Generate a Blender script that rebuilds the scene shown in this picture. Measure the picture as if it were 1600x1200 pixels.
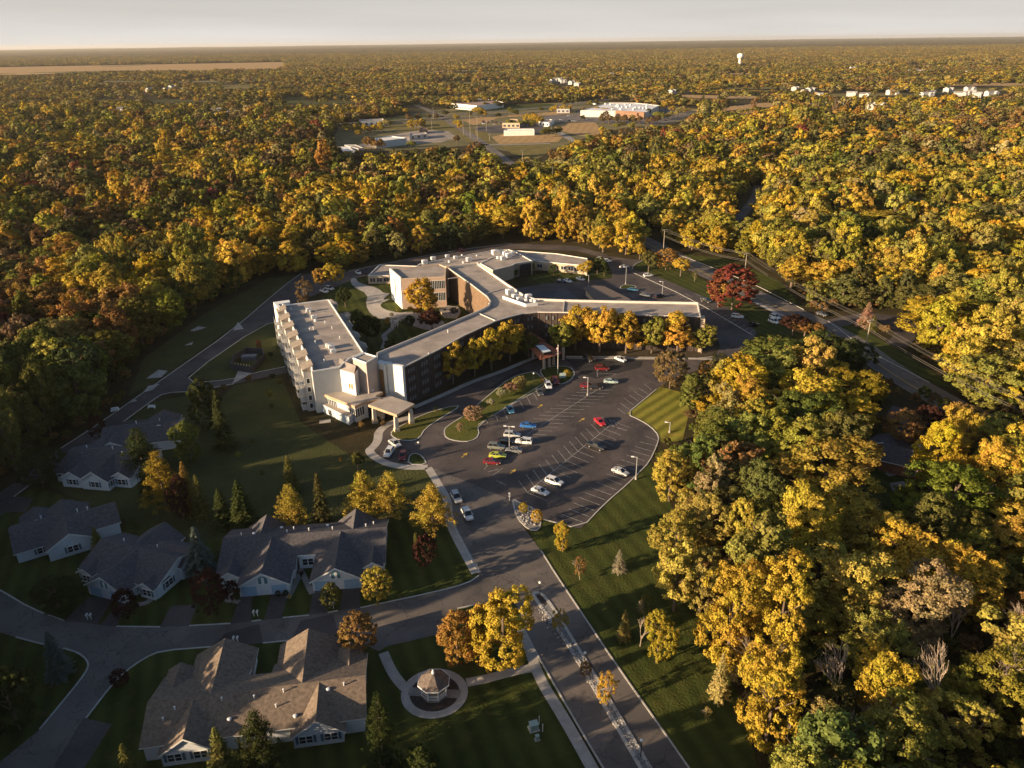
import bpy, math, random
import numpy as np
from mathutils import Vector, Matrix
from mathutils.geometry import tessellate_polygon

for o in list(bpy.data.objects): bpy.data.objects.remove(o)
S = bpy.context.scene
COL = S.collection
rad = math.radians

# ------------------------------------------------------------------ camera, sky, sun
H = 100.0                       # the drone's height in metres
F = 1200.0                      # focal length in photo pixels (photo 1600 x 1200)
PIT = math.atan(536.0 / F)
ROLL = rad(0.75)
fwd = Vector((0, math.cos(PIT), -math.sin(PIT)))
up0 = Vector((0, math.sin(PIT), math.cos(PIT)))
rt0 = Vector((1, 0, 0))
RT = rt0 * math.cos(ROLL) - up0 * math.sin(ROLL)
UP = up0 * math.cos(ROLL) + rt0 * math.sin(ROLL)
cd = bpy.data.cameras.new('camera'); cam = bpy.data.objects.new('camera', cd); COL.objects.link(cam)
m = Matrix((RT, UP, -fwd)).transposed().to_4x4(); m.translation = Vector((0, 0, H))
cam.matrix_world = m
cd.sensor_width = 36.0; cd.lens = 36.0 * F / 1600.0
cd.clip_start = 1.0; cd.clip_end = 80000.0
S.camera = cam

SUN_EL, SUN_AZ = rad(12.5), Vector((-0.90, -0.435)).normalized()   # direction towards the sun on the ground
W = bpy.data.worlds.new('World'); S.world = W; W.use_nodes = True
nt = W.node_tree; bg = nt.nodes['Background']
sky = nt.nodes.new('ShaderNodeTexSky'); sky.sky_type = 'NISHITA'; sky.sun_disc = False
sky.sun_elevation = SUN_EL; sky.sun_rotation = math.atan2(SUN_AZ.x, SUN_AZ.y)
sky.air_density = 1.0; sky.dust_density = 2.5; sky.ozone_density = 2.0; sky.altitude = 100
# the milky band of haze low in the sky, fading upwards into the clear Nishita sky
geo_ = nt.nodes.new('ShaderNodeTexCoord'); sx = nt.nodes.new('ShaderNodeSeparateXYZ'); nt.links.new(geo_.outputs['Generated'], sx.inputs[0])
rmp = nt.nodes.new('ShaderNodeValToRGB'); rmp.color_ramp.elements[0].position = 0.0; rmp.color_ramp.elements[0].color = (1, 1, 1, 1)
rmp.color_ramp.elements[1].position = 0.16; rmp.color_ramp.elements[1].color = (0, 0, 0, 1); nt.links.new(sx.outputs[2], rmp.inputs[0])
mxs = nt.nodes.new('ShaderNodeMixRGB'); mxs.inputs[2].default_value = (5.6, 5.4, 5.15, 1)
cln = nt.nodes.new('ShaderNodeTexNoise'); cln.inputs['Scale'].default_value = 3.0; cln.inputs['Detail'].default_value = 5; cmp_ = nt.nodes.new('ShaderNodeMapping'); cmp_.inputs['Scale'].default_value = (1, 1, 14)
nt.links.new(geo_.outputs['Generated'], cmp_.inputs[0]); nt.links.new(cmp_.outputs[0], cln.inputs['Vector'])
cmr = nt.nodes.new('ShaderNodeMapRange'); cmr.inputs[1].default_value = .3; cmr.inputs[2].default_value = .7; cmr.inputs[3].default_value = .88; cmr.inputs[4].default_value = 1.04; nt.links.new(cln.outputs['Fac'], cmr.inputs[0])
cmu = nt.nodes.new('ShaderNodeMath'); cmu.operation = 'MULTIPLY'; cmu.use_clamp = True; nt.links.new(rmp.outputs[0], cmu.inputs[0]); nt.links.new(cmr.outputs[0], cmu.inputs[1])
nt.links.new(cmu.outputs[0], mxs.inputs[0]); nt.links.new(sky.outputs[0], mxs.inputs[1])
nt.links.new(mxs.outputs[0], bg.inputs[0]); bg.inputs[1].default_value = 0.06
sd = bpy.data.lights.new('sun', 'SUN'); sd.energy = 5.0; sd.angle = rad(0.5); sd.color = (1.0, 0.74, 0.46)
sun = bpy.data.objects.new('sun', sd); COL.objects.link(sun)
sdir = Vector((SUN_AZ.x * math.cos(SUN_EL), SUN_AZ.y * math.cos(SUN_EL), math.sin(SUN_EL)))
sun.rotation_euler = sdir.to_track_quat('Z', 'Y').to_euler(); sun.location = (-200, -100, 200)
S.view_settings.view_transform = 'Standard'; S.view_settings.look = 'None'
S.view_settings.gamma = 1.0; S.view_settings.exposure = 1.25; S.view_settings.use_curve_mapping = False
S.cycles.max_bounces = 6; S.cycles.diffuse_bounces = 3; S.cycles.transmission_bounces = 3
S.cycles.transparent_max_bounces = 8; S.cycles.use_denoising = True

# ------------------------------------------------------------------ ground mapping (surveyed from the photograph)
def G(x, y, z=0.0):
    d = fwd + RT * ((x - 800) / F) + UP * ((600 - y) / F)
    t = (z - H) / d.z
    return Vector((d.x * t, d.y * t, z))
def PY(p):
    d = Vector(p) - Vector((0, 0, H)); w = d.dot(fwd)
    return 800 + F * d.dot(RT) / w, 600 - F * d.dot(UP) / w
def mpp(x, y):                   # metres per pixel across the view at a ground point
    p = G(x, y) - Vector((0, 0, H)); return p.dot(fwd) / F
def height_at(x, y, topy):
    b = G(x, y); lo, hi = 0.0, 80.0
    for _ in range(30):
        mid = (lo + hi) / 2
        if PY((b.x, b.y, mid))[1] > topy: lo = mid
        else: hi = mid
    return lo

# ------------------------------------------------------------------ materials
MATS = {}
def mat(name, col, rough=0.8, var=0.12, scale=0.6, metal=0.0, spec=0.3, col2=None, detail=4.0, bump=0.0):
    if name in MATS: return MATS[name]
    M = bpy.data.materials.new(name); M.use_nodes = True; n = M.node_tree.nodes; l = M.node_tree.links
    b = n['Principled BSDF']; b.inputs['Roughness'].default_value = rough; b.inputs['Metallic'].default_value = metal
    b.inputs['Specular IOR Level'].default_value = spec
    c = tuple(col)
    if var > 0:
        tc = n.new('ShaderNodeTexCoord'); nz = n.new('ShaderNodeTexNoise'); nz.inputs['Scale'].default_value = scale
        nz.inputs['Detail'].default_value = detail; nz.inputs['Roughness'].default_value = 0.65
        l.new(tc.outputs['Object'], nz.inputs['Vector'])
        r = n.new('ShaderNodeValToRGB'); r.color_ramp.elements[0].position = 0.3; r.color_ramp.elements[1].position = 0.7
        c2 = col2 or tuple(min(1, v * (1 + 2 * var)) for v in c)
        r.color_ramp.elements[0].color = tuple(v * (1 - var) for v in c) + (1,)
        r.color_ramp.elements[1].color = tuple(c2) + (1,)
        l.new(nz.outputs['Fac'], r.inputs['Fac']); l.new(r.outputs['Color'], b.inputs['Base Color'])
        if bump > 0:
            bp = n.new('ShaderNodeBump'); bp.inputs['Strength'].default_value = bump; bp.inputs['Distance'].default_value = 0.2
            l.new(nz.outputs['Fac'], bp.inputs['Height']); l.new(bp.outputs['Normal'], b.inputs['Normal'])
    else: b.inputs['Base Color'].default_value = c + (1,)
    MATS[name] = M; return M
def N(M, t): return M.node_tree.nodes.new(t)

def asphalt(name, base, light):
    M = mat(name, base, 0.75, 0, spec=0.35); n = M.node_tree.nodes; l = M.node_tree.links; b = n['Principled BSDF']
    tc = n.new('ShaderNodeTexCoord')
    a = n.new('ShaderNodeTexNoise'); a.inputs['Scale'].default_value = 0.07; a.inputs['Detail'].default_value = 7; a.inputs['Roughness'].default_value = 0.62; a.inputs['Distortion'].default_value = 0.6
    f = n.new('ShaderNodeTexNoise'); f.inputs['Scale'].default_value = 3.0; f.inputs['Detail'].default_value = 3
    v = n.new('ShaderNodeTexVoronoi'); v.feature = 'DISTANCE_TO_EDGE'; v.inputs['Scale'].default_value = 0.12
    wob = n.new('ShaderNodeMixRGB'); wob.inputs[0].default_value = .92; wn_ = n.new('ShaderNodeTexNoise'); wn_.inputs['Scale'].default_value = .35; wn_.inputs['Detail'].default_value = 4
    vs = n.new('ShaderNodeVectorMath'); vs.operation = 'SCALE'; vs.inputs['Scale'].default_value = 7.0; va = n.new('ShaderNodeVectorMath'); va.operation = 'ADD'
    l.new(tc.outputs['Object'], wn_.inputs['Vector']); l.new(wn_.outputs['Color'], vs.inputs[0]); l.new(tc.outputs['Object'], va.inputs[0]); l.new(vs.outputs[0], va.inputs[1])
    for q in (a, f): l.new(tc.outputs['Object'], q.inputs['Vector'])
    l.new(va.outputs[0], v.inputs['Vector'])
    cell = n.new('ShaderNodeTexVoronoi'); cell.inputs['Scale'].default_value = .06; l.new(va.outputs[0], cell.inputs['Vector'])
    r = n.new('ShaderNodeValToRGB'); r.color_ramp.elements[0].position = .33; r.color_ramp.elements[1].position = .68
    r.color_ramp.elements[0].color = tuple(base) + (1,); r.color_ramp.elements[1].color = tuple(light) + (1,)
    l.new(a.outputs['Fac'], r.inputs['Fac'])
    m1 = n.new('ShaderNodeMixRGB'); m1.blend_type = 'MULTIPLY'; m1.inputs[0].default_value = 0.35
    l.new(r.outputs[0], m1.inputs[1]); l.new(f.outputs['Fac'], m1.inputs[2])
    r2 = n.new('ShaderNodeValToRGB'); r2.color_ramp.elements[0].position = 0.0; r2.color_ramp.elements[1].position = 0.018
    r2.color_ramp.elements[0].color = (.4, .4, .4, 1); r2.color_ramp.elements[1].color = (1, 1, 1, 1)
    l.new(v.outputs['Distance'], r2.inputs['Fac'])
    m2 = n.new('ShaderNodeMixRGB'); m2.blend_type = 'MULTIPLY'; m2.inputs[0].default_value = 0.8
    l.new(m1.outputs[0], m2.inputs[1]); l.new(r2.outputs[0], m2.inputs[2]); m3 = n.new('ShaderNodeMixRGB'); m3.blend_type = 'MULTIPLY'; m3.inputs[0].default_value = .28; cb_ = n.new('ShaderNodeSeparateColor'); l.new(cell.outputs['Color'], cb_.inputs[0])
    l.new(m2.outputs[0], m3.inputs[1]); l.new(cb_.outputs[0], m3.inputs[2]); l.new(m3.outputs[0], b.inputs['Base Color'])
    return M

def grass(name, a_, b_, stripe=None, ang=0.0, w=2.2, bumpy=0.6):
    M = mat(name, a_, 0.95, 0, spec=0.1); n = M.node_tree.nodes; l = M.node_tree.links; b = n['Principled BSDF']
    tc = n.new('ShaderNodeTexCoord')
    x = n.new('ShaderNodeTexNoise'); x.inputs['Scale'].default_value = 0.09; x.inputs['Detail'].default_value = 9; x.inputs['Roughness'].default_value = 0.7
    l.new(tc.outputs['Object'], x.inputs['Vector'])
    r = n.new('ShaderNodeValToRGB'); r.color_ramp.elements[0].position = .36; r.color_ramp.elements[1].position = .66
    r.color_ramp.elements[0].color = tuple(a_) + (1,); r.color_ramp.elements[1].color = tuple(b_) + (1,)
    l.new(x.outputs['Fac'], r.inputs['Fac']); out = r.outputs[0]
    if stripe:
        mp = n.new('ShaderNodeMapping'); mp.inputs['Rotation'].default_value = (0, 0, ang); l.new(tc.outputs['Object'], mp.inputs['Vector'])
        wv = n.new('ShaderNodeTexWave'); wv.inputs['Scale'].default_value = 3.14 / w / 10; wv.inputs['Distortion'].default_value = 0.5; wv.inputs['Detail'].default_value = 1; wv.inputs['Detail Scale'].default_value = 0.6
        l.new(mp.outputs[0], wv.inputs['Vector'])
        mx = n.new('ShaderNodeMixRGB'); mx.blend_type = 'MULTIPLY'; mx.inputs[0].default_value = stripe
        l.new(out, mx.inputs[1]); l.new(wv.outputs['Color'], mx.inputs[2]); out = mx.outputs[0]
    wp = n.new('ShaderNodeTexNoise'); wp.inputs['Scale'].default_value = .28; wp.inputs['Detail'].default_value = 10; wp.inputs['Roughness'].default_value = .75; l.new(tc.outputs['Object'], wp.inputs['Vector'])
    wr = n.new('ShaderNodeMapRange'); wr.inputs[1].default_value = .52; wr.inputs[2].default_value = .72; wr.inputs[4].default_value = .6; l.new(wp.outputs['Fac'], wr.inputs[0])
    mw = n.new('ShaderNodeMixRGB'); mw.inputs[2].default_value = (b_[0] * 1.5, b_[1] * 1.05, b_[2] * 1.3, 1); l.new(wr.outputs[0], mw.inputs[0]); l.new(out, mw.inputs[1]); out = mw.outputs[0]
    l.new(out, b.inputs['Base Color'])
    f = n.new('ShaderNodeTexNoise'); f.inputs['Scale'].default_value = 2.2; f.inputs['Detail'].default_value = 4; l.new(tc.outputs['Object'], f.inputs['Vector'])
    bp = n.new('ShaderNodeBump'); bp.inputs['Strength'].default_value = bumpy; bp.inputs['Distance'].default_value = 0.25
    l.new(f.outputs['Fac'], bp.inputs['Height']); l.new(bp.outputs[0], b.inputs['Normal'])
    return M

def leafmat(name):
    M = bpy.data.materials.new(name); M.use_nodes = True; n = M.node_tree.nodes; l = M.node_tree.links
    n.remove(n['Principled BSDF']); out = n['Material Output']
    tc = n.new('ShaderNodeAttribute'); tc.attribute_type = 'INSTANCER'; tc.attribute_name = 'tcol'
    lr = n.new('ShaderNodeAttribute'); lr.attribute_type = 'GEOMETRY'; lr.attribute_name = 'lr'
    oi = n.new('ShaderNodeObjectInfo'); co = n.new('ShaderNodeTexCoord')
    ad = n.new('ShaderNodeVectorMath'); ad.operation = 'ADD'; sc = n.new('ShaderNodeVectorMath'); sc.operation = 'SCALE'
    sc.inputs[0].default_value = (91, 53, 37); l.new(oi.outputs['Random'], sc.inputs['Scale'])
    l.new(co.outputs['Object'], ad.inputs[0]); l.new(sc.outputs[0], ad.inputs[1])
    nz = n.new('ShaderNodeTexNoise'); nz.inputs['Scale'].default_value = 0.22; nz.inputs['Detail'].default_value = 2; l.new(ad.outputs[0], nz.inputs['Vector'])
    # hue drifts through the crown (greener / redder boughs), value by leaf
    hs = n.new('ShaderNodeHueSaturation')
    mh = n.new('ShaderNodeMapRange'); mh.inputs[1].default_value = .3; mh.inputs[2].default_value = .7; mh.inputs[3].default_value = .49; mh.inputs[4].default_value = .525
    l.new(nz.outputs['Fac'], mh.inputs[0]); l.new(mh.outputs[0], hs.inputs['Hue'])
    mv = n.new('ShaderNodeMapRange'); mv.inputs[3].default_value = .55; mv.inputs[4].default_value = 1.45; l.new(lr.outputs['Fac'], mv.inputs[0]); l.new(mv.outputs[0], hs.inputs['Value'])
    l.new(tc.outputs['Color'], hs.inputs['Color'])
    d = n.new('ShaderNodeBsdfDiffuse'); t = n.new('ShaderNodeBsdfTranslucent'); mx = n.new('ShaderNodeMixShader'); mx.inputs[0].default_value = 0.22
    l.new(hs.outputs[0], d.inputs[0]); l.new(hs.outputs[0], t.inputs[0]); l.new(d.outputs[0], mx.inputs[1]); l.new(t.outputs[0], mx.inputs[2])
    l.new(mx.outputs[0], out.inputs['Surface'])
    return M
LEAF = leafmat('leaves')
BARK = mat('bark', (.13, .095, .07), .95, .25, 1.5)
BARK_PALE = mat('pale_bark', (.33, .26, .2), .95, .25, 1.5)
ASPH = asphalt('asphalt', (.062, .053, .056), (.155, .126, .116))
ASPH_OLD = asphalt('old_asphalt', (.13, .115, .108), (.25, .212, .188))
ASPH_DARK = asphalt('darker_asphalt', (.028, .028, .032), (.045, .043, .046))
CONC = mat('concrete', (.36, .33, .3), .9, .15, 0.5)
CONC_D = mat('worn_concrete', (.24, .22, .2), .9, .2, 0.4)
KERB = mat('kerb_concrete', (.42, .4, .37), .9, .15, 1.0)
PAINT = mat('road_paint', (.30, .29, .27), .7, .45, 1.2)
YPAINT = mat('yellow_paint', (.5, .33, .06), .7, .2, 1.2)
WHITE = mat('white_wall', (.72, .70, .66), .8, .06, 0.3)
SIDING = mat('white_siding', (.62, .65, .68), .7, .05, 0.4)
GDOOR = mat('garage_door_paint', (.30, .44, .58), .6, .03)
TRIM = mat('white_trim', (.78, .78, .76), .6, .04)
CREAM = mat('cream_brick', (.46, .36, .26), .9, .12, 1.0)
TAN = mat('tan_panel', (.42, .34, .29), .85, .08, 0.4)
GREY_P = mat('grey_panel', (.36, .37, .38), .85, .06, 0.3)
BLUEG = mat('pale_stucco', (.44, .45, .455), .85, .06, 0.3)
DARKB = mat('dark_brick', (.050, .038, .034), .85, .3, 1.2)
BROWNW = mat('brown_brick', (.17, .115, .075), .9, .25, 1.5)
GLASS = mat('window_glass', (.03, .035, .045), .12, 0, spec=.6)
GLASS_L = mat('window_with_blind', (.15, .155, .17), .35, .2, 2.0)
BLACK = mat('black_metal', (.02, .02, .022), .5, 0)
ROOF_G = mat('roof_membrane', (.27, .23, .205), .9, .18, 0.2, detail=10, col2=(.44, .375, .325))
ROOF_T = mat('tan_membrane', (.36, .31, .27), .9, .12, 0.2)
SHING = mat('brown_shingle', (.13, .10, .085), .95, .34, 1.8, detail=9, col2=(.20, .16, .14), bump=.3)
SHING_D = mat('grey_shingle', (.075, .07, .076), .95, .34, 1.8, detail=9, bump=.3)
SHING_T = mat('tan_shingle', (.15, .115, .088), .95, .34, 1.8, detail=9, bump=.3)
RUST = mat('terracotta_shingle', (.25, .085, .05), .9, .2, 1.0)
METAL = mat('grey_metal', (.45, .45, .46), .45, .1, metal=.4)
WMETAL = mat('white_metal', (.7, .7, .7), .5, .05)
RUB = mat('rubber', (.02, .02, .02), .9, 0)
MULCH = mat('mulch', (.045, .034, .03), 1, .3, 1.5)
STONES = mat('river_stones', (.15, .148, .152), .9, .5, 2.5, detail=8, col2=(.33, .32, .31))
BRICKR = mat('red_brick', (.22, .10, .065), .9, .2, 1.0)
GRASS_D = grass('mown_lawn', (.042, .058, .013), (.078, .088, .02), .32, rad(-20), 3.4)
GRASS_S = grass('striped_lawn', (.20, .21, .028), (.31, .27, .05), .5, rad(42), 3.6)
MEADOW = grass('meadow_grass', (.046, .054, .018), (.08, .082, .028), bumpy=1.0)
FIELD = grass('dry_field', (.34, .22, .10), (.46, .31, .15), .15, rad(10), 9)
FIELD_G = grass('green_field', (.10, .10, .03), (.22, .17, .06))
DIRT = mat('graded_dirt', (.26, .22, .19), .95, .3, .05)

# ------------------------------------------------------------------ mesh building
def tag(o, label=None, cat=None, group=None, kind=None):
    if label: o['label'] = label
    if cat: o['category'] = cat
    if group: o['group'] = group
    if kind: o['kind'] = kind
    return o
def empty(name, loc, label=None, cat=None, group=None, rz=0.0):
    o = bpy.data.objects.new(name, None); COL.objects.link(o); o.location = loc; o.rotation_euler = (0, 0, rz)
    o.empty_display_size = 1; return tag(o, label, cat, group)

class MB:
    def __init__(s): s.v = []; s.f = []; s.m = []
    def face(s, pts, mi=0):
        k = len(s.v); s.v += [tuple(p) for p in pts]; s.f.append(tuple(range(k, k + len(pts)))); s.m.append(mi)
    def poly(s, pts, mi=0):                      # flat polygon, maybe concave, seen from above
        k = len(s.v); pts = [Vector(p) for p in pts]; s.v += [tuple(p) for p in pts]
        for t in tessellate_polygon([pts]):
            a, b, c = (pts[i] for i in t)
            if (b - a).cross(c - a).z < 0: t = t[::-1]
            s.f.append(tuple(k + i for i in t)); s.m.append(mi)
    def prism(s, pts, z0, z1, mi=0, top=None):
        pts = ccw(pts); n = len(pts)
        for i in range(n):
            a, b = pts[i], pts[(i + 1) % n]
            s.face([(a[0], a[1], z0), (b[0], b[1], z0), (b[0], b[1], z1), (a[0], a[1], z1)], mi)
        if top is not False: s.poly([(p[0], p[1], z1) for p in pts], mi if top is None else top)
    def box(s, c, sx, sy, sz, rot=0.0, mi=0, taper=1.0):     # c = centre of the base
        ca, sa = math.cos(rot), math.sin(rot); q = []
        for z, t in ((0, 1), (sz, taper)):
            for x, y in ((-1, -1), (1, -1), (1, 1), (-1, 1)):
                X, Y = x * sx / 2 * t, y * sy / 2 * t
                q.append((c[0] + X * ca - Y * sa, c[1] + X * sa + Y * ca, c[2] + z))
        k = len(s.v); s.v += q
        for f in ((0, 3, 2, 1), (4, 5, 6, 7), (0, 1, 5, 4), (1, 2, 6, 5), (2, 3, 7, 6), (3, 0, 4, 7)):
            s.f.append(tuple(k + i for i in f)); s.m.append(mi)
    def tube(s, p0, p1, r0, r1=None, n=6, mi=0, cap=True):
        p0, p1 = Vector(p0), Vector(p1); r1 = r0 if r1 is None else r1
        d = (p1 - p0); 
        if d.length < 1e-6: return
        d.normalize(); a = d.orthogonal().normalized(); b = d.cross(a); k = len(s.v)
        for p, r in ((p0, r0), (p1, r1)):
            for i in range(n):
                t = 2 * math.pi * i / n; s.v.append(tuple(p + a * (r * math.cos(t)) + b * (r * math.sin(t))))
        for i in range(n):
            j = (i + 1) % n; s.f.append((k + i, k + j, k + n + j, k + n + i)); s.m.append(mi)
        if cap: s.f.append(tuple(k + n + i for i in range(n))); s.m.append(mi)
    def sphere(s, c, r, mi=0, nu=10, nv=6, sz=1.0):
        k = len(s.v)
        for j in range(nv + 1):
            t = math.pi * j / nv
            for i in range(nu):
                u = 2 * math.pi * i / nu; s.v.append((c[0] + r * math.sin(t) * math.cos(u), c[1] + r * math.sin(t) * math.sin(u), c[2] + r * sz * math.cos(t)))
        for j in range(nv):
            for i in range(nu):
                a = k + j * nu + i; b = k + j * nu + (i + 1) % nu; s.f.append((a, a + nu, b + nu, b)); s.m.append(mi)
    def strip(s, pts, w, z0, z1, mi=0, closed=False):        # kerb / wall along a line
        L, R = offset(pts, w / 2, closed), offset(pts, -w / 2, closed); n = len(pts)
        for i in range(n if closed else n - 1):
            j = (i + 1) % n; a, b, c, d = L[i], L[j], R[j], R[i]
            s.face([(d[0], d[1], z1), (c[0], c[1], z1), (b[0], b[1], z1), (a[0], a[1], z1)], mi)
            if z1 - z0 > 0.01:
                s.face([(a[0], a[1], z1), (b[0], b[1], z1), (b[0], b[1], z0), (a[0], a[1], z0)], mi)
                s.face([(c[0], c[1], z1), (d[0], d[1], z1), (d[0], d[1], z0), (c[0], c[1], z0)], mi)
        if not closed and z1 - z0 > 0.01:
            for i in (0, n - 1):
                a, d = L[i], R[i]; s.face([(a[0], a[1], z0), (d[0], d[1], z0), (d[0], d[1], z1), (a[0], a[1], z1)], mi)
    def build(s, name, mats, parent=None, smooth=False, abs_=True):
        me = bpy.data.meshes.new(name)
        off = parent.location if (parent is not None and abs_) else Vector((0, 0, 0))
        if parent is not None and abs_ and parent.parent is not None: off = off + parent.parent.location
        vs = s.v if off.length == 0 else [(x - off.x, y - off.y, z - off.z) for x, y, z in s.v]
        me.from_pydata(vs, [], s.f)
        mats = mats if isinstance(mats, (list, tuple)) else [mats]
        for q in mats: me.materials.append(q)
        if len(mats) > 1: me.polygons.foreach_set('material_index', s.m)
        if smooth: me.polygons.foreach_set('use_smooth', [True] * len(s.f))
        me.update()
        o = bpy.data.objects.new(name, me); COL.objects.link(o)
        if parent is not None: o.parent = parent
        return o
def area2(p): return sum(p[i][0] * p[(i + 1) % len(p)][1] - p[(i + 1) % len(p)][0] * p[i][1] for i in range(len(p)))
def ccw(p): p = [Vector((q[0], q[1])) for q in p]; return p if area2(p) > 0 else p[::-1]
def offset(pts, d, closed=False):                            # to the left of the direction of travel
    P = [Vector((p[0], p[1])) for p in pts]; n = len(P); out = []
    for i in range(n):
        a = P[(i - 1) % n] if (closed or i > 0) else None; c = P[(i + 1) % n] if (closed or i < n - 1) else None; b = P[i]
        ns = []
        for u, v in ((a, b), (b, c)):
            if u is not None and v is not None and (v - u).length > 1e-6:
                t = (v - u).normalized(); ns.append(Vector((-t.y, t.x)))
        nn = sum(ns, Vector((0, 0)))
        if nn.length < 1e-6: nn = ns[0]
        nn.normalize(); k = d / max(0.45, nn.dot(ns[0])); out.append(b + nn * k)
    return out
def smooth(pts, closed=True, it=2):
    P = [Vector((p[0], p[1])) for p in pts]
    for _ in range(it):
        Q = []; n = len(P)
        if not closed: Q.append(P[0])
        for i in range(n if closed else n - 1):
            a, b = P[i], P[(i + 1) % n]; Q += [a * .75 + b * .25, a * .25 + b * .75]
        if not closed: Q.append(P[-1])
        P = Q
    return P
def gp(px, z=0.0): return [G(x, y, z) for x, y in px]
def at(a, b, t): return Vector(a) * (1 - t) + Vector(b) * t
def inpoly(x, y, P):
    c = False; n = len(P); j = n - 1
    for i in range(n):
        xi, yi, xj, yj = P[i][0], P[i][1], P[j][0], P[j][1]
        if (yi > y) != (yj > y) and x < (xj - xi) * (y - yi) / (yj - yi) + xi: c = not c
        j = i
    return c
SOFT = []
CLEAR = []                                                    # ground kept free of scattered trees
def clear(P): CLEAR.append([(p[0], p[1]) for p in P])
_ZC = [0]
def sheet(name, P, m_, z, keep=True):
    _ZC[0] = (_ZC[0] + 1) % 45; z = z + _ZC[0] * .0004
    b = MB(); b.poly([(p[0], p[1], z) for p in P]); o = b.build(name, m_); tag(o, kind='structure')
    if keep: clear(P)
    return o
# ------------------------------------------------------------------ ground, roads, lawns
FLOOR = grass('woodland_floor', (.030, .026, .012), (.065, .052, .022), bumpy=1.0)
g = MB(); R_ = 42000
g.face([(-R_, -3000, 0), (R_, -3000, 0), (R_, R_, 0), (-R_, R_, 0)]); tag(g.build('ground', FLOOR), kind='structure')

Z0, Z1, Z2, Z3, Z4 = .02, .04, .06, .08, .10
sheet('meadow', gp([(640, 655), (560, 720), (470, 660), (440, 590), (365, 603), (330, 640), (300, 616), (240, 628), (195, 660), (100, 718), (60, 752), (300, 860), (705, 860), (700, 730)]), MEADOW, Z0)
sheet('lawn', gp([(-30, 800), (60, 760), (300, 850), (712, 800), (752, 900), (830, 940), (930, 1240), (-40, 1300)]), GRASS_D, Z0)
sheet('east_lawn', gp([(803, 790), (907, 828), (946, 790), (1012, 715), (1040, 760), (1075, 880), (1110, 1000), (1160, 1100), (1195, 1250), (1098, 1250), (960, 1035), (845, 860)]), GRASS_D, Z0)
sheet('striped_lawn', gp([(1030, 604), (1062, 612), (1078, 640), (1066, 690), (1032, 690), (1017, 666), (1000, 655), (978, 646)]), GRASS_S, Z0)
sheet('west_slope', gp([(460, 442), (362, 512), (262, 583), (200, 620), (225, 560), (320, 490), (420, 435), (470, 430)]), MEADOW, Z0)
sheet('west_verge', gp([(446, 500), (408, 508), (292, 590), (356, 596), (448, 574), (470, 560)]), MEADOW, Z0)
sheet('courtyard_lawn', gp([(520, 440), (600, 430), (700, 440), (760, 480), (620, 570), (560, 600), (500, 470)]), GRASS_D, Z0)
sheet('north_lawn', gp([(820, 432), (900, 420), (952, 420), (958, 434), (846, 444)]), GRASS_D, Z1)
sheet('roadside_lawn', gp([(1004, 407), (990, 418), (1022, 430), (1100, 466), (1182, 520), (1260, 540), (1270, 525), (1180, 480), (1100, 438), (1030, 404)]), GRASS_D, Z0)
sheet('county_verge', gp([(1060, 396), (1168, 436), (1256, 482), (1220, 440), (1140, 405)]), GRASS_D, Z0)
sheet('county_verge', gp([(1294, 502), (1350, 540), (1460, 600), (1500, 610), (1400, 545), (1330, 505)]), GRASS_D, Z0)
sheet('front_bed', gp([(650, 628), (700, 604), (770, 572), (830, 545), (880, 552), (1010, 556), (1110, 560), (1120, 545), (1098, 505), (880, 495), (780, 520), (690, 575)]), mat('dark_bed', (.05, .038, .022), 1, .3, .8), Z0)
sheet('back_yard', gp([(1345, 690), (1400, 745), (1440, 735), (1400, 800), (1360, 830), (1330, 760)]), GRASS_D, Z0)

# asphalt --------------------------------------------------------
drive = gp([(803, 783), (812, 816), (845, 860), (870, 900), (915, 967), (960, 1035), (1077, 1200), (1150, 1310), (1010, 1310), (942, 1200), (860, 1060), (822.5, 992), (812, 955), (800, 938), (755, 943), (715, 951), (697, 968), (682, 992), (605, 1010), (592, 1018), (560, 1002), (530, 992), (454, 1001), (411, 1005), (365, 1008), (330, 1011), (252, 1017), (225, 1029), (195, 1050), (175, 1070), (135, 1122), (60, 1240), (-60, 1240), (62, 1140), (112, 1080), (135, 1050), (139, 1037), (130, 1025), (112, 1016), (75, 1009), (25, 996), (-90, 960), (-130, 850), (0, 922), (50, 952), (100, 970), (182, 979), (300, 977.5), (360, 974.5), (442, 965.5), (512, 957), (562, 950), (677, 926), (730, 912), (748, 900), (744, 890), (711, 826), (704.5, 812), (706, 790), (696, 769), (673, 730)])
lotp = gp([(673, 730), (640, 726), (597, 720), (580, 705), (597, 693), (596, 676), (603, 664), (640, 645), (700, 617), (762, 588), (811, 574), (838, 563), (885, 560), (1010, 561), (1072, 562), (1118, 556), (1125, 540), (1112, 505), (1100, 492), (1128, 505), (1176, 534), (1150, 562), (1085, 580), (1050, 592), (1026, 608), (1002, 628), (979, 647), (1001, 657), (1017, 667), (1030, 681), (1027, 695), (1014, 723), (999, 738), (979, 758), (945, 787), (907, 826), (846, 813), (836, 797), (815, 788), (803, 783)])
pavement = [Vector((p[0], p[1])) for p in lotp] + [Vector((p[0], p[1])) for p in drive[:-1]]
b = MB(); b.poly([(p[0], p[1], Z1) for p in drive]); tag(b.build('entrance_road', ASPH_OLD), kind='structure'); clear(drive)
b = MB(); b.poly([(p[0], p[1], Z1) for p in lotp]); tag(b.build('parking_lot', ASPH), kind='structure'); clear(lotp)
sheet('dark_asphalt', smooth(gp([(745, 617), (811, 578), (835, 580), (797, 590), (766, 616), (752, 620)]), True, 1), ASPH_DARK, Z2)  # patches of the front drive in a darker asphalt tone
sheet('dark_asphalt', gp([(885, 563), (1005, 564), (1000, 575), (930, 592), (905, 582)]), ASPH_DARK, Z2)
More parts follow.
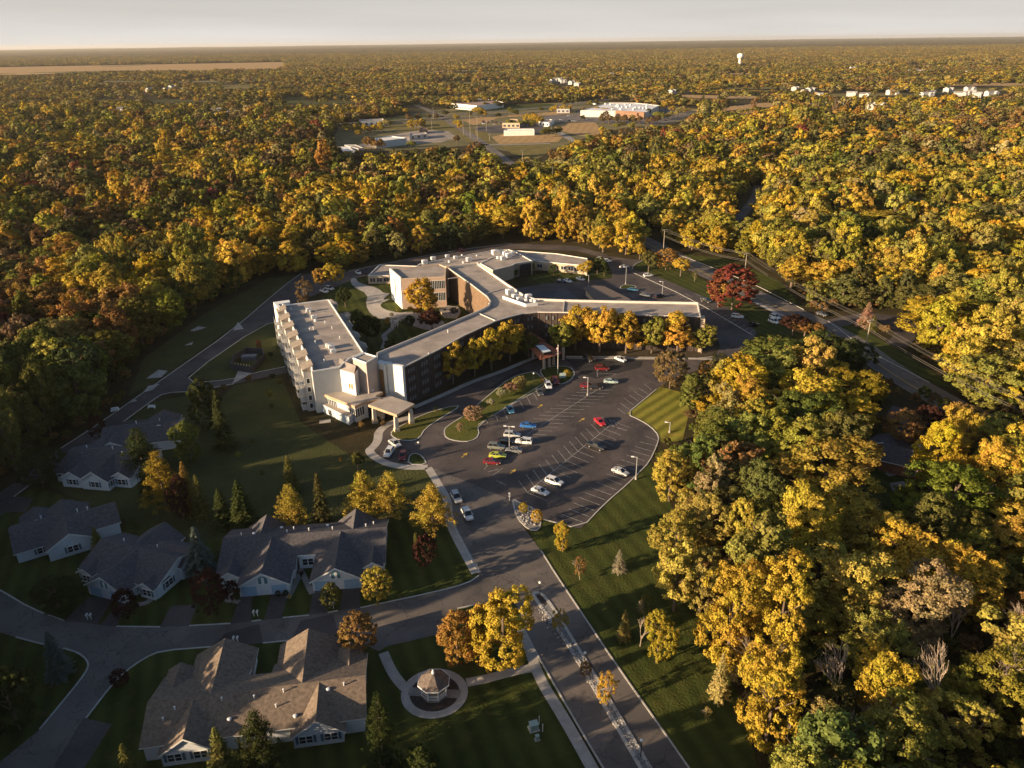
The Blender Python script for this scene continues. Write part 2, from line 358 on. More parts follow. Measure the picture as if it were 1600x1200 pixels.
ring = gp([(470, 428), (443, 447), (362, 517), (262, 587), (175, 648), (138, 673), (87, 706), (47, 737), (-30, 790), (-130, 860), (-130, 900), (10, 800), (40, 800), (52, 778), (22, 776), (60, 748), (100, 716), (165, 691), (193, 659), (239, 625), (257, 614), (303, 611.5), (365, 600), (450, 582), (470, 574), (446, 573), (396, 583), (356, 594), (303, 598), (292, 588), (408, 508.5), (446, 500), (470, 470), (520, 450), (560, 434), (620, 420), (712, 404), (760, 395), (800, 389), (900, 392), (932, 400), (945, 405), (950, 398), (900, 384), (800, 380), (712, 391), (600, 412), (545, 424)])
b = MB(); b.poly([(p[0], p[1], Z1) for p in ring]); tag(b.build('ring_road', ASPH), kind='structure'); clear(ring)
elot = gp([(934, 398), (1003.7, 407.5), (990, 414), (987.5, 421), (1020, 429), (1097, 462), (1160, 491), (1182, 520), (1176, 536), (1130, 524), (1110, 520), (1010, 520), (860, 510), (780, 480), (800, 452), (847, 444), (955, 435), (957, 426), (950, 412)])
sheet('east_parking_lot', elot, ASPH, Z1)
# driveways of the duplexes (pixels on the ground)
dws = [[(375, 933), (397, 931), (392, 971), (360, 974.6)], [(424, 929), (450, 927), (440, 965.6), (413, 968)], [(489, 923), (512, 922), (512, 957), (483, 961)], [(536, 920), (562, 918), (563, 950), (530, 954)],
       [(139, 933), (176, 936), (152, 976), (101, 970)], [(190, 938), (200, 939), (182, 979), (157, 977)], [(267, 947), (308, 945), (296, 978), (250, 980)], [(352, 990), (405, 975), (411, 1005), (330, 1011)],
       [(454, 1001), (530, 992), (520, 960), (470, 970)], [(130, 1122), (175, 1132), (132, 1200), (60, 1240)], [(165, 690), (240, 675), (242, 655), (193, 657)], [(60, 750), (110, 735), (120, 712), (100, 712)]]
for q in dws: sheet('driveway', gp(q), ASPH, Z1 + .004, False)
# side streets and county road
def road(name, line, w, m_, z=Z1, smooth_=True, keep=True):
    L = smooth(gp(line), False, 2) if smooth_ else gp(line)
    b = MB(); b.strip(L, w, z, z, 0); o = tag(b.build(name, m_), kind='structure')
    if keep:
        a, c = offset(L, w / 2 + 1.5), offset(L, -w / 2 - 1.5); clear(list(a) + list(c)[::-1])
    return L
county = road('county_road', [(650, 164), (683, 178), (715, 198), (760, 228), (812, 268), (858, 298), (930, 338), (1030, 387), (1110, 430), (1200, 470), (1320, 525), (1392, 579), (1470, 625), (1560, 668), (1700, 730)], 10.5, ASPH_OLD, keep=False)
for seg in ([(650, 164), (683, 178), (715, 198), (760, 228), (800, 258)], [(1000, 372), (1030, 387), (1110, 430), (1200, 470), (1290, 512)], [(1345, 545), (1392, 579), (1450, 612)]):
    L_ = gp(seg); a_, c_ = offset(L_, 7), offset(L_, -7); clear(list(a_) + list(c_)[::-1])
L_ = gp([(790, 250), (830, 279), (900, 320), (1010, 376)]); a_, c_ = offset(L_, 6.5), offset(L_, -6.5); SOFT.append([(p[0], p[1]) for p in list(a_) + list(c_)[::-1]])
L_ = gp([(1280, 508), (1350, 548), (1450, 612), (1560, 668), (1700, 730)]); a_, c_ = offset(L_, 6.5), offset(L_, -6.5); SOFT.append([(p[0], p[1]) for p in list(a_) + list(c_)[::-1]])
road('side_street', [(1300, 506), (1350, 494), (1400, 497), (1440, 510), (1480, 540)], 8, ASPH, Z1 + .006)
road('highway', [(300, 205), (430, 200), (527, 193), (640, 187), (720, 179), (800, 172), (860, 167), (930, 157), (1000, 150), (1100, 140)], 14, ASPH_OLD)
road('highway', [(540, 199), (640, 192), (720, 184), (800, 178), (870, 171), (905, 166)], 9, ASPH_OLD)
road('side_street', [(740, 203), (800, 201), (850, 196), (895, 188), (960, 190)], 9, ASPH)
road('side_street', [(845, 190), (870, 205), (900, 222)], 9, CONC_D)
road('side_street', [(750, 226), (800, 226), (860, 224)], 7, CONC_D)
road('side_street', [(1185, 290), (1180, 310), (1160, 335), (1145, 350)], 6, ASPH)
road('side_street', [(-60, 312), (60, 308), (130, 314), (180, 310)], 8, ASPH_OLD)
road('side_street', [(1420, 640), (1410, 655), (1440, 668), (1448, 690)], 9, ASPH)
road('side_street', [(1385, 500), (1420, 520), (1400, 540)], 7, ASPH)
# stretches of pavement, walks -----------------------------------------------------------------
def walk(name, px, m_=CONC, z=Z2, it=2, closed=True): return sheet(name, smooth(gp(px), True, it) if it else gp(px), m_, z)
def walkline(name, px, w, m_=CONC, z=Z2, it=2):
    L = smooth(gp(px), False, it) if it else gp(px); b = MB(); b.strip(L, w, z, z, 0)
    o = tag(b.build(name, m_), kind='structure'); a, c = offset(L, w / 2 + .5), offset(L, -w / 2 - .5); clear(list(a) + list(c)[::-1]); return L
walkline('entrance_walk', [(640, 652), (609, 661), (591, 674), (591, 688), (584, 698), (575, 705), (590, 718), (612, 727), (640, 731), (668, 730)], 2.4)
walkline('front_walk', [(646, 637), (700, 614), (736, 597), (780, 582), (811, 569), (838, 558)], 2.0)
walkline('front_walk', [(884, 557.5), (950, 558), (1010, 559), (1072, 560), (1118, 562)], 1.6)
walkline('drive_walk', [(669, 731), (690, 765), (700, 783), (701, 812), (712, 838), (744, 896)], 2.0)
walkline('park_walk', [(813, 985), (826, 1010), (842, 1060), (880, 1120), (925, 1200), (985, 1310)], 1.9)
walkline('park_walk', [(836, 1043), (800, 1050), (760, 1061), (729, 1067)], 1.9, z=Z2 + .005, it=1)
walkline('park_walk', [(599, 1020), (612, 1050), (628, 1071), (640, 1080)], 1.8, z=Z2 + .005)
c0 = G(679, 1083)
ringw = [Vector((c0.x + 4.9 * math.cos(t), c0.y + 4.7 * math.sin(t))) for t in [i * math.pi / 16 for i in range(32)]]
b = MB(); b.strip(ringw, 1.45, Z3, Z3, 0, True); tag(b.build('gazebo_walk', CONC), kind='structure')
b = MB(); b.poly([(p[0], p[1], Z2) for p in offset(ringw, .7, True)]); tag(b.build('gazebo_bed', MULCH), kind='structure')
b = MB(); b.box((c0.x, c0.y, Z2 + .01), 8.8, 1.8, .03, rad(-5)); tag(b.build('gazebo_paving', CONC_D), kind='structure')
walk('courtyard_walk', [(547, 436), (550, 447), (575, 460), (571, 476), (580, 493), (598, 500), (617, 498), (640, 488), (622, 489), (598, 483), (593, 475), (613, 466), (596, 469), (611, 458), (601, 459), (590, 450), (560, 442), (556, 434)], it=1)
walk('courtyard_walk', [(612, 492), (640, 486), (668, 492), (700, 505), (690, 520), (650, 512), (625, 502)], CONC_D, Z1, 1)
walkline('courtyard_walk', [(620, 500), (612, 515), (598, 524), (604, 532), (598, 545)], 2, CONC_D)
walkline('courtyard_walk', [(540, 488), (552, 498), (546, 505), (535, 508)], 2, CONC_D)
for q in ([(473, 850), (471, 893), (450, 935)], [(471, 893), (488, 928)]): walkline('house_walk', q, 1.2, CONC_D, Z2, 0)
walkline('house_walk', [(362, 920), (356, 938), (374, 941)], 1.2, CONC_D, Z2, 0)
walkline('house_walk', [(215, 945), (232, 942), (242, 928), (238, 916)], 1.3, CONC_D, Z2)
walkline('roadside_walk', [(1180, 472), (1210, 488), (1240, 500)], 2, CONC)
walkline('house_walk', [(1380, 700), (1400, 715), (1435, 738)], 3, CONC_D)
walkline('house_walk', [(1385, 742), (1432, 735)], 1.6, CONC_D)
walk('patio', [(1390, 755), (1412, 752), (1420, 765), (1395, 768)], CONC_D, Z2, 0)
walk('concrete_apron', [(363, 600), (372, 580), (395, 583)], CONC, Z2, 0)
for q in ([(364, 517), (372, 503), (381, 514)], [(228, 592), (248, 578), (262, 580), (252, 590)], [(223, 614), (232, 603), (250, 600), (238, 610)], [(297, 517), (310, 510), (323, 512), (303, 518)], [(288, 540), (302, 534), (300, 539)], [(200, 630), (212, 624), (214, 627)]):
    walk('concrete_slab', q, CONC, Z3, 0)
# grass islands --------------------------------------------------------------------------------
def island(name, px, top=GRASS_S, it=2, label=None):
    P = smooth(gp(px), True, it) if it else gp(px)
    sheet(name, offset(ccw(P), .1, True), top, Z4)
    b = MB(); b.strip(P, .3, 0, .13, 0, True); tag(b.build('kerb', KERB), kind='structure')
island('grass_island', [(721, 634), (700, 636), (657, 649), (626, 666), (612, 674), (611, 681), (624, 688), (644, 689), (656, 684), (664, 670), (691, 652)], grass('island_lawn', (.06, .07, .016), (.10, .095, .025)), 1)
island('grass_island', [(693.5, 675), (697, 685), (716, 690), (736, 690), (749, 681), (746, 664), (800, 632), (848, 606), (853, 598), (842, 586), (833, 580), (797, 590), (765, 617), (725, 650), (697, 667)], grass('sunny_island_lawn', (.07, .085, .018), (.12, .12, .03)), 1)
island('grass_island', [(842, 579), (855, 573), (890, 572), (898, 582), (896, 590), (884, 599), (865, 602), (852, 593)], GRASS_D, 2)
island('grass_island', [(641, 709), (654, 709), (662, 716), (667, 726), (637, 726)], GRASS_D, 1)
island('grass_island', [(968, 449), (975, 445), (990, 446), (996, 449), (985, 451), (972, 452)], GRASS_D, 1)
for q in ([(393, 935), (412, 933), (407, 968), (393, 970)], [(514, 925), (534, 922), (527, 953), (512, 957)]): sheet('verge', gp(q), GRASS_D, Z1 + .002, False)
# stone median of the entrance road
med = smooth(gp([(832, 931), (836, 926), (846, 927), (862, 946), (893, 996), (958, 1103), (1016, 1200), (1080, 1310), (1062, 1310), (1001, 1200), (918, 1058), (870, 979)]), True, 1)
b = MB(); b.poly([(p[0], p[1], Z4) for p in offset(ccw(med), .3, True)]); tag(b.build('median_stones', STONES), kind='structure')
b = MB(); b.strip(med, .55, 0, .14, 0, True); tag(b.build('kerb', KERB), kind='structure')
b = MB(); b.poly([(p[0], p[1], Z4 + .01) for p in smooth(gp([(836, 930), (845, 929), (856, 944), (850, 948)]), True, 1)]); tag(b.build('median_bed', MULCH), kind='structure')
ent = smooth(gp([(801, 785), (803, 780), (812, 786), (836, 795), (846, 811), (842, 830), (826, 828), (808, 810)]), True, 1)
b = MB(); b.poly([(p[0], p[1], Z4) for p in ent]); tag(b.build('rock_bed', STONES), kind='structure')
b = MB(); b.strip(ent, .3, 0, .13, 0, True); tag(b.build('kerb', KERB), kind='structure')
# loose kerbs
for q in ([(845, 860), (870, 900), (915, 967), (960, 1035), (1077, 1200), (1150, 1310)], [(1010, 1310), (942, 1200), (860, 1060), (822.5, 992)],
          [(-130, 850), (0, 922), (50, 952), (100, 970)], [(182, 979), (250, 980)], [(296, 978), (360, 974.5)], [(442, 965.5), (483, 961.5)], [(393, 971), (408, 969)], [(512, 957.5), (528, 954.5)],
          [(563, 950), (677, 926), (730, 912), (748, 900)], [(715, 951), (755, 943)], [(411, 1005), (454, 1001)], [(330, 1011), (252, 1017), (225, 1029), (195, 1050), (175, 1070), (135, 1122)],
          [(62, 1140), (112, 1080), (135, 1050), (139, 1037), (130, 1025), (112, 1016), (75, 1009), (25, 996)],
          [(885, 560), (1010, 561), (1072, 562), (1118, 557)], [(1026, 608), (1002, 628), (979, 647), (1001, 657), (1017, 667), (1030, 681), (1027, 695), (1014, 723), (999, 738), (979, 758), (945, 787), (907, 827), (850, 812)],
          [(470, 428), (443, 447), (362, 517), (262, 587), (175, 648), (138, 673), (87, 706)], [(545, 424), (600, 412), (712, 391), (800, 380)], [(193, 659), (239, 625), (257, 614), (303, 611.5), (365, 600)], [(303, 598), (292, 588), (408, 508.5), (446, 500)], [(303, 598), (356, 594), (396, 583), (446, 573)],
          [(60, 748), (22, 776)], [(1003.7, 407.5), (990, 414), (987.5, 421)], [(989, 426), (1080, 467), (1176, 524)], [(1294, 502), (1310, 513), (1350, 545), (1452, 598)], [(1060, 398), (1168, 439), (1256, 484)],
          [(747, 664), (853, 597)], [(705, 812), (711, 826), (744, 890)]):
    b = MB(); b.strip(smooth(gp(q), False, 1), .28, 0, .13, 0); tag(b.build('kerb', KERB), kind='structure')
# markings ---------------------------------------------------------------------------------------
mk = MB()
def line(a, c, w=.14, z=Z3): mk.strip([a, c], w, z, z)
def zpx(x, y): return G(720 + x / 4.4444, 560 + y / 4.4444)
A, B_ = zpx(510, 890), zpx(1045, 460); line(A, B_, .16)
vl = (zpx(500, 775) - zpx(555, 853)); vr = (zpx(760, 850) - zpx(630, 795))
for i in range(14):
    p = at(A, B_, i / 13.2); line(p, p + vl * 1.02)
    if 1 <= i: line(p, p + vr * .92)
line(zpx(510, 890), zpx(465, 935)); line(zpx(400, 850), zpx(465, 935)); line(zpx(465, 935), zpx(600, 990))
A, B_ = zpx(420, 555), zpx(960, 210); line(A, B_, .16)
vl = (zpx(600, 338) - zpx(720, 343)) * .95; vr = (zpx(850, 358) - zpx(720, 354)) * .95
for i in range(15):
    p = at(A, B_, i / 14.5)
    if i > 2: line(p, p + vl)
    line(p, p + vr)
for q in ([(1240, 580), (1370, 612)], [(1210, 612), (1330, 648)], [(1180, 642), (1310, 680)], [(1150, 672), (1275, 712)], [(1110, 703), (1240, 745)], [(1080, 735), (1210, 775)], [(1045, 770), (1175, 815)], [(1010, 803), (1150, 848)], [(1010, 835), (1120, 880)], [(940, 860), (1080, 915)], [(905, 900), (1045, 950)], [(865, 935), (1005, 985)], [(825, 968), (965, 1020)], [(785, 1005), (930, 1060)], [(748, 1045), (890, 1100)], [(700, 1085), (850, 1140)],
          [(1275, 178), (1325, 222)], [(1235, 208), (1300, 250)], [(1200, 230), (1270, 275)], [(1170, 255), (1235, 300)], [(1130, 275), (1200, 325)], [(1105, 310), (1170, 355)], [(1085, 345), (1140, 385)],
          [(178, 430), (188, 455)], [(237, 392), (258, 435)], [(295, 355), (325, 422)], [(350, 320), (383, 385)], [(405, 290), (437, 350)], [(455, 262), (487, 320)], [(500, 235), (533, 290)], [(552, 212), (580, 260)], [(600, 185), (630, 225)],
          [(245, 848), (318, 884)], [(160, 775), (220, 705)], [(190, 790), (260, 770)], [(215, 820), (290, 765)], [(1030, 425), (1060, 470)], [(1060, 428), (1085, 468)], [(1030, 425), (1165, 480)], [(1040, 470), (1160, 500)],
          [(1280, 540), (1380, 580)], [(945, 85), (950, 130)], [(950, 108), (1080, 108)], [(1050, 125), (1080, 108)]):
    line(zpx(*q[0]), zpx(*q[1]))
L0, L1 = G(994, 431), G(1170, 521); O0, O1 = G(1022, 431), G(1180, 518)
for i in range(28):
    t = i / 27; a = at(L0, L1, t); c = at(G(1016, 428), G(1186, 512), t); line(a, a + (c - a).normalized() * 5.2)
for i in range(8):
    a = at(G(985, 462), G(1085, 458), i / 7.0); line(a, a + Vector((1.4, -4.8, 0)))
# road centre lines
def dashed(L, off, on, gap, w, b, z):
    P = offset(L, off) if off else [Vector((p[0], p[1])) for p in L]; acc = 0
    for i in range(len(P) - 1):
        d = (P[i + 1] - P[i]); n = max(1, int(d.length / (on + gap)))
        for k in range(n):
            a = P[i] + d * (k / n); b.strip([a, a + d * (on / (on + gap) / n)], w, z, z)
dashed(county, 2.0, 3, 5, .16, mk, Z3); dashed(county, 5.3, 9, .01, .14, mk, Z3); dashed(county, -5.3, 9, .01, .14, mk, Z3)
tag(mk.build('parking_lines', PAINT), kind='structure')
mk = MB(); dashed(county, -1.6, 9, .01, .16, mk, Z3); dashed(county, -1.2, 9, .01, .16, mk, Z3)
for q in (((535, 345), (555, 330)), ((820, 440), (845, 425)), ((340, 805), (365, 785)), ((5, 690), (30, 670))):
    a, c = zpx(*q[0]), zpx(*q[1]); mk.strip([a, c], .25, Z3, Z3)
    d = (c - a).normalized(); nn = Vector((-d.y, d.x, 0)); mk.poly([tuple(c - d * .2 + nn * .6 + Vector((0, 0, Z3 - c.z))), tuple(c - d * .2 - nn * .6 + Vector((0, 0, Z3))), tuple(c + d * 1.3 + Vector((0, 0, Z3)))])
tag(mk.build('yellow_markings', YPAINT), kind='structure')
# far open ground
far_sheet = lambda *a: far_sheet_(*a)
def far_sheet_(name, px, m_, z=Z0): sheet(name, gp(px), m_, z)
far_sheet('harvested_field', [(-120, 113), (0, 117), (30, 117), (140, 113), (300, 111), (440, 108), (452, 99), (440, 97), (0, 105), (-120, 108)], FIELD)
far_sheet('crossroads_ground', [(515, 226), (530, 198), (600, 184), (680, 172), (760, 166), (880, 160), (930, 158), (1090, 170), (1085, 182), (1045, 196), (945, 204), (870, 232), (790, 236), (740, 226), (700, 230), (600, 236), (540, 238)], mat('dry_verge', (.085, .09, .03), .95, .3, .02, detail=8, col2=(.21, .165, .065)), .004)
far_sheet('dry_grass_field', [(768, 214), (790, 210), (860, 209), (880, 213), (872, 222), (780, 225)], FIELD)
far_sheet('dry_grass_field', [(850, 196), (880, 193), (930, 191), (940, 205), (930, 214), (905, 212), (880, 205)], FIELD)
far_sheet('green_field', [(780, 226), (860, 226), (860, 236), (840, 248), (800, 240)], FIELD_G)
far_sheet('highway_verge', [(560, 196), (700, 188), (720, 190), (710, 203), (650, 204), (590, 200)], FIELD_G, .012)
far_sheet('highway_verge', [(720, 186), (800, 180), (900, 172), (900, 176), (860, 180), (780, 184), (740, 196)], FIELD, .012)
far_sheet('highway_verge', [(600, 186), (672, 178), (672, 186), (600, 192)], GRASS_D, .012)
far_sheet('construction_site', [(556, 228), (600, 213), (660, 203), (700, 205), (715, 215), (690, 222), (640, 226), (590, 231)], DIRT)
far_sheet('store_parking', [(848, 181), (900, 178), (905, 172), (1030, 168), (1062, 170), (1085, 176), (1060, 188), (1030, 194), (960, 192), (900, 190), (860, 190)], ASPH_OLD)
far_sheet('shop_parking', [(745, 198), (840, 192), (850, 199), (842, 208), (770, 208), (742, 204)], ASPH)
far_sheet('clearing', [(1080, 172), (1200, 160), (1220, 166), (1100, 176)], FIELD)
far_sheet('clearing', [(1060, 148), (1180, 150), (1180, 155), (1060, 153)], FIELD)
far_sheet('clearing', [(740, 166), (860, 162), (890, 170), (700, 176)], GRASS_D, .008)
far_sheet('clearing', [(700, 196), (760, 206), (770, 226), (730, 222)], FIELD_G, .008)
far_sheet('clearing', [(440, 155), (470, 150), (480, 158), (450, 165)], GRASS_D)
far_sheet('clearing', [(160, 312), (200, 305), (205, 318), (170, 322)], GRASS_D)

clear(gp([(425, 455), (470, 432), (560, 419), (700, 398), (800, 388), (945, 396), (1130, 500), (1130, 560), (1060, 620), (850, 620), (700, 690), (560, 735), (430, 640)]))

_r = random.Random(41)
for k in range(34):
    d_ = 1250 * (4800 / 1250) ** _r.random(); x_ = _r.uniform(-.62, .62) * d_
    if abs(x_ - 60) < 420 and d_ < 1500: continue
    w_, h_ = d_ * _r.uniform(.03, .10), d_ * _r.uniform(.015, .035); a_ = _r.uniform(-.5, .5)
    P_ = [Vector((x_ + math.cos(t) * w_ * _r.uniform(.7, 1.1) * math.cos(a_) - math.sin(t) * h_ * math.sin(a_), d_ + math.sin(t) * h_ * _r.uniform(.7, 1.1) + math.cos(t) * w_ * .3 * math.sin(a_))) for t in [i * math.pi / 5 for i in range(10)]]
    sheet('clearing', P_, _r.choice([FIELD_G, FIELD_G, MEADOW, FIELD, MATS['dry_verge']]), .015)
# ------------------------------------------------------------------ buildings
MESHC = {}
def inst(name, key, make, mats, parent, loc, rz=0.0, scale=(1, 1, 1)):       # small part sharing a mesh; loc is in world space
    if key not in MESHC:
        b = MB(); make(b); o = b.build(name, mats); MESHC[key] = o.data; bpy.data.objects.remove(o)
    o = bpy.data.objects.new(name, MESHC[key]); COL.objects.link(o); o.parent = parent
    pz = parent.rotation_euler.z; d = Vector(loc) - parent.location
    o.location = Matrix.Rotation(-pz, 3, 'Z') @ d; o.rotation_euler = (0, 0, rz - pz); o.scale = scale; return o
def win_mesh(w, h, n=1, fr=.09, dep=.06):
    def mk_(b):                                                              # faces -Y, sill at z=0, centred on x
        b.face([(-w / 2, -dep * .3, 0), (w / 2, -dep * .3, 0), (w / 2, -dep * .3, h), (-w / 2, -dep * .3, h)], 1)
        b.box((0, -dep / 2, -fr), w + 2 * fr, dep, fr); b.box((0, -dep / 2, h), w + 2 * fr, dep, fr)
        for i in range(n + 1): b.box((-w / 2 - fr / 2 + (w + fr) * i / n, -dep / 2, 0), fr, dep, h)
    return mk_
def window(parent, p, ang, w, h, n=1, glass=GLASS, frame=TRIM, name='window', dep=.06):
    return inst(name, ('win', w, h, n, glass.name, frame.name, dep), win_mesh(w, h, n, dep=dep), [frame, glass], parent, p, ang)
def wall_ang(a, c): return math.atan2(c[1] - a[1], c[0] - a[0])             # outward normal is to the right of a->c
def windows_on(parent, a, c, zs, us, w, h, n=1, glass=GLASS, frame=TRIM, out=.01, dep=.06):
    a, c = Vector((a[0], a[1], 0)), Vector((c[0], c[1], 0)); d = (c - a).normalized(); nn = Vector((d.y, -d.x, 0)); L = (c - a).length; ang = wall_ang(a, c)
    for z in zs:
        for u in us:
            p = a + d * (u * L) + nn * out; window(parent, (p.x, p.y, z), ang, w, h, n, glass, frame, dep=dep)
def flat_roof(parent, P, z, roofm, capm, par=.45, w=.35, name='roof'):
    """roof sheet inside a low parapet; walls are built up to z"""
    P = ccw(P); I = offset(P, w, True); n = len(P); b = MB()
    b.poly([(p[0], p[1], z - par) for p in I], 0)
    o = b.build(name, roofm, parent); c = MB()
    for i in range(n):
        j = (i + 1) % n; a1, b1, a2, b2 = P[i], P[j], I[i], I[j]
        c.face([(a1[0], a1[1], z), (b1[0], b1[1], z), (b2[0], b2[1], z), (a2[0], a2[1], z)])
        c.face([(a2[0], a2[1], z), (b2[0], b2[1], z), (b2[0], b2[1], z - par), (a2[0], a2[1], z - par)])
        O = offset([a1, b1], -.04)
        c.face([(O[0][0], O[0][1], z - .35), (O[1][0], O[1][1], z - .35), (O[1][0], O[1][1], z + .004), (O[0][0], O[0][1], z + .004)])
    c.build('parapet', capm, parent); return o
def vent(parent, p, s=1.0, kind=0):
    def pipe(b): b.tube((0, 0, 0), (0, 0, .9), .14, .14, 8); b.tube((0, 0, .9), (0, 0, 1.05), .24, .2, 8)
    def ac(b):
        b.box((0, 0, .2), 1.8, 1.4, 1.1); b.box((0, 0, 0), 1.5, 1.1, .2); b.tube((0, 0, 1.3), (0, 0, 1.42), .5, .5, 10, 1)
        for k in range(5): b.box((0, -.71, .35 + k * .17), 1.5, .03, .06, 0, 1)
    def fan(b): b.tube((0, 0, 0), (0, 0, .5), .45, .45, 10); b.tube((0, 0, .5), (0, 0, .75), .62, .3, 10)
    return inst('roof_vent' if kind != 1 else 'air_conditioner', ('vent', kind), (pipe, ac, fan)[kind], [WMETAL, METAL], parent, p, 0.4 * kind, (s, s, s))

# --- the Y-shaped four-storey home --------------------------------------------------------------
ZR = 13.0
def z13(px): return [Vector((p[0], p[1])) for p in gp(px, ZR)]
home = empty('care_home', G(700, 560), 'four storey dark brick building with three long flat roofed wings meeting in a curve', 'building')
P_h = z13([(632, 572.3), (687, 545), (725, 524), (775, 501), (797, 494.5), (817, 489.5), (840, 487), (880, 487.5), (960, 490.5), (1095, 494), (1091, 472), (960, 469.5), (882, 467.8), (835, 466), (820, 461), (790, 441), (747, 411), (699, 417.5), (735, 443), (761, 463), (765.5, 470), (763, 477), (750, 484), (700, 505), (640, 530), (588, 551), (588.7, 566), (608, 567.3)])
b = MB(); Pc = P_h; wl = MB()
def wallseg(b, a, c, z0, z1, mi=0): b.face([(a[0], a[1], z0), (c[0], c[1], z0), (c[0], c[1], z1), (a[0], a[1], z1)], mi)
for i in range(len(Pc)):
    a, c = Pc[i], Pc[(i + 1) % len(Pc)]
    mi = 0
    if 17 <= i <= 22: mi = 1
    if i >= 25: mi = 2
    if i == 9: mi = 3
    wallseg(b, a, c, 0, ZR, mi)
b.build('wall', [DARKB, BROWNW, WHITE, CREAM], home)
flat_roof(home, Pc, ZR, ROOF_G, mat('pale_coping', (.55, .51, .47), .7, .05), .8)
# pilasters of the dark brick front
pl = MB()
for i in (0, 1, 2, 3, 4, 5, 6, 7, 8):
    a, c = Vector((Pc[i].x, Pc[i].y, 0)), Vector((Pc[i + 1].x, Pc[i + 1].y, 0)); L = (c - a).length; d = (c - a).normalized(); nn = Vector((d.y, -d.x, 0))
    for k in range(int(L / 2.1)):
        p = a + d * (k * 2.1 + .4) + nn * .08; pl.box((p.x, p.y, 0), .22, .16, ZR - .5, wall_ang(a, c))
for i in (17, 18, 19, 20, 21, 22):
    a, c = Vector((Pc[i].x, Pc[i].y, 0)), Vector((Pc[i + 1].x, Pc[i + 1].y, 0)); L = (c - a).length; d = (c - a).normalized(); nn = Vector((d.y, -d.x, 0))
    for k in range(int(L / 1.4)):
        p = a + d * (k * 1.4 + .3) + nn * .06; pl.box((p.x, p.y, 0), .16, .12, ZR - .4, wall_ang(a, c), 1)
pl.build('pilasters', [mat('dark_rib', (.09, .06, .05), .9, .2), mat('tan_rib', (.25, .165, .10), .9, .2)], home)['kind'] = 'stuff'
# windows, three by three on each floor of the south front
for i, (u0, du, n) in {0: (.06, .045, 0), 1: (0, 0, 0)}.items(): pass
front = [(Pc[0], Pc[3])]
a, c = Vector((Pc[0].x, Pc[0].y, 0)), Vector((Pc[3].x, Pc[3].y, 0)); L = (c - a).length
us = []
u = 1.4
while u < L - 3:
    us += [u / L, (u + 1.15) / L, (u + 2.3) / L] if int(u) % 3 else [u / L, (u + 1.15) / L]
    u += 6.1
for k, z in enumerate((1.2, 4.3, 7.4, 10.3)): windows_on(home, a, c, [z], us[:14] if k == 0 else us[:19], .55, 1.25, 1, GLASS_L, mat('grey_frame', (.13, .13, .135), .6, 0), .22)
for i in (7, 8):
    a, c = Pc[i], Pc[i + 1]; windows_on(home, a, c, (4.3, 10.3), (.1, .35, .6, .85), .55, 1.2, 1, GLASS_L, MATS['grey_frame'], .22)
for i in (4, 5, 6): windows_on(home, Pc[i], Pc[i + 1], (3.9, 7.2, 10.2), (.35, .6), .55, 1.2, 1, GLASS_L, MATS['grey_frame'], .22)
# pale end pier of east wing and pier of north wing
b = MB(); e0, e1 = Pc[9], Pc[10]; d = (e1 - e0).normalized()
b.box((e0.x + 1.0, e0.y + 1.2, 0), 1.4, 4.0, ZR - .8, math.atan2(d.y, d.x) - math.pi / 2); b.build('end_pier', CREAM, home)
b = MB(); q = Pc[17]; b.box((q.x, q.y - .6, 0), 1.3, 1.6, ZR + .7, .3); b.build('end_pier', CREAM, home)
# roof plant
for (x, y, k, s) in [(805, 466, 1, 1.2), (797, 460, 1, 1.6), (812, 470, 1, 1.1), (822, 471, 2, 1.3), (830, 471, 2, 1.2), (836, 472, 2, 1.3), (826, 466, 1, 1.2), (760, 461, 2, .7), (764, 478, 0, 1), (700, 520, 0, 1), (670, 556, 0, 1)]:
    p = G(x, y, ZR - .8); vent(home, p, s, k)
b = MB(); b.strip(gp([(785, 464), (820, 476)], 0), .4, ZR - .79, ZR + .25); b.strip(gp([(820, 476), (838, 474)], 0), .4, ZR - .79, ZR + .25)
b.v = [(v[0] * 1.0, v[1], v[2]) for v in b.v]
b = MB(); b.strip(z13([(786, 463.5), (822, 476)]), .5, ZR - .79, ZR + .3); b.strip(z13([(822, 476), (840, 474)]), .5, ZR - .79, ZR + .3); b.build('plant_screen', WMETAL, home)
b = MB()
for q in ([(880, 487), (882, 468)], [(744, 485), (776, 499)], [(761, 456), (788, 448)], [(700, 433), (760, 425)]): b.strip(z13(q), .25, ZR - .79, ZR - .5)
b.build('roof_seam', mat('pale_seam', (.55, .5, .46), .8, .05), home)['kind'] = 'stuff'

# stair tower, white blocks and the link at the end of the wing
tower = empty('stair_tower', G(575, 611), 'tall plain grey panelled tower between the apartment block and the dark brick wing', 'tower')
ZT = 15.5
def zz(px, z): return [Vector((p[0], p[1])) for p in gp(px, z)]
Pt = zz([(551, 559), (572, 566.5), (589, 556.5), (569, 550.5)], ZT); b = MB()
b.prism(Pt, 0, ZT, 0, False); b.build('wall', mat('pinkish_panel', (.40, .335, .30), .85, .06, .4), tower); flat_roof(tower, Pt, ZT, ROOF_T, TRIM, .3, .25)
dr = empty('white_end_block', G(610, 620), 'bright white rendered block closing the near end of the dark brick wing', 'building')
a0, a1 = Pc[0], Pc[27]; dd = (a0 - a1).normalized(); nn = Vector((dd.y, -dd.x))
Pw = [a1 - dd * .2, a0 - dd * .05, a0 + nn * 1.1 - dd * .05, a1 + nn * 1.1 - dd * .2]; b = MB(); b.prism(Pw, 0, ZR + .35, 0, 0); b.build('wall', WHITE, dr)
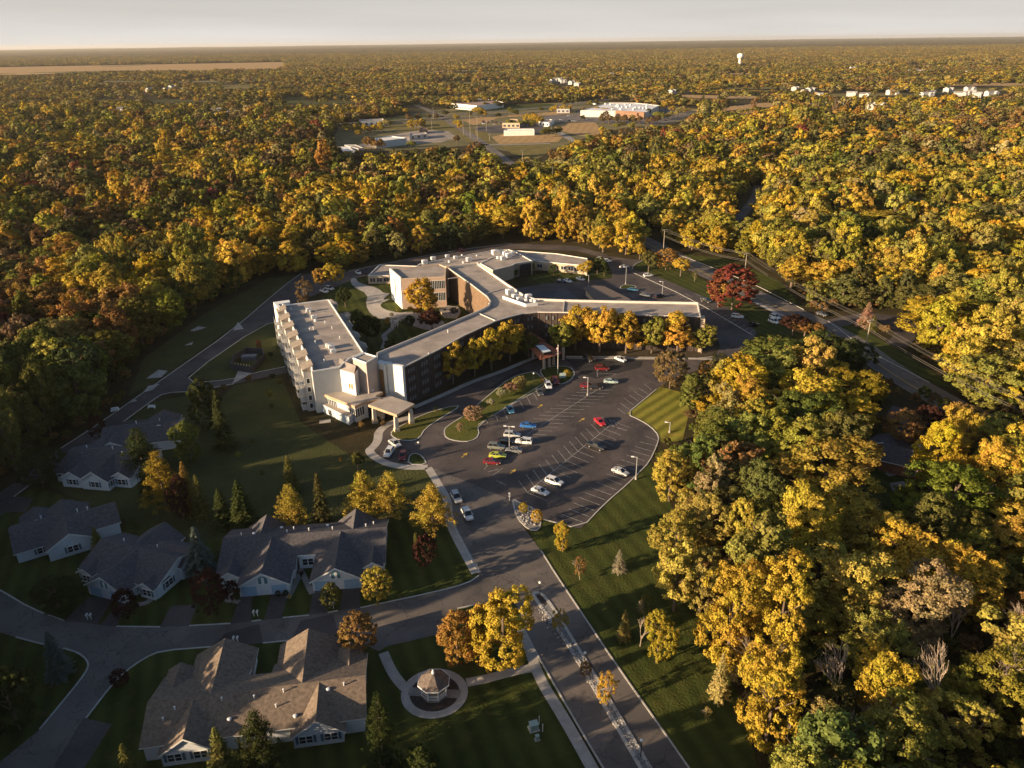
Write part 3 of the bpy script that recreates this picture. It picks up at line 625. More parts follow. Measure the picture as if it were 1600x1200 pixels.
Pv = ccw(zz([(588.5, 566.5), (601, 570), (606, 565.5), (593, 562)], ZR + .2)); b = MB(); b.prism(Pv, 0, ZR + .2, 0, 0); b.build('stair_bay', WHITE, dr)
f0, f1 = zz([(588.5, 566.5), (601, 570)], ZR + .2)
ang = math.atan2((f1 - f0).y, (f1 - f0).x); c_ = (f0 + f1) / 2; nn2 = Vector((math.sin(ang), -math.cos(ang)))
Pg2 = ccw(zz([(600, 568.8), (610, 567.8), (612, 563), (602, 564)], ZR)); b = MB(); b.prism(Pg2, 0, ZR, 0, 0); b.build('grey_recess', GREY_P, dr)
def grid(b):
    w, h = 1.7, 9.0; b.face([(-w / 2, 0, 0), (w / 2, 0, 0), (w / 2, 0, h), (-w / 2, 0, h)], 1)
    for i in range(3): b.box((-w / 2 + i * w / 2, -.03, 0), .1, .08, h)
    for i in range(10): b.box((0, -.035, i * h / 9), w, .07, .1)
inst('stair_window', 'stairwin', grid, [mat('bronze_frame', (.2, .12, .06), .5, 0), mat('amber_glass', (.30, .17, .07), .3, .1)], dr, (c_.x + nn2.x * .02, c_.y + nn2.y * .02, 2.2), ang)

# --- apartment block on the left -------------------------------------------------------------
ZA = 13.5
apt = empty('apartment_block', G(480, 600), 'pale five storey apartment block with stepped balcony bays along its left side', 'building')
Pa = ccw(zz([(440.6, 477), (513.5, 467.5), (567.9, 550), (545, 560), (530.5, 573), (487.4, 580)], ZA)); b = MB(); b.prism(Pa, 0, ZA, 0, False); b.build('wall', BLUEG, apt)
flat_roof(apt, Pa, ZA, ROOF_G, TRIM, .35, .3)
A0, A1 = zz([(487.4, 580), (440.6, 477)], ZA); dv = (A1 - A0); LL = dv.length; dv.normalize(); no = Vector((-dv.y, dv.x));
if no.x > 0: no = -no
ba = math.atan2(dv.y, dv.x)
for k in range(7):
    t = (k + .12) / 7 * LL + 1.0; w = 4.6; p0 = A0 + dv * t; P4 = ccw([p0, p0 + dv * w, p0 + dv * w + no * 2.3, p0 + no * 2.3])
    bay_ = MB(); bay_.prism(P4, 0, ZA - .2, 0, False); o = bay_.build('balcony_bay', mat('balcony_wall', (.40, .385, .37), .8, .05), apt)
    rp = MB(); Q = offset(P4, -.25, True); zb_, zt_ = ZA - .2, ZA + 1.1
    io = [0, 1, 2, 3]; q_in = sorted(Q, key=lambda q: (q - A0).dot(no))[:2]; q_out = sorted(Q, key=lambda q: (q - A0).dot(no))[2:]
    q_in.sort(key=lambda q: q.dot(dv)); q_out.sort(key=lambda q: q.dot(dv)); i0, i1, o0, o1 = *q_in, *q_out; i0, i1 = i0 - no * .5, i1 - no * .5
    for f_ in ([(o0, zb_ + .1), (o1, zb_ + .1), (i1, zt_), (i0, zt_)], [(o0, zb_ + .1), (i0, zt_), (i0, zb_ - 1), (o0, zb_ - .2)], [(i1, zt_), (o1, zb_ + .1), (o1, zb_ - .2), (i1, zb_ - 1)], [(i1, zt_), (i0, zt_), (i0, zb_ - 1), (i1, zb_ - 1)]): rp.face([(q.x, q.y, z_) for q, z_ in f_])
    rp.build('bay_roof', mat('bay_roof_shingle', (.22, .185, .155), .95, .2, 1), o)
    cc = p0 + dv * (w / 2) + no * 2.3; face = ba - math.pi if (Vector((math.sin(ba), -math.cos(ba))).dot(no) < 0) else ba
    def balc(b):
        b.face([(-1.8, 0, 0), (1.8, 0, 0), (1.8, 0, 2.0), (-1.8, 0, 2.0)], 1); b.box((0, -.7, -.15), 3.8, 1.4, .15)
        b.box((0, -1.38, .95), 3.8, .06, .07)
        for i in range(13): b.box((-1.85 + i * .308, -1.38, 0), .05, .05, .95)
        for sx in (-1.88, 1.88): b.box((sx, -.7, .95), .06, 1.4, .07); b.box((sx, -1.36, 0), .12, .12, 2.2)
    for z in (.6, 3.2, 5.9, 8.6, 10.6)[:4]:
        inst('balcony', 'balc', balc, [mat('balcony_rail', (.5, .49, .47), .7, .05), GLASS], apt, (cc.x + no.x * .02, cc.y + no.y * .02, z), face)
    # near side of each bay 
    s0 = p0 + no * 1.15; windows_on(apt, p0 + no * 2.2, p0 + no * .1, (1.0, 3.6, 6.3, 9.0), (.5,), .9, 1.5, 1)
    if k < 6:
        q0 = A0 + dv * (t + w + 2.2); windows_on(apt, q0 - dv * 1.2 * (1 if face != ba else 1), q0 + dv * 1.2, (1.2, 3.9, 6.6, 9.3), (.5,), 1.1, 1.5, 2) if False else None
        for z in (1.2, 3.9, 6.6, 9.3):
            q = q0 + no * .02; window(apt, (q.x, q.y, z), face, 1.5, 1.5, 2)
pw = MB(); pw.strip([A0 - no * .25 + dv * .3, A1 - no * .25 - dv * .3], .3, ZA - .3, ZA + .75); pw.build('front_parapet', TRIM, apt)
# small pyramid roofs of the courtyard side
for (x, y) in [(518, 472), (534, 494), (541, 505), (552, 521.5), (563, 538)]:
    p = G(x, y + 3, 9.6); b = MB(); b.box((p.x, p.y, 0), 3.4, 3.4, 9.6, .35); o = b.build('courtyard_bay', BLUEG, apt)
    r = MB(); r.box((p.x, p.y, 9.6), 4.4, 4.4, 1.9, .35, 0, .04); r.build('pyramid_roof', ROOF_T, o)
for (x, y, k, s) in [(483, 487, 1, 1), (485, 490, 0, 1.2), (491, 498, 1, 1), (493, 502, 2, 1), (514, 543, 1, 1), (518, 545, 1, 1), (521, 551, 1, .9), (494, 486, 2, .6), (478, 489, 0, .8), (484, 517, 0, 1), (490, 515, 0, 1), (493, 537, 0, 1), (508, 505, 0, .8), (519, 514, 0, .8), (507, 566, 0, 1), (455, 485, 0, 1), (531, 529, 0, .8)]:
    vent(apt, G(x, y, ZA - .35), s, k)
# raised corner at the far end
b = MB(); Q = ccw(zz([(427, 472), (452, 468.5), (453, 472), (434, 475), (441, 482), (436, 484)], ZA + .3)); b.prism(Q, 0, ZA + .3, 0, 0); b.build('corner_frame', TRIM, apt)
# link between apartment block and tower
link = empty('link_block', G(540, 610), 'white link with a curved grey roof between apartment block and grey tower', 'building')
Pl = ccw(zz([(529.5, 574), (553, 581), (565, 566), (545, 558)], 13.2)); b = MB(); b.prism(Pl, 0, 12.6, 0, False); b.build('wall', WHITE, link)
b = MB(); Q = [(530, 573.5), (531, 560), (536, 563), (544, 568), (553, 573), (560, 580)]
p_out = zz([(529.5, 574), (541, 577.5), (553, 581)], 13.2); p_in = zz([(530, 559), (540, 565), (556, 571)], 13.7)
for i in range(2): b.face([(p_out[i].x, p_out[i].y, 12.62), (p_out[i + 1].x, p_out[i + 1].y, 12.62), (p_in[i + 1].x, p_in[i + 1].y, 13.6), (p_in[i].x, p_in[i].y, 13.6)])
b.build('roof', ROOF_T, link)
lw0, lw1 = zz([(529.5, 574), (553, 581)], 13.2); windows_on(link, lw0, lw1, (7.4,), (.62, .78), .7, 1.6, 1, MATS['amber_glass'], TRIM)
b = MB()
for i in range(5):
    p = G(527 + i * 4, 599 + i * 1.3, 5.6); b.box((p.x, p.y, 5.6), 1.0, .5, 1.1, .2)
for i in range(6):
    p = G(537 + i * 2.3, 597 + i * 1.2, 5.6); b.sphere((p.x, p.y, 6.0), .35, 1, 6, 4)
b.build('terrace_wall', [CREAM, mat('potted_green', (.03, .035, .015), .9, .3)], link)

# --- low entrance wing, with tan fascia, and the porte cochere -------------------------------
ent_w = empty('entrance_wing', G(540, 650), 'low white wing with tall dark windows under a tan edged flat roof', 'building')
ZE = 5.6
Pe = ccw(zz([(504, 615), (513, 599), (530, 597), (548, 605), (575, 611), (601, 610), (585, 618), (597, 623), (573, 628), (554, 634.5)], ZE))
Pe = ccw(zz([(504, 615), (513, 600), (530, 597), (575, 611), (598, 612), (586, 619), (596, 623), (570, 627), (554, 634.5)], ZE))
b = MB(); b.prism(offset(Pe, .5, True), 0, ZE - .8, 0, False); b.build('wall', mat('warm_white_wall', (.62, .6, .56), .8, .05), ent_w)
b = MB(); b.prism(Pe, ZE - .85, ZE, 0, 1); b.build('roof', [mat('tan_fascia', (.42, .29, .19), .7, .1), ROOF_T], ent_w)
e0, e1 = [Vector((q.x, q.y)) for q in (G(504, 615, ZE), G(554, 634.5, ZE))]; dd = (e1 - e0).normalized(); nn = Vector((dd.y, -dd.x)); f0, f1 = e0 - nn * .5, e1 - nn * .5
windows_on(ent_w, f0, f1, (1.9,), [.09 + .055 * i for i in range(6)] + [.81, .87, .93], .62, 2.4, 1)
windows_on(ent_w, f0, f1, (.1,), [.14, .2], .8, 1.5, 1)
g0, g1 = e1, Vector(G(570, 627, ZE).xy); dd2 = (g1 - g0).normalized(); n2 = Vector((dd2.y, -dd2.x)); windows_on(ent_w, g0 - n2 * .5, g1 - n2 * .5, (1.5,), (.2, .42, .64, .86), .6, 2.6, 1)
vent(ent_w, G(540, 608, ZE), .6, 2); vent(ent_w, G(560, 616, ZE), .5, 2); vent(ent_w, G(582, 611, ZE), .8, 2)
b = MB(); q = G(508, 659); b.box((q.x, q.y, 0), 3.2, 1.6, .25, .2); b.build('step', CONC, ent_w)
wk = empty('basement_wing', G(515, 655), 'low pale blue rendered garden level wing below the white entrance wing', 'building')
Pk = ccw(zz([(492, 626), (505, 618), (553, 645), (545, 652)], 2.6)); b = MB(); b.prism(Pk, 0, 2.6, 0, 1); b.build('wall', [mat('bluish_render', (.42, .48, .52), .8, .05), ROOF_T], wk)
k0, k1 = zz([(492, 626), (545, 652)], 2.6); windows_on(wk, k0, k1, (.3,), (.42, .47), .8, 1.7, 1)
pc = empty('porte_cochere', G(615, 665), 'flat tan roofed drive-through canopy on three stone columns over the entrance drive', 'canopy')
ZP = 5.4
Pp = ccw(zz([(575, 632), (608, 618), (648, 631), (620, 648)], ZP)); b = MB(); b.prism(Pp, ZP - .75, ZP, 0, 1); b.poly([(p[0], p[1], ZP - .75) for p in Pp], 0); b.build('roof', [MATS['tan_fascia'], ROOF_T], pc)
for (x, y) in [(586, 660), (620, 673.5), (643, 661)]:
    p = G(x, y); b = MB(); b.box((p.x, p.y, 0), 1.25, 1.25, 4.6, .45, 0, .7); b.box((p.x, p.y, 0), 1.6, 1.6, .9, .45, 1, .9); b.build('column', [mat('column_stone', (.58, .5, .4), .85, .1), CREAM], pc)
b = MB(); b.box((*G(601, 626).xy, 0), .1, .1, .1); 
# dark recess canopy between
gl = empty('entrance_vestibule', G(600, 640), 'dark glazed entrance vestibule under the drive-through canopy', 'entrance')
Pg = ccw(zz([(572, 630), (580, 622), (607, 619), (600, 633)], 4.6)); b = MB(); b.prism(Pg, 0, 4.5, 0, 1); b.build('wall', [mat('dark_glazing', (.03, .028, .03), .25, .1), ROOF_T], gl)
# --- brown roofed entrance of the dark wing ---------------------------------------------------
ce = empty('hipped_entrance', G(850, 575), 'entrance canopy with rust coloured hipped roof and a skylight on pale columns', 'canopy')
def q3(x, y, z): p = G(790 + x / 10, 500 + y / 10, z); return p
zr = 4.4
b = MB()
c4 = [q3(540, 625, zr), q3(900, 520, zr), q3(620, 345, zr), q3(300, 360, zr)]
C_ = [Vector(v) for v in c4]
top = [at(C_[0], C_[2], .28) + Vector((0, 0, 1.3)), at(C_[1], C_[3], .28) + Vector((0, 0, 1.3)), at(C_[2], C_[0], .2) + Vector((0, 0, 1.3)), at(C_[3], C_[1], .2) + Vector((0, 0, 1.3))]
for i in range(4): j = (i + 1) % 4; b.face([C_[i], C_[j], top[j], top[i]])
b.face(top); b.face([C_[3], C_[2], C_[1], C_[0]]); b.build('roof', RUST, ce)
sk = MB(); s4 = [q3(465, 395, 5.9), q3(590, 510, 5.9), q3(710, 485, 5.9), q3(590, 388, 5.9)]; sk.poly(s4); cc = sum((Vector(v) for v in s4), Vector()) / 4
sk.v = [(v[0], v[1], 5.9) for v in sk.v]; fr = MB()
sk.build('skylight', mat('skylight_glass', (.55, .66, .72), .3, .05), ce)
fr.prism([cc.xy + (Vector(v).xy - cc.xy) * 1.15 for v in s4], 5.2, 5.86, 0, 0); fr.build('skylight_curb', mat('dark_curb', (.04, .03, .03), .8, 0), ce)
h4 = [q3(270, 330, 5), q3(400, 375, 5), q3(640, 335, 5), q3(420, 190, 5)]; apx = q3(445, 265, 7.6); apx2 = q3(360, 200, 7.6); b = MB()
hv = [Vector(v) for v in h4]
b.face([hv[1], hv[2], apx]); b.face([hv[0], hv[1], apx, apx2]); b.face([hv[2], hv[3], apx2, apx]); b.face([hv[3], hv[0], apx2]); b.build('hip_roof', RUST, ce)
b = MB(); b.prism([v.xy for v in hv], 0, 5, 0, False); b.build('lobby_wall', DARKB, ce)
for (x, y) in [(600, 770), (680, 740), (750, 700), (430, 600), (900, 620)]:
    p = G(790 + x / 10, 500 + y / 10); b = MB(); b.box((p.x, p.y, 0), .7, .7, zr, .4); b.build('column', mat('tan_column', (.42, .34, .26), .85, .08), ce)
# --- north white block with brick front -------------------------------------------------------
nb = empty('chapel_block', G(640, 470), 'tan three storey block with a bright white left end above the courtyard', 'building')
Pn = ccw(zz([(610.4, 420.5), (627.4, 435.2), (696, 432), (697, 417), (687, 412.5)], 13)); b = MB(); b.prism(Pn, 0, 13, 0, False); b.build('wall', mat('pink_brick', (.40, .29, .22), .9, .1, .8), nb); flat_roof(nb, Pn, 13, ROOF_G, CREAM, .35, .3)
n0, n1 = zz([(610.4, 420.5), (627.4, 435.2)], 13); dd = (n1 - n0).normalized(); nn = Vector((dd.y, -dd.x)); nn = nn if nn.x < 0 else -nn
b = MB(); b.prism([n0 - nn * .1, n1 - nn * .1 - dd * .1, n1 + nn * .5 - dd * .1, n0 + nn * .5], 0, 13.4, 0, 0); b.build('white_end_wall', WHITE, nb)
m0 = at(n0, n1, .47) + nn * .53; window(nb, (m0.x, m0.y, 3), math.atan2(dd.y, dd.x) if Vector((math.sin(math.atan2(dd.y, dd.x)), -math.cos(math.atan2(dd.y, dd.x)))).dot(nn) > 0 else math.atan2(dd.y, dd.x) + math.pi, 1.2, 8, 1)
w0, w1 = zz([(627.4, 435.2), (696, 432)], 13); windows_on(nb, w0, w1, (3, 8), (.7, .78, .86, .94), 1.3, 3.4, 2)
# --- single-storey north wings ------------------------------------------------------------------
lowm = CREAM
def low(name, label, px, z, wins=None, roofm=ROOF_G, wallm=CREAM):
    t = empty(name, G(*px[0]), label, 'building'); P = ccw(zz(px, z)); b = MB(); b.prism(P, 0, z, 0, False); b.build('wall', wallm, t)
    flat_roof(t, P, z, roofm, mat('white_coping', (.68, .64, .58), .7, .04), .3, .35)
    for (i, j, us, w, h, n, zz_) in (wins or []):
        a, c = zz([px[i], px[j]], z); windows_on(t, a, c, (zz_,), us, w, h, n)
    return t
lw = low('low_wing', 'single storey wing with hipped grey roof and square windows at the far left', [(574.6, 430.5), (610, 430), (655, 415.5), (592.5, 413.3)], 4, [(0, 1, (.2, .5, .8), 2.4, 1.8, 2, 1.0)])
l2 = low('low_wing', 'wide low flat roofed wing behind the north arm with white skylight boxes', [(650, 417), (690, 416), (745, 410), (760, 420), (800, 411), (838, 406), (795, 389.5), (770, 391), (700, 403), (655, 412)], 5.2)
l3 = low('low_wing', 'low cream wing with a row of square dark windows facing the east lot', [(832, 407.5), (860, 409.5), (917.5, 415), (918, 403.5), (870, 396), (797, 390.5)], 4.4, [(0, 1, (.4,), 2.4, 1.7, 2, 1.3), (1, 2, (.08, .36, .56, .72, .9), 2.4, 1.7, 2, 1.3)])
l4 = low('low_wing', 'cream block with rooftop machines beside the dark glass court', [(770, 422), (800, 414.5), (805, 411.5), (832, 407.5), (806, 393), (768, 402), (750, 411)], 6.5)
b = MB(); gq = zz([(812, 412), (829, 409.5)], 6.5); dd = (gq[1] - gq[0]).normalized(); nn = Vector((dd.y, -dd.x)); b.prism([gq[0], gq[1], gq[1] + nn * .6, gq[0] + nn * .6], 0, 6.2, 0, 0); b.build('dark_glass_bay', MATS['dark_glazing'], l4)
for (x, y, k, s) in [(774, 398, 1, 1.8), (782, 397, 1, 1.5), (790, 399, 1, 1.4), (778, 404, 2, 1.6), (786, 406, 1, 1.3), (795, 402, 1, 1.5), (800, 399, 1, 1.3), (792, 394, 2, 1.2)]: vent(l4, G(x, y, 6.2), s, k)
for (x, y, k, s) in [(677, 406, 1, 1.2), (699, 402, 1, 1.0), (664, 412, 1, 1.4), (702, 410, 2, 1.2), (724, 411, 2, 1), (733, 408, 1, 1.4), (745, 400, 2, .8), (722, 400, 2, 1), (712, 404, 1, 1)]: vent(l2, G(x, y, 4.9), s, k)
# carports in the east lot
for i, (px, mt, lb) in enumerate([([(856, 466), (871, 455), (884, 451), (902, 466), (902, 480), (856, 480)], SHING_D, 'dark shingled carport roof beside the cream north building'), ([(912, 449), (928, 446), (944, 447), (985, 467), (985, 478), (938, 478)], SHING, 'brownish red shingled low roof behind the east wing')]):
    t = empty('carport', G(*px[0]), lb, 'carport'); P = ccw(zz(px, 3.4)); b = MB(); b.prism(P, 2.9, 3.4, 0, 1); b.build('roof', [BROWNW, mt], t)
    b = MB(); b.prism(offset(P, .8, True), 0, 2.9, 0, False); b.build('wall', DARKB if i == 0 else CREAM, t)
# courtyard bits -----------------------------------------------------------------------------------
p = G(706, 491); t = empty('courtyard_patio', p, 'raised paved patio with low wall and dark furniture in the courtyard', 'patio')
Pq = ccw(gp([(686, 486), (700, 480), (716, 482), (720, 490), (714, 498), (694, 497)])); b = MB(); b.prism(Pq, 0, .8, 0, 1); b.build('base', [CREAM, CONC_D], t)
rng = random.Random(5)
for k in range(7):
    q = G(694 + rng.random() * 20, 486 + rng.random() * 7); b = MB(); b.box((q.x, q.y, .8), 1.4, .8, .5, rng.random() * 3); b.box((q.x + .4, q.y + .3, 1.3), 1.2, .15, .5, rng.random() * 3); b.build('garden_seat', BLACK, t)
t = empty('pergola', G(568, 508), 'small white pergola beside the courtyard path', 'pergola')
b = MB(); p0 = G(617, 510)
for sx in (-1.2, 1.2):
    for sy in (-1, 1): b.box((p0.x + sx, p0.y + sy, 0), .15, .15, 2.4)
b.build('frame', TRIM, t); b = MB()
for k in range(7): b.box((p0.x - 1.5 + k * .5, p0.y, 2.4), .1, 2.8, .15)
b.build('slats', TRIM, t)
# fenced enclosure west of the apartments
t = empty('screened_enclosure', G(383, 580), 'dark slatted enclosure with a row of pale posts beside the service drive', 'enclosure')
Pq = ccw(gp([(361, 577), (367, 563), (385, 552), (411, 553), (414, 562), (394, 583)])); b = MB(); b.strip(Pq, .25, 0, 2.2, 0, True); b.build('fence_panel', mat('dark_slats', (.045, .045, .055), .7, .2, 4), t)
for k in range(6): q = at(G(369, 577), G(391, 580), k / 5); b = MB(); b.box((q.x, q.y, 0), .25, .25, 2.3, 0); b.build('post', mat('straw_post', (.5, .42, .25), .8, 0), t)
b = MB(); q = G(390, 562); b.box((q.x, q.y, 0), 5, 2.6, 1.6, .1); b.build('generator', mat('slate_metal', (.10, .11, .14), .5, .1), t)
# ------------------------------------------------------------------ shingled houses
def gable(house, O, ux, uy, a0, a1, c, wl, wr, zr, slope, ov=.45, wall=SIDING, roof=SHING, hip0=False, hip1=False, trim0=True, trim1=True, zlow=0.0):
    """ridge along ux from a0 to a1 at cross position c; wl / wr = run to the left and right wall"""
    X = lambda a, b_, z: (O.x + ux.x * a + uy.x * b_, O.y + ux.y * a + uy.y * b_, z)
    zl, zrr = zr - slope * wl, zr - slope * wr
    w = MB()
    L0, L1, R0, R1 = (a0, c + wl), (a1, c + wl), (a0, c - wr), (a1, c - wr)
    w.face([X(*L0, 0), X(*L1, 0), X(*L1, zl), X(*L0, zl)]); w.face([X(*R1, 0), X(*R0, 0), X(*R0, zrr), X(*R1, zrr)])
    w.face([X(a0, c + wl, 0), X(a0, c + wl, zl), X(a0, c, zr - (slope * 1 if hip0 else 0)), X(a0, c - wr, zrr), X(a0, c - wr, 0)])
    w.face([X(a1, c + wl, 0), X(a1, c - wr, 0), X(a1, c - wr, zrr), X(a1, c, zr), X(a1, c + wl, zl)])
    w.build('wall', wall, house)
    r = MB(); T = .22; zle, zre = zr - slope * (wl + ov), zr - slope * (wr + ov)
    b0, b1 = a0 - ov, a1 + ov
    for s_, W_, ze in ((1, wl + ov, zle), (-1, wr + ov, zre)):
        for dz in (T,):
            r.face([X(b0, c, zr + dz), X(b1, c, zr + dz), X(b1, c + s_ * W_, ze + dz), X(b0, c + s_ * W_, ze + dz)])
            r.face([X(b0, c + s_ * W_, ze), X(b1, c + s_ * W_, ze), X(b1, c, zr), X(b0, c, zr)])
    ro = r.build('roof', roof, house)
    f = MB()
    for s_, W_, ze in ((1, wl + ov, zle), (-1, wr + ov, zre)):
        f.face([X(b0, c + s_ * W_, ze), X(b1, c + s_ * W_, ze), X(b1, c + s_ * W_, ze + T), X(b0, c + s_ * W_, ze + T)])
        for bb in (b0, b1):
            f.face([X(bb, c, zr - .12), X(bb, c + s_ * W_, ze - .12), X(bb, c + s_ * W_, ze + T), X(bb, c, zr + T)])
    f.build('trim', TRIM, house); return ro
def gdoor(b):
    b.box((0, -.03, 0), 2.9, .08, 2.2, 0, 0)
    for k in range(4): b.box((0, -.075, .1 + k * .54), 2.7, .03, .46, 0, 0)
def hwin(b):
    for sx in (-.55, .55):
        b.face([(sx - .45, -.04, 0), (sx + .45, -.04, 0), (sx + .45, -.04, 1.35), (sx - .45, -.04, 1.35)], 1)
        b.box((sx, -.05, .65), .9, .05, .05)
    for sx in (-1.03, 0, 1.03): b.box((sx, -.04, -.06), .1, .08, 1.47)
    b.box((0, -.04, -.1), 2.2, .1, .1); b.box((0, -.04, 1.38), 2.2, .1, .1)
    for sx in (-1.35, 1.35): b.box((sx, -.03, -.05), .42, .06, 1.5, 0, 2)
SHUT = mat('blue_shutter', (.10, .16, .22), .7, 0)
ARCH = mat('teal_glass', (.10, .22, .26), .3, .1)
def arch(b):
    b.face([(-.9, -.03, 0), (.9, -.03, 0), (.9, -.03, 1.2), (.4, -.03, 1.7), (-.4, -.03, 1.7), (-.9, -.03, 1.2)], 1)
    b.box((0, -.06, 0), .55, .05, 1.5); b.box((0, -.04, -.1), 2.1, .08, .1)
    for s_ in (-1, 1): b.box((s_ * .98, -.04, 0), .14, .08, 1.3)
def duplex(label, O, ang, roof=SHING, wall=SIDING, half=False, group=None, vents=True, name='duplex_house'):
    h = empty(name, (O.x, O.y, 0), label, 'house'); ux = Vector((math.cos(ang), math.sin(ang))); uy = Vector((-ux.y, ux.x)); o2 = O.xy
    Pt = lambda a, b_, z: (o2.x + ux.x * a + uy.x * b_, o2.y + ux.y * a + uy.y * b_, z)
    sl = .36; zr = 5.4
    L = 16.4 if half else 33
    if half: gable(h, o2, ux, uy, 0, L, 0, 8, 8, zr, sl, roof=roof, wall=wall)
    else:
        gable(h, o2, ux, uy, 0, 14.9, 0, 6.2, 8, zr, sl, roof=roof, wall=wall); gable(h, o2, ux, uy, 15.4, 19.0, 0, 6.2, 4.8, zr - .01, sl, roof=roof, wall=wall, ov=.5); gable(h, o2, ux, uy, 19.5, L, 0, 6.2, 8, zr, sl, roof=roof, wall=wall)
    for c, cb in ((9.7, 7.0), (23.9, 26.4)):
        # garage wing towards -uy, rear wing towards +uy
        gable(h, o2, uy * -1, ux, 0.6, 12.5, c, 4.8, 4.8, zr - .03, .58, roof=roof, wall=wall)
        gable(h, o2, uy, ux * -1, .6, 7.7, -cb, 3.8, 3.8, zr - .06, .72, roof=roof, wall=wall)
        for s_ in (-1, 1): inst('garage_door', 'gdoor', gdoor, [GDOOR], h, Pt(c + s_ * 2.9, -12.52, .05), ang)
        inst('arched_window', 'archw', arch, [TRIM, ARCH], h, Pt(c, -12.52, 2.75), ang)
        for s_ in (-1, 1): inst('window', 'hwin', hwin, [TRIM, GLASS, SHUT], h, Pt(cb + s_ * 1.9, 7.72, .9), ang + math.pi)
    # little porch gables
    for a in ([1.6] if half else [2.5, 30.9]):
        gable(h, o2, uy * -1, ux, 4.0, 9.6, a, 1.8, 1.8, 3.9, .62, roof=roof, wall=wall, ov=.35)
        inst('window', 'hwin', hwin, [TRIM, GLASS, SHUT], h, Pt(a, -9.62, .8), ang, (.75, 1, .9))
    for a, s_ in ((-.02, -1), (L + .02, 1)):
        for bb in (-4, 3.4): inst('window', 'hwin', hwin, [TRIM, GLASS, SHUT], h, Pt(a, bb, .9), ang + (-math.pi / 2 if s_ < 0 else math.pi / 2))
    if not half: inst('porch_window', 'hwin2', hwin, [TRIM, GLASS, TRIM], h, Pt(17.2, -4.83, .9), ang, (1.1, 1, 1.1))
    if vents:
        for a, bb in [(3, 1.2), (7, 2.6), (12.5, 1.0), (13.5, 3.2), (17, 1.4), (22, 1.1), (29, 1.6), (30.5, 3.0)]:
            if a < L: p = Pt(a, bb, zr - sl * bb + .1); vent(h, p, .75, 0)
        for a, bb in [(10.5, 5.0), (5.5, 1.6), (20.5, 4.2)]:
            if a < L: p = Pt(a, bb, zr - sl * bb + .15); vent(h, p, .6, 2)
    return h
duplex('grey shingled duplex with two pale blue garage gables facing the street', Vector((-60.5, 134.1, 0)), rad(5.6), SHING_D)
duplex('sunlit tan shingled duplex at the bottom with two white rear gables', Vector((-25.0, 95.3, 0)), rad(188.8), SHING_T, name='duplex_house')
def cottage(label, O, ang, blocks, roof=SHING_D, items=()):
    h = empty('shingled_house', (O.x, O.y, 0), label, 'house'); ux = Vector((math.cos(ang), math.sin(ang))); uy = Vector((-ux.y, ux.x)); o2 = O.xy
    for (ax, a0, a1, c, w1, w2, zr, sl) in blocks:
        if ax == 'x': gable(h, o2, ux, uy, a0, a1, c, w1, w2, zr, sl, roof=roof)
        else: gable(h, o2, uy, ux * -1, a0, a1, -c, w1, w2, zr, sl, roof=roof)
    for (k, a, bb, z, da) in items:
        p = (o2.x + ux.x * a + uy.x * bb, o2.y + ux.y * a + uy.y * bb, z)
        if k == 'g': inst('garage_door', 'gdoor', gdoor, [GDOOR], h, p, ang + da)
        if k == 'w': inst('window', 'hwin', hwin, [TRIM, GLASS, SHUT], h, p, ang + da)
        if k == 'a': inst('arched_window', 'archw', arch, [TRIM, ARCH], h, p, ang + da)
        if k == 'v': vent(h, p, .8, 0)
    return h
HP = math.pi / 2
# third house: garage gable towards the street, wide body behind, gable end on the right
V3 = lambda x, y: Vector((x, y, 0))
cottage('dark shingled house with a white garage gable beside the dark red round tree', V3(-78.6, 131.6), rad(-20), [
    ('x', -8.2, 11.0, 0, 5.2, 6.4, 5.4, .4), ('y', -9.7, 0, 1.4, 4.7, 4.7, 5.38, .6), ('y', 0, 9, -.5, 4.4, 4.4, 5.3, .6), ('y', -7.4, -3, -6.0, 1.8, 1.8, 3.9, .6), ('y', -7.0, -3, 9.0, 1.8, 1.8, 3.9, .6), ('x', 4, 11.6, 3.4, 3.4, 3.4, 5.3, .6)],
    items=[('g', -1.2, -9.72, .05, 0), ('g', 4.0, -9.72, .05, 0), ('a', 1.4, -9.72, 2.7, 0), ('w', -6, -7.42, .8, 0), ('w', 9.0, -7.02, .8, 0), ('w', 11.02, -3.2, .9, HP), ('w', 11.62, 3.2, .9, HP), ('w', 6.12, -5, .9, HP), ('v', -4, 1.4, 4.9, 0), ('v', 4, 2.2, 4.6, 0)])
cottage('dark house at the left edge with a pale blue roof gable', V3(-94.1, 136.7), rad(32.9), [
    ('y', .4, 16, -.5, 4.6, 4.6, 5.4, .55), ('x', -10.8, 0, 9.6, 5.6, 6, 5.3, .45), ('x', 0, 9.2, 8.0, 4.6, 4.6, 5.3, .5), ('y', 12, 17.5, -6, 3, 3, 4.6, .5)],
    items=[('w', -.5, .38, .9, 0), ('w', -6, 3.58, .9, 0), ('w', 9.22, 6, .9, HP), ('w', 9.22, 9.6, .9, HP), ('w', 4.12, 2, .9, HP), ('v', -5, 11, 4.9, 0), ('v', 2, 9.5, 4.9, 0), ('v', 4, 8.6, 5.2, 0)])
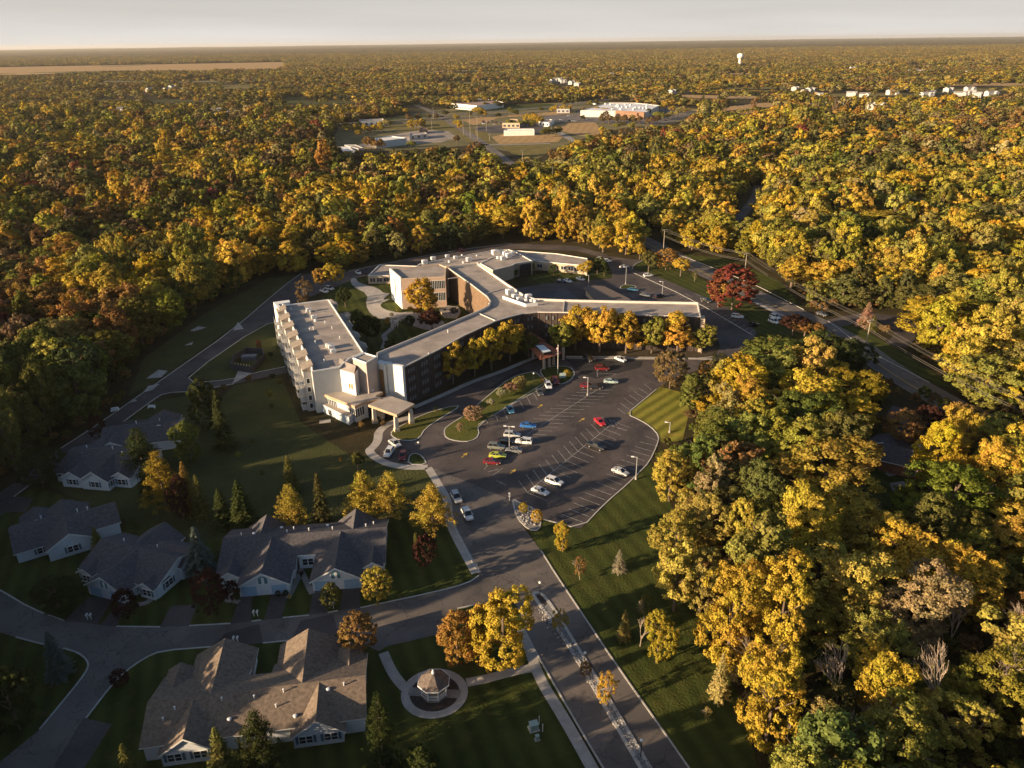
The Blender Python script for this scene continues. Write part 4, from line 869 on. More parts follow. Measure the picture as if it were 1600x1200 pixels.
cottage('dark house with lit white front gable and blue porch gable below the ring road', V3(-103.9, 174.3), rad(-9), [
    ('x', -9.5, 11, -1, 6, 7.6, 5.4, .36), ('y', -11, 0, 2.8, 3.6, 3.6, 5.1, .62), ('y', -10.6, 0, -3.6, 2.9, 2.9, 4.5, .62), ('y', -2, 7, -6, 4, 4, 5.0, .5), ('y', -9, -1, 8.6, 2.2, 2.2, 4.4, .6)],
    items=[('w', 2.8, -11.02, .9, 0), ('w', -3.6, -10.62, .9, 0), ('w', -8, -8.62, .9, 0), ('w', 8.6, -9.02, .9, 0), ('w', 11.02, -5, .9, HP), ('w', 6.42, -9.4, .9, HP), ('v', 1, 0, 5.3, 0), ('v', 5, -2, 5.2, 0), ('v', -6, -.4, 5.3, 0)])
_o = G(212, 664, 5.4)
cottage('dark shingled house farthest up the slope beside the ring road', V3(_o.x, _o.y), rad(14), [
    ('x', -8, 11, 0, 5.5, 6.5, 5.4, .4), ('y', -7.6, 0, -5, 3.2, 3.2, 4.8, .55), ('y', -1, 8, 6, 4, 4, 5.2, .5)],
    items=[('w', -5, -7.62, .9, 0), ('w', 2, -6.52, .9, 0), ('w', 11.02, -2, .9, HP), ('v', 0, 1, 5.3, 0), ('v', 6, 1, 5.2, 0)])
# houses in the wood at right
def plain_house(label, px, ang, L=16, Wd=9, zr=5.4, roof=SHING_D, wall=BRICKR, chim=None, group=None):
    O = G(*px); h = empty('house', (O.x, O.y, 0), label, 'house'); ux = Vector((math.cos(ang), math.sin(ang))); uy = Vector((-ux.y, ux.x))
    ro = gable(h, O.xy, ux, uy, -L / 2, L / 2, 0, Wd / 2, Wd / 2, zr, .5, roof=roof, wall=wall); gable(h, O.xy, uy * -1, ux, 0, Wd / 2 + 3.5, L * .2, 3, 3, zr - .6, .55, roof=roof, wall=wall)
    for k in (-.3, 0): p = O.xy + ux * (L * k) - uy * (Wd / 2 + .02); inst('window', 'hwin', hwin, [TRIM, GLASS, TRIM], h, (p.x, p.y, .9), ang)
    p = O.xy + ux * (L * .2) - uy * (Wd / 2 + 3.52); inst('window', 'hwin', hwin, [TRIM, GLASS, TRIM], h, (p.x, p.y, .9), ang)
    for k in (chim or []):
        p = O.xy + ux * (L * k) + uy * .6; b = MB(); b.box((p.x, p.y, zr - 1.2), 1.6, 1.1, 2.6, ang); b.box((p.x, p.y, zr + 1.4), 1.9, 1.35, .2, ang, 1); b.build('chimney', [mat('chimney_brick', (.42, .24, .17), .9, .15, 2), CONC], h)
    if group: h['group'] = group
    return h
plain_house('grey roofed house with pale gutter beside the curved drive in the east wood', (1398, 706), rad(38), 15, 10)
plain_house('long low house with two brick chimneys behind the big green oak', (1500, 752), rad(-32), 36, 9, 5.4, chim=(-.28, -.16, .42))
plain_house('grey roofed house half hidden in trees above the county road', (1228, 350), rad(20), 20, 10, 7)
plain_house('brown house with a deep garden north east of the county road', (1555, 276), rad(-5), 24, 10, 6, SHING)
plain_house('light roofed house with pale drive among trees by the north east lane', (1480, 262), rad(30), 18, 10, 6)
# gazebo ---------------------------------------------------------------------------------------
gz = empty('gazebo', (c0.x, c0.y, 0), 'white octagonal gazebo with brown shingled roof inside a round path', 'gazebo')
R0 = 2.2
oc = lambda r, z, k: (c0.x + r * math.cos(math.pi / 8 + k * math.pi / 4), c0.y + r * math.sin(math.pi / 8 + k * math.pi / 4), z)
b = MB(); b.prism([oc(R0 + .1, 0, k) for k in range(8)], 0, .35, 0, 0); b.build('floor', CONC_D, gz)
b = MB()
for k in range(8): b.face([oc(2.75, 2.75, k), oc(2.75, 2.75, k + 1), oc(.2, 4.5, k + 1), oc(.2, 4.5, k)]); b.face([oc(2.75, 2.74, k + 1), oc(2.75, 2.74, k), (c0.x, c0.y, 2.74)])
rf = b.build('roof', SHING, gz); b = MB(); b.tube((c0.x, c0.y, 4.45), (c0.x, c0.y, 4.85), .28, .18, 8); b.sphere((c0.x, c0.y, 4.95), .2); b.build('finial', TRIM, gz)
for k in range(8): b = MB(); b.tube(oc(R0, .35, k), oc(R0, 2.74, k), .11, .11, 6); b.build('post', TRIM, gz)
b = MB()
for k in range(8):
    for z in (.55, 1.25, 2.45, 2.65): b.tube(oc(R0, z, k), oc(R0, z, k + 1), .06, .06, 4)
    if k != 4:
        for i in range(1, 12): a, c = Vector(oc(R0, .55, k)), Vector(oc(R0, .55, k + 1)); p = at(a, c, i / 12); b.tube(p, p + Vector((0, 0, .7)), .03, .03, 4)
b.build('railing', TRIM, gz)
b = MB(); b.strip([oc(2.77, 0, k)[:2] for k in range(8)], .08, 2.62, 2.8, 0, True); b.build('fascia', TRIM, gz)

# far buildings ---------------------------------------------------------------------------------
def shed(name, label, cat, px, z, wall, roof, wins=0, roofpar=.6):
    t = empty(name, G(*px[0]), label, cat); P = ccw(zz(px, z)); b = MB(); b.prism(P, 0, z, 0, False); b.build('wall', wall, t); flat_roof(t, P, z, roof, wall, roofpar, .5)
    if wins:
        a, c = zz([px[0], px[1]], z); windows_on(t, a, c, (1.2,), [(i + .5) / wins for i in range(wins)], 3.2, 2.8, 2)
    return t
st = shed('big_store', 'huge flat roofed store with white roof, white front and brick entrance', 'store', [(907, 172.5), (963, 173.5), (1008, 176), (1030, 164.5), (992, 160.5), (950, 160.5)], 8.5, mat('store_cream', (.62, .56, .48), .8, .05), mat('store_roof', (.62, .62, .64), .8, .15, .02))
a, c = zz([(963, 173.5), (1008, 176)], 8.5); d = (c - a).normalized(); nn = Vector((d.y, -d.x)); b = MB(); b.prism([a - nn * .2, c - nn * .2, c + nn * 2.5, a + nn * 2.5], 0, 9.4, 0, 0); b.build('brick_front', mat('store_brick', (.22, .13, .085), .9, .1), st)
b = MB(); b.prism([at(a, c, .3) + nn * 2.5, at(a, c, .8) + nn * 2.5, at(a, c, .8) + nn * 5, at(a, c, .3) + nn * 5], 4.5, 8, 0, 0); b.build('entrance_canopy', mat('store_brick', (.22, .13, .085)), st)
e0, e1 = zz([(895, 171), (907, 172.5)], 8.5)
rng = random.Random(2)
for k in range(26):
    x = 925 + rng.random() * 90; y = 163 + rng.random() * 9; vent(st, G(x, y, 7.95), 1.6, 1)
shed('apartment_building', 'long white apartment building with brown roof beyond the crossroads', 'building', [(703, 161), (745, 165), (787, 160), (770, 155.5), (740, 154), (700, 155.5)], 8, WHITE, mat('pinkish_roof', (.30, .2, .16), .9, .1), 14)
shed('warehouse', 'white concrete warehouse on the graded building site', 'warehouse', [(587, 221.5), (635, 215.5), (612, 212.5), (586, 215.5)], 7, mat('warehouse_wall', (.55, .56, .56), .8, .05), mat('warehouse_roof', (.68, .67, .64), .8, .05))
shed('warehouse', 'low shed with bright white roof half hidden by the wood', 'shed', [(513, 236), (556, 236), (545, 229), (512, 229.5)], 6, METAL, mat('bright_roof', (.72, .71, .7), .7, .04))
shed('warehouse', 'narrow grey roofed shed beside the bright white shed', 'shed', [(560, 232), (568, 231), (556, 226), (538, 226)], 6, METAL, ROOF_G)
shed('fuel_station_canopy', 'long white fuel station canopy beside the golden field', 'canopy', [(787, 204), (835, 203), (834, 201), (790, 201.3)], 6, WHITE, mat('bright_roof', (.72, .71, .7)), 0)
shed('shop', 'tan restaurant with pale walls beside the crossroads', 'shop', [(785, 192), (812, 192), (808, 186), (795, 186)], 6, mat('tan_render', (.55, .40, .27), .8, .05), mat('shop_roof', (.4, .3, .22), .9, .1), 4)
shed('long_building', 'long low building with teal shaded walls in the left woods', 'building', [(118, 231), (164, 232), (165, 225), (119, 224)], 6, WHITE, SHING_D, 8)
shed('long_building', 'low dark roofed building left of the long building in the left woods', 'building', [(80, 236), (110, 236), (104, 229), (84, 229)], 6, METAL, SHING_D, 5)
shed('long_building', 'grey roofed hall beside the white garage in the middle distance', 'building', [(414, 212), (446, 212), (444, 207), (416, 207)], 6, METAL, ROOF_G, 4)
shed('long_building', 'small bright white garage beside the grey roofed hall', 'building', [(460, 218), (481, 218), (480, 211), (463, 211)], 7, WHITE, WHITE, 2)
fh = [(1258, 146), (1270, 151), (1277, 152), (1265, 143), (1240, 141), (1312, 170), (1300, 166), (1268, 170), (1290, 172), (1372, 168), (1358, 170), (1394, 147), (1412, 139), (1420, 113), (1438, 113), (1430, 111), (1452, 148), (1446, 151), (1500, 150), (1517, 148), (1514, 142), (1524, 151), (1548, 149), (1512, 115), (1332, 108), (1365, 84), (1310, 140), (1330, 150), (1350, 152), (1480, 143),
      (192, 175), (170, 183), (185, 178), (262, 142), (270, 138), (236, 142), (280, 143), (362, 180), (395, 180), (338, 177), (30, 190), (50, 182), (865, 128), (880, 129), (892, 131), (902, 134), (872, 126), (640, 90), (520, 112), (618, 110), (955, 118), (985, 115), (1140, 104), (1168, 104), (1048, 146)]
lb = {0: 'white walled', 1: 'grey roofed'}
mat('suburb_wall', (.46, .45, .43), .8, .1)
for nm_, lb_, px_, z_, w_, r_, k_ in [('shop', 'low white roofed shop right of the fuel canopy', [(842, 190), (858, 192), (866, 187), (850, 186)], 5, WHITE, ROOF_T, 3), ('shop', 'low pale shop by the left arm of the crossroads', [(640, 193), (662, 192), (660, 189), (642, 190)], 5, METAL, ROOF_G, 3), ('shop', 'small red brown roofed building beside the main crossroads', [(655, 203), (668, 202), (666, 199), (656, 200)], 5, BRICKR, SHING_D, 2), ('warehouse', 'flat pale annex behind the warehouse on the building site', [(640, 212), (668, 209), (664, 206), (640, 208)], 5, METAL, ROOF_T, 3), ('shop', 'long thin white building along the far side of the highway', [(560, 190), (600, 188), (598, 185), (562, 187)], 6, WHITE, ROOF_G, 5), ('shop', 'grey roofed building at the far corner of the store car park', [(870, 170), (890, 170), (890, 166), (872, 166)], 6, METAL, ROOF_G, 3)]: shed(nm_, lb_, 'building', px_, z_, w_, r_, k_)
rng = random.Random(11)
mat('pale_grey_roof', (.36, .34, .33), .9, .1); mat('light_shingle', (.22, .2, .19), .9, .1)
fhouse = []
for i, (x, y) in enumerate(fh):
    O = G(x, y + 1); far = y < 130; rz = rng.choice([.3, 1.2, -.4, .8])
    h = empty('suburban_house', (O.x, O.y, 0), None, 'house', rz=0)
    side = 'right' if x > 1100 else ('left' if x < 420 else 'middle')
    h['label'] = {'right': 'distant white and grey house among the trees of the right hand suburb', 'left': 'distant pale house among the dark trees of the left suburb', 'middle': 'distant pale house among trees near the horizon in the middle'}[side]
    h['group'] = 'distant suburban houses, ' + side
    ux = Vector((math.cos(rz), math.sin(rz))); uy = Vector((-ux.y, ux.x)); Lh = rng.uniform(14, 24)
    gable(h, O.xy, ux, uy, -Lh / 2, Lh / 2, 0, 5, 5, 9, .5, roof=mat('pale_grey_roof', (.36, .34, .33), .9, .1) if i % 2 else mat('light_shingle', (.22, .2, .19), .9, .1), wall=mat('suburb_wall', (.46, .45, .43), .8, .1))
    gable(h, O.xy, uy * -1, ux, 0, 9, Lh * .2, 3.5, 3.5, 8.4, .6, roof=MATS['pale_grey_roof'], wall=mat('suburb_wall', (.46, .45, .43), .8, .1))
    fr_ = O.y * .13
    SOFT.append([(O.x - 12, O.y - fr_), (O.x + 12, O.y - fr_), (O.x + 16, O.y + 12), (O.x - 16, O.y + 12)])
# water tower
O = G(1155, 106); wt = empty('water_tower', (O.x, O.y, 0), 'white water tower rising above the far woods', 'water tower')
b = MB(); b.tube((O.x, O.y, 0), (O.x, O.y, 4), 9, 5, 20); b.tube((O.x, O.y, 4), (O.x, O.y, 30), 5, 4.6, 20); b.build('column', WHITE, wt)
b = MB(); prof = [(4.6, 30), (9.5, 34), (11.5, 38), (11.5, 43), (9, 47), (4, 49), (0.1, 49.5)]
for (r0_, z0_), (r1_, z1_) in zip(prof, prof[1:]): b.tube((O.x, O.y, z0_), (O.x, O.y, z1_), r0_, r1_, 24, cap=False)
b.build('tank', WHITE, wt, True)
# ------------------------------------------------------------------ vehicles
def paint(name, c): return mat(name, c, .28, 0, spec=.6)
PAINTS = {k: paint(k + '_paint', c) for k, c in dict(white=(.70, .70, .70), silver=(.42, .43, .44), grey=(.16, .165, .17), dark_grey=(.07, .075, .08), black=(.018, .018, .02), blue=(.03, .14, .42), navy=(.02, .035, .09), red=(.50, .02, .03), maroon=(.16, .015, .02), lime=(.38, .42, .05), olive_grey=(.16, .17, .15), teal=(.35, .45, .45), steel_blue=(.06, .20, .33)).items()}
CGLASS = mat('car_glass', (.012, .014, .018), .08, 0, spec=.8); LAMPM = mat('headlight_lens', (.7, .7, .68), .15, 0); TAIL = mat('taillight_lens', (.35, .01, .01), .2, 0)
RIM = mat('wheel_rim', (.4, .4, .42), .35, 0, metal=.6)
CP = {'sedan': dict(L=4.6, hw=.9, body=[(-2.3, .42, .82, .80), (-2.18, .3, .98, .86), (-1.5, .24, 1.02, .9), (-.5, .22, 1.0, .91), (.7, .22, .98, .91), (1.6, .24, .88, .88), (2.15, .3, .76, .82), (2.3, .42, .66, .72)],
                    cab=[(-1.75, .99, .74, .98, .74), (-1.0, .99, .8, 1.42, .62), (.15, .98, .8, 1.44, .62), (1.05, .95, .76, .97, .76)]),
      'suv': dict(L=4.7, hw=.95, body=[(-2.3, .45, 1.05, .88), (-2.22, .34, 1.12, .93), (-1.4, .28, 1.12, .95), (0, .27, 1.1, .96), (.9, .27, 1.07, .95), (1.7, .3, 1.0, .92), (2.2, .36, .88, .86), (2.33, .48, .78, .78)],
                  cab=[(-2.2, 1.11, .84, 1.14, .84), (-1.95, 1.11, .84, 1.66, .72), (.2, 1.09, .84, 1.7, .7), (1.1, 1.05, .82, 1.08, .82)]),
      'pickup': dict(L=5.6, hw=.98, body=[(-2.8, .5, 1.1, .92), (-2.7, .4, 1.12, .95), (-.6, .35, 1.12, .97), (.5, .35, 1.12, .97), (1.3, .35, 1.1, .96), (2.1, .38, 1.05, .93), (2.7, .42, .95, .88), (2.82, .52, .85, .8)],
                     cab=[(-.75, 1.11, .86, 1.14, .86), (-.6, 1.11, .86, 1.76, .74), (.6, 1.11, .86, 1.78, .72), (1.35, 1.09, .84, 1.12, .84)])}
CARM = {}
def car_meshes(kind):
    if kind in CARM: return CARM[kind]
    c = CP[kind]; out = {}
    bm_ = MB(); rings = []
    for x, zb, zt, hw in c['body']:
        rings.append([(x, -hw * .9, zb), (x, -hw, zb + .18), (x, -hw, zt - .18), (x, -hw * .86, zt), (x, hw * .86, zt), (x, hw, zt - .18), (x, hw, zb + .18), (x, hw * .9, zb)])
    for r0_, r1_ in zip(rings, rings[1:]):
        for i in range(8): j = (i + 1) % 8; bm_.face([r0_[i], r0_[j], r1_[j], r1_[i]])
    bm_.face(rings[0][::-1]); bm_.face(rings[-1])
    if kind == 'pickup': bm_.box((-1.75, 0, 1.121), 1.9, 1.6, .02, 0, 1); [bm_.box((-1.75, s_ * .88, 1.12), 2.1, .1, .1) for s_ in (-1, 1)]
    cb = c['cab']; gl_ = MB()
    R = [[(x, -w0, z0), (x, w0, z0), (x, w1, z1), (x, -w1, z1)] for x, z0, w0, z1, w1 in cb]
    for i in range(3):
        a, d = R[i], R[i + 1]
        for q in ((a[0], d[0], d[3], a[3]), (a[1], a[2], d[2], d[1]), (a[2], a[3], d[3], d[2])): gl_.face(q)
    gl_.face(R[0]); rf_ = MB()
    a, d = R[1], R[2]; rf_.face([(a[3][0], a[3][1] - .02, a[3][2] + .02), (d[3][0], d[3][1] - .02, d[3][2] + .02), (d[2][0], d[2][1] + .02, d[2][2] + .02), (a[2][0], a[2][1] + .02, a[2][2] + .02)])
    for s_ in (-1, 1):                                     # pillars
        for p, q in ((R[0], R[1]), (R[3], R[2])):
            k = 0 if s_ < 0 else 1; kk = 3 if s_ < 0 else 2
            rf_.tube((p[k][0], p[k][1] * 1.01, p[k][2]), (q[kk][0], q[kk][1] * 1.01, q[kk][2]), .05, .05, 4)
        mid = (R[1][3 if s_ < 0 else 2][0] + R[2][3 if s_ < 0 else 2][0]) / 2
        rf_.tube((mid, s_ * (cb[1][2] + .01), cb[1][1]), (mid, s_ * (cb[1][4] + .01), cb[1][3]), .045, .045, 4)
    wh = MB(); wh.tube((0, -.11, 0), (0, .11, 0), .34, .34, 14); wh.tube((0, .11, 0), (0, -.11, 0), .34, .34, 14); wr = MB(); wr.tube((0, -.115, 0), (0, .12, 0), .2, .2, 10); wr.tube((0, .12, 0), (0, -.12, 0), .2, .2, 10)
    hl = MB(); hl.box((0, 0, -.07), .16, .34, .14); mi = MB(); mi.box((0, 0, 0), .14, .2, .13)
    for n_, b in (('body', bm_), ('glass', gl_), ('roof', rf_), ('wheel', wh), ('rim', wr), ('light', hl), ('mirror', mi)):
        o = b.build(n_, [BLACK], smooth=False); out[n_] = o.data; bpy.data.objects.remove(o)
    CARM[kind] = out; return out
def car(kind, colour, x, y, x2, y2, label, group=None, name=None):
    p, q = G(x, y), G(x2, y2); rz = math.atan2(q.y - p.y, q.x - p.x); M = car_meshes(kind); c = CP[kind]
    t = empty(name or {'sedan': 'parked_car', 'suv': 'parked_car', 'pickup': 'pickup_truck'}[kind], (p.x, p.y, Z3 + .01), label, {'sedan': 'car', 'suv': 'car', 'pickup': 'pickup truck'}[kind], group, rz)
    def add(n_, key, mats, loc=(0, 0, 0), par=None):
        o = bpy.data.objects.new(n_, M[key]); COL.objects.link(o); o.parent = par or t; o.location = loc
        for i, m_ in enumerate(mats):
            o.material_slots[i].link = 'OBJECT'; o.material_slots[i].material = m_
        return o
    P = PAINTS[colour]; add('body', 'body', [P]); add('window_glass', 'glass', [CGLASS]); add('roof', 'roof', [P])
    wb = c['L'] * .3
    for sx in (-1, 1):
        for sy in (-1, 1):
            w = add('wheel', 'wheel', [RUB], (sx * wb, sy * (c['hw'] - .09), .34)); add('rim', 'rim', [RIM], (0, sy * .012, 0), w)
    for sy in (-1, 1):
        add('headlight', 'light', [LAMPM], (c['L'] / 2 - .1, sy * .6, c['body'][-2][2] - .12)); add('taillight', 'light', [TAIL], (-c['L'] / 2 + .07, sy * .64, c['body'][1][2] - .16)); add('mirror', 'mirror', [P], (c['cab'][3][0] - .25, sy * (c['hw'] + .07), c['body'][3][2]))
    return t
def zc(x, y): return 720 + x / 4.4444, 560 + y / 4.4444
def carz(kind, col, x, y, dx, dy, label, **k):
    a = zc(x, y); c_ = zc(x + dx, y + dy); car(kind, col, a[0], a[1], c_[0], c_[1], label, **k)
carz('sedan', 'blue', 468, 480, 50, 3, 'bright blue car alone in the west row of the parking lot')
carz('suv', 'silver', 357, 546, 50, 4, 'silver blue car at the top of the cluster around the west lamp')
carz('sedan', 'black', 308, 588, 50, 4, 'black car just left of the west lamp post')
carz('suv', 'white', 438, 592, -50, -4, 'white wagon just right of the west lamp post')
carz('suv', 'olive_grey', 248, 628, 50, 4, 'olive grey car at the left of the cluster by the lamp')
carz('sedan', 'grey', 370, 652, -50, -4, 'dark grey car below the white wagon by the lamp')
carz('sedan', 'lime', 257, 688, 50, 3, 'yellow green car above the dark red car')
carz('sedan', 'maroon', 218, 732, 50, 3, 'dark red car in the lowest stall of the cluster')
carz('sedan', 'red', 965, 455, 40, 36, 'bright red car at the top of the centre row')
carz('pickup', 'black', 942, 625, 50, 18, 'black pickup truck in the middle of the centre row')
carz('suv', 'white', 650, 872, 50, 17, 'white car in the lower centre row, upper of the pair')
carz('sedan', 'white', 553, 938, 50, 20, 'white car nearest the lot entrance, lower of the pair')
carz('sedan', 'silver', 1108, 802, 50, 20, 'long silver car parked near the east lamp post')
carz('suv', 'white', 607, 203, 14, 30, 'white van-like car in the north west row beside the sign', name='parked_car')
carz('sedan', 'dark_grey', 548, 248, 14, 30, 'dark car with pale windscreen in the north west row')
carz('sedan', 'steel_blue', 343, 370, 14, 30, 'blue grey car alone in the north west row')
carz('suv', 'maroon', 656, 172, 14, 26, 'dark maroon car behind the white sign')
carz('sedan', 'teal', 1042, 172, 50, 2, 'pale teal car casting a long shadow in the upper lot')
carz('sedan', 'maroon', 880, 203, 50, 2, 'dark red car beside the tall middle lamp post')
carz('sedan', 'black', 935, 210, 50, 2, 'black car right of the tall middle lamp post')
carz('suv', 'maroon', 980, 82, 50, 0, 'maroon car driving past the flagpole island')
def carp(kind, col, x, y, dx, dy, label, **k): car(kind, col, x, y, x + dx, y + dy, label, **k)
carp('sedan', 'white', 969.5, 564, 10, 4, 'white car parked along the front kerb')
carp('suv', 'black', 920, 563.5, 9, 4, 'black car in shade near the hipped entrance')
carp('suv', 'silver', 713.3, 781, 5, 9, 'silver car parked at the west kerb of the drive, upper of two')
carp('suv', 'white', 730.6, 808, 5, 9, 'white car parked at the west kerb of the drive, lower of two')
carp('suv', 'white', 608, 710.5, -5, 8, 'white car in the drop-off circle beside the curved walk')
carp('sedan', 'silver', 617.5, 696, 9, 6, 'silver car entering the drop-off circle')
carp('sedan', 'maroon', 629.5, 715, -1.5, 8, 'dark red car beside the small grass triangle')
carp('sedan', 'navy', 876, 441, 10, 2, 'navy car left of a white car along the north lawn')
carp('sedan', 'white', 887, 441, 10, 3, 'white car right of the navy car along the north lawn')
carp('sedan', 'white', 907, 438, 10, 3, 'white car below the small golden tree of the north lawn')
carp('sedan', 'white', 975.5, 419, 10, -1, 'white car turning by the tall north lamp')
carp('suv', 'white', 948.7, 410, 10, 0, 'white car under the trees north east of the cream wing')
carp('sedan', 'silver', 938.7, 406, 10, 1, 'silver car half hidden at the corner of the cream wing')
carp('sedan', 'steel_blue', 988.7, 455, 10, 0, 'teal blue car beside the small lot island')
carp('sedan', 'grey', 1007.5, 463.5, 10, 1, 'grey car behind the east wing')
carp('suv', 'black', 1030, 465, 10, -2, 'black car by the lamp behind the east wing')
carp('suv', 'white', 1013, 432.5, 10, -1, 'white car at the top of the eastern stalls')
carp('suv', 'black', 1103, 472, 10, 2, 'black car level with the end of the east wing')
carp('suv', 'white', 1152, 497, 10, 1, 'white car in the lower eastern stalls')
carp('sedan', 'black', 1177, 509.5, 10, -1, 'black car in the last eastern stall')
carp('sedan', 'white', 560, 428, 6, 4, 'white car on the ring road behind the far left wing')
carp('sedan', 'black', 569, 427, 6, 4, 'black car on the ring road behind the far left wing')
carp('suv', 'maroon', 722, 393, 10, -1, 'red and white vehicle on the ring road behind the north roofs')
carp('sedan', 'dark_grey', 1284, 493, 10, 3, 'dark car driving on the county road near the junction')
carp('sedan', 'white', 507, 457, 8, 2, 'white car beyond the apartment block, left of the trees')
carp('suv', 'white', 515, 453, 8, 2, 'white car beyond the apartment block beside the golden trees')
carp('suv', 'white', 1209, 505, 8, 3, 'white van parked on grass beside the county road, nearer one')
carp('suv', 'white', 1211, 498, 8, 3, 'white van parked on grass beside the county road, farther one')
rng = random.Random(8)
for k in range(34):
    x, y = 850 + rng.random() * 200, 181 + rng.random() * 9
    if k > 22: x, y = 752 + rng.random() * 32, 190 + rng.random() * 5
    p = G(x, y); c_ = rng.choice(['white', 'silver', 'grey', 'white', 'black', 'maroon', 'navy']); M = car_meshes('suv' if k % 2 else 'sedan')
    t = empty('distant_car', (p.x, p.y, Z1), 'tiny parked car in the big store parking lots near the crossroads', 'car', 'cars parked in the store lots', .3 + (k % 2) * 3.1)
    for n_, key, m_ in (('body', 'body', PAINTS[c_]), ('window_glass', 'glass', CGLASS), ('roof', 'roof', PAINTS[c_])):
        o = bpy.data.objects.new(n_, M[key]); COL.objects.link(o); o.parent = t; o.material_slots[0].link = 'OBJECT'; o.material_slots[0].material = m_

# ------------------------------------------------------------------ street furniture
def lot_lamp(x, y, topy, label, heads=1, group=None):
    p = G(x, y); h = height_at(x, y, topy); t = empty('lot_lamp', p, label, 'lamp post', group)
    b = MB(); b.tube(p, p + Vector((0, 0, .7)), .28, .26, 10); b.build('base', CONC, t)
    b = MB(); b.tube(p + Vector((0, 0, .6)), p + Vector((0, 0, h)), .11, .08, 8); b.build('pole', METAL, t)
    for k in range(heads):
        d = Vector((-.9, .2, 0)) * (1 if k == 0 else -1); b = MB(); b.tube(p + Vector((0, 0, h - .1)), p + d + Vector((0, 0, h)), .05); q = p + d * 1.2; b.box((q.x, q.y, h - .08), .8, .4, .18, math.atan2(d.y, d.x)); b.build('lamp_head', WMETAL, t)
lot_lamp(918, 618, 590, 'tall lamp post in the middle of the upper parking lot')
lot_lamp(796, 700, 666, 'lamp post standing in the cluster of parked cars', 2)
lot_lamp(993.5, 749, 714, 'lamp post at the east kerb beside the silver car')
lot_lamp(1046, 676, 660, 'lamp post against the wood beside the striped lawn')
lot_lamp(977.5, 444, 417, 'dark lamp post beside the small island in the east lot')
lot_lamp(1034.5, 463, 440, 'lamp post between the east lot and the diagonal stalls')
lot_lamp(919.5, 449, 430, 'lamp post in front of the small golden tree of the north lawn')
def street_lamp(x, y, topy, label, group=None):
    p = G(x, y); h = min(height_at(x, y, topy), 5.2); t = empty('street_lamp', p, label, 'street lamp', group)
    b = MB(); b.tube(p, p + Vector((0, 0, h)), .09, .06, 8); b.build('pole', BLACK, t)
    b = MB(); b.sphere((p.x, p.y, h + .15), .3, 0, 10, 6, .8); b.build('globe', mat('milk_globe', (.75, .75, .72), .3, 0), t)
street_lamp(843.7, 931, 911, 'white globe street lamp at the tip of the stone median')
street_lamp(913.7, 1035, 1021, 'white globe street lamp beside the dry bush on the median')
street_lamp(1001, 1183, 1158, 'nearest white globe street lamp on the stone median')
street_lamp(655, 709, 692, 'black post lamp beside the small grass triangle')
street_lamp(834, 597, 584, 'small post lamp at the end of the planted island walk')
street_lamp(617, 514, 506, 'small courtyard lamp by the path bend')
# flagpole
p = G(871.5, 584); t = empty('flagpole', p, 'white flagpole with a drooping flag on the entrance island', 'flagpole')
b = MB(); b.tube(p, p + Vector((0, 0, 10)), .09, .06, 8, 0); b.sphere((p.x, p.y, 10.1), .14); b.build('pole', WMETAL, t)
b = MB()
for i in range(6):
    z = 9.6 - i * .42; w = .35 + .18 * math.sin(i * 1.3); b.face([(p.x + .07, p.y, z), (p.x - w, p.y + .12 * math.sin(i), z - .1), (p.x - w - .05, p.y + .1 * math.sin(i + 1), z - .55), (p.x + .07, p.y, z - .42)], i % 2)
b.build('flag', [mat('flag_red', (.35, .05, .05), .9, 0), mat('flag_white', (.5, .5, .52), .9, 0)], t)
# sign boards
p = G(879, 592); t = empty('entrance_sign', p, 'blank looking pale sign board on the entrance island', 'sign'); b = MB(); b.box((p.x, p.y, .4), 1.9, .18, 1.7, .2); b.build('board', mat('pale_board', (.42, .55, .55), .5, 0), t)
b = MB(); [b.tube((p.x + s_ * .8, p.y + s_ * .16, 0), (p.x + s_ * .8, p.y + s_ * .16, .5), .06) for s_ in (-1, 1)]; b.build('post', WMETAL, t)
p = G(796, 783); t = empty('road_sign', p, 'slim white sign post on the rock bed at the lot entrance', 'sign'); b = MB(); b.tube(p, p + Vector((0, 0, 2.3)), .05); b.build('post', WMETAL, t); b = MB(); b.box((p.x, p.y - .08, 1.2), .45, .05, 1.2); b.build('panel', TRIM, t)
for (x, y, lb) in [(775, 948, 'small regulatory sign beside the big golden trees at the corner'), (745, 893, 'small grey sign post at the corner of the drive walk')]:
    p = G(x, y); t = empty('road_sign', p, lb, 'sign'); b = MB(); b.tube(p, p + Vector((0, 0, 2.2)), .05); b.build('post', METAL, t); b = MB(); b.box((p.x, p.y - .07, 1.6), .5, .04, .6); b.build('panel', METAL, t)
# mailboxes in pairs
for (x, y, lb) in [(400, 963, 'pair of white mailboxes between the first two driveways'), (518.5, 951, 'pair of white mailboxes between the last two driveways'), (140, 968, 'pair of white mailboxes beside the leftmost driveway'), (369, 1004, 'pair of white mailboxes across the street')]:
    p = G(x, y); t = empty('mailbox_pair', p, lb, 'mailboxes')
    for s_ in (-.35, .35):
        b = MB(); b.box((p.x + s_, p.y, 0), .12, .12, 1.0); b.build('post', TRIM, t); b = MB(); b.box((p.x + s_, p.y, 1.0), .3, .6, .25); b.tube((p.x + s_, p.y - .3, 1.25), (p.x + s_, p.y + .3, 1.25), .15, .15, 8); b.build('mailbox', WHITE, t)
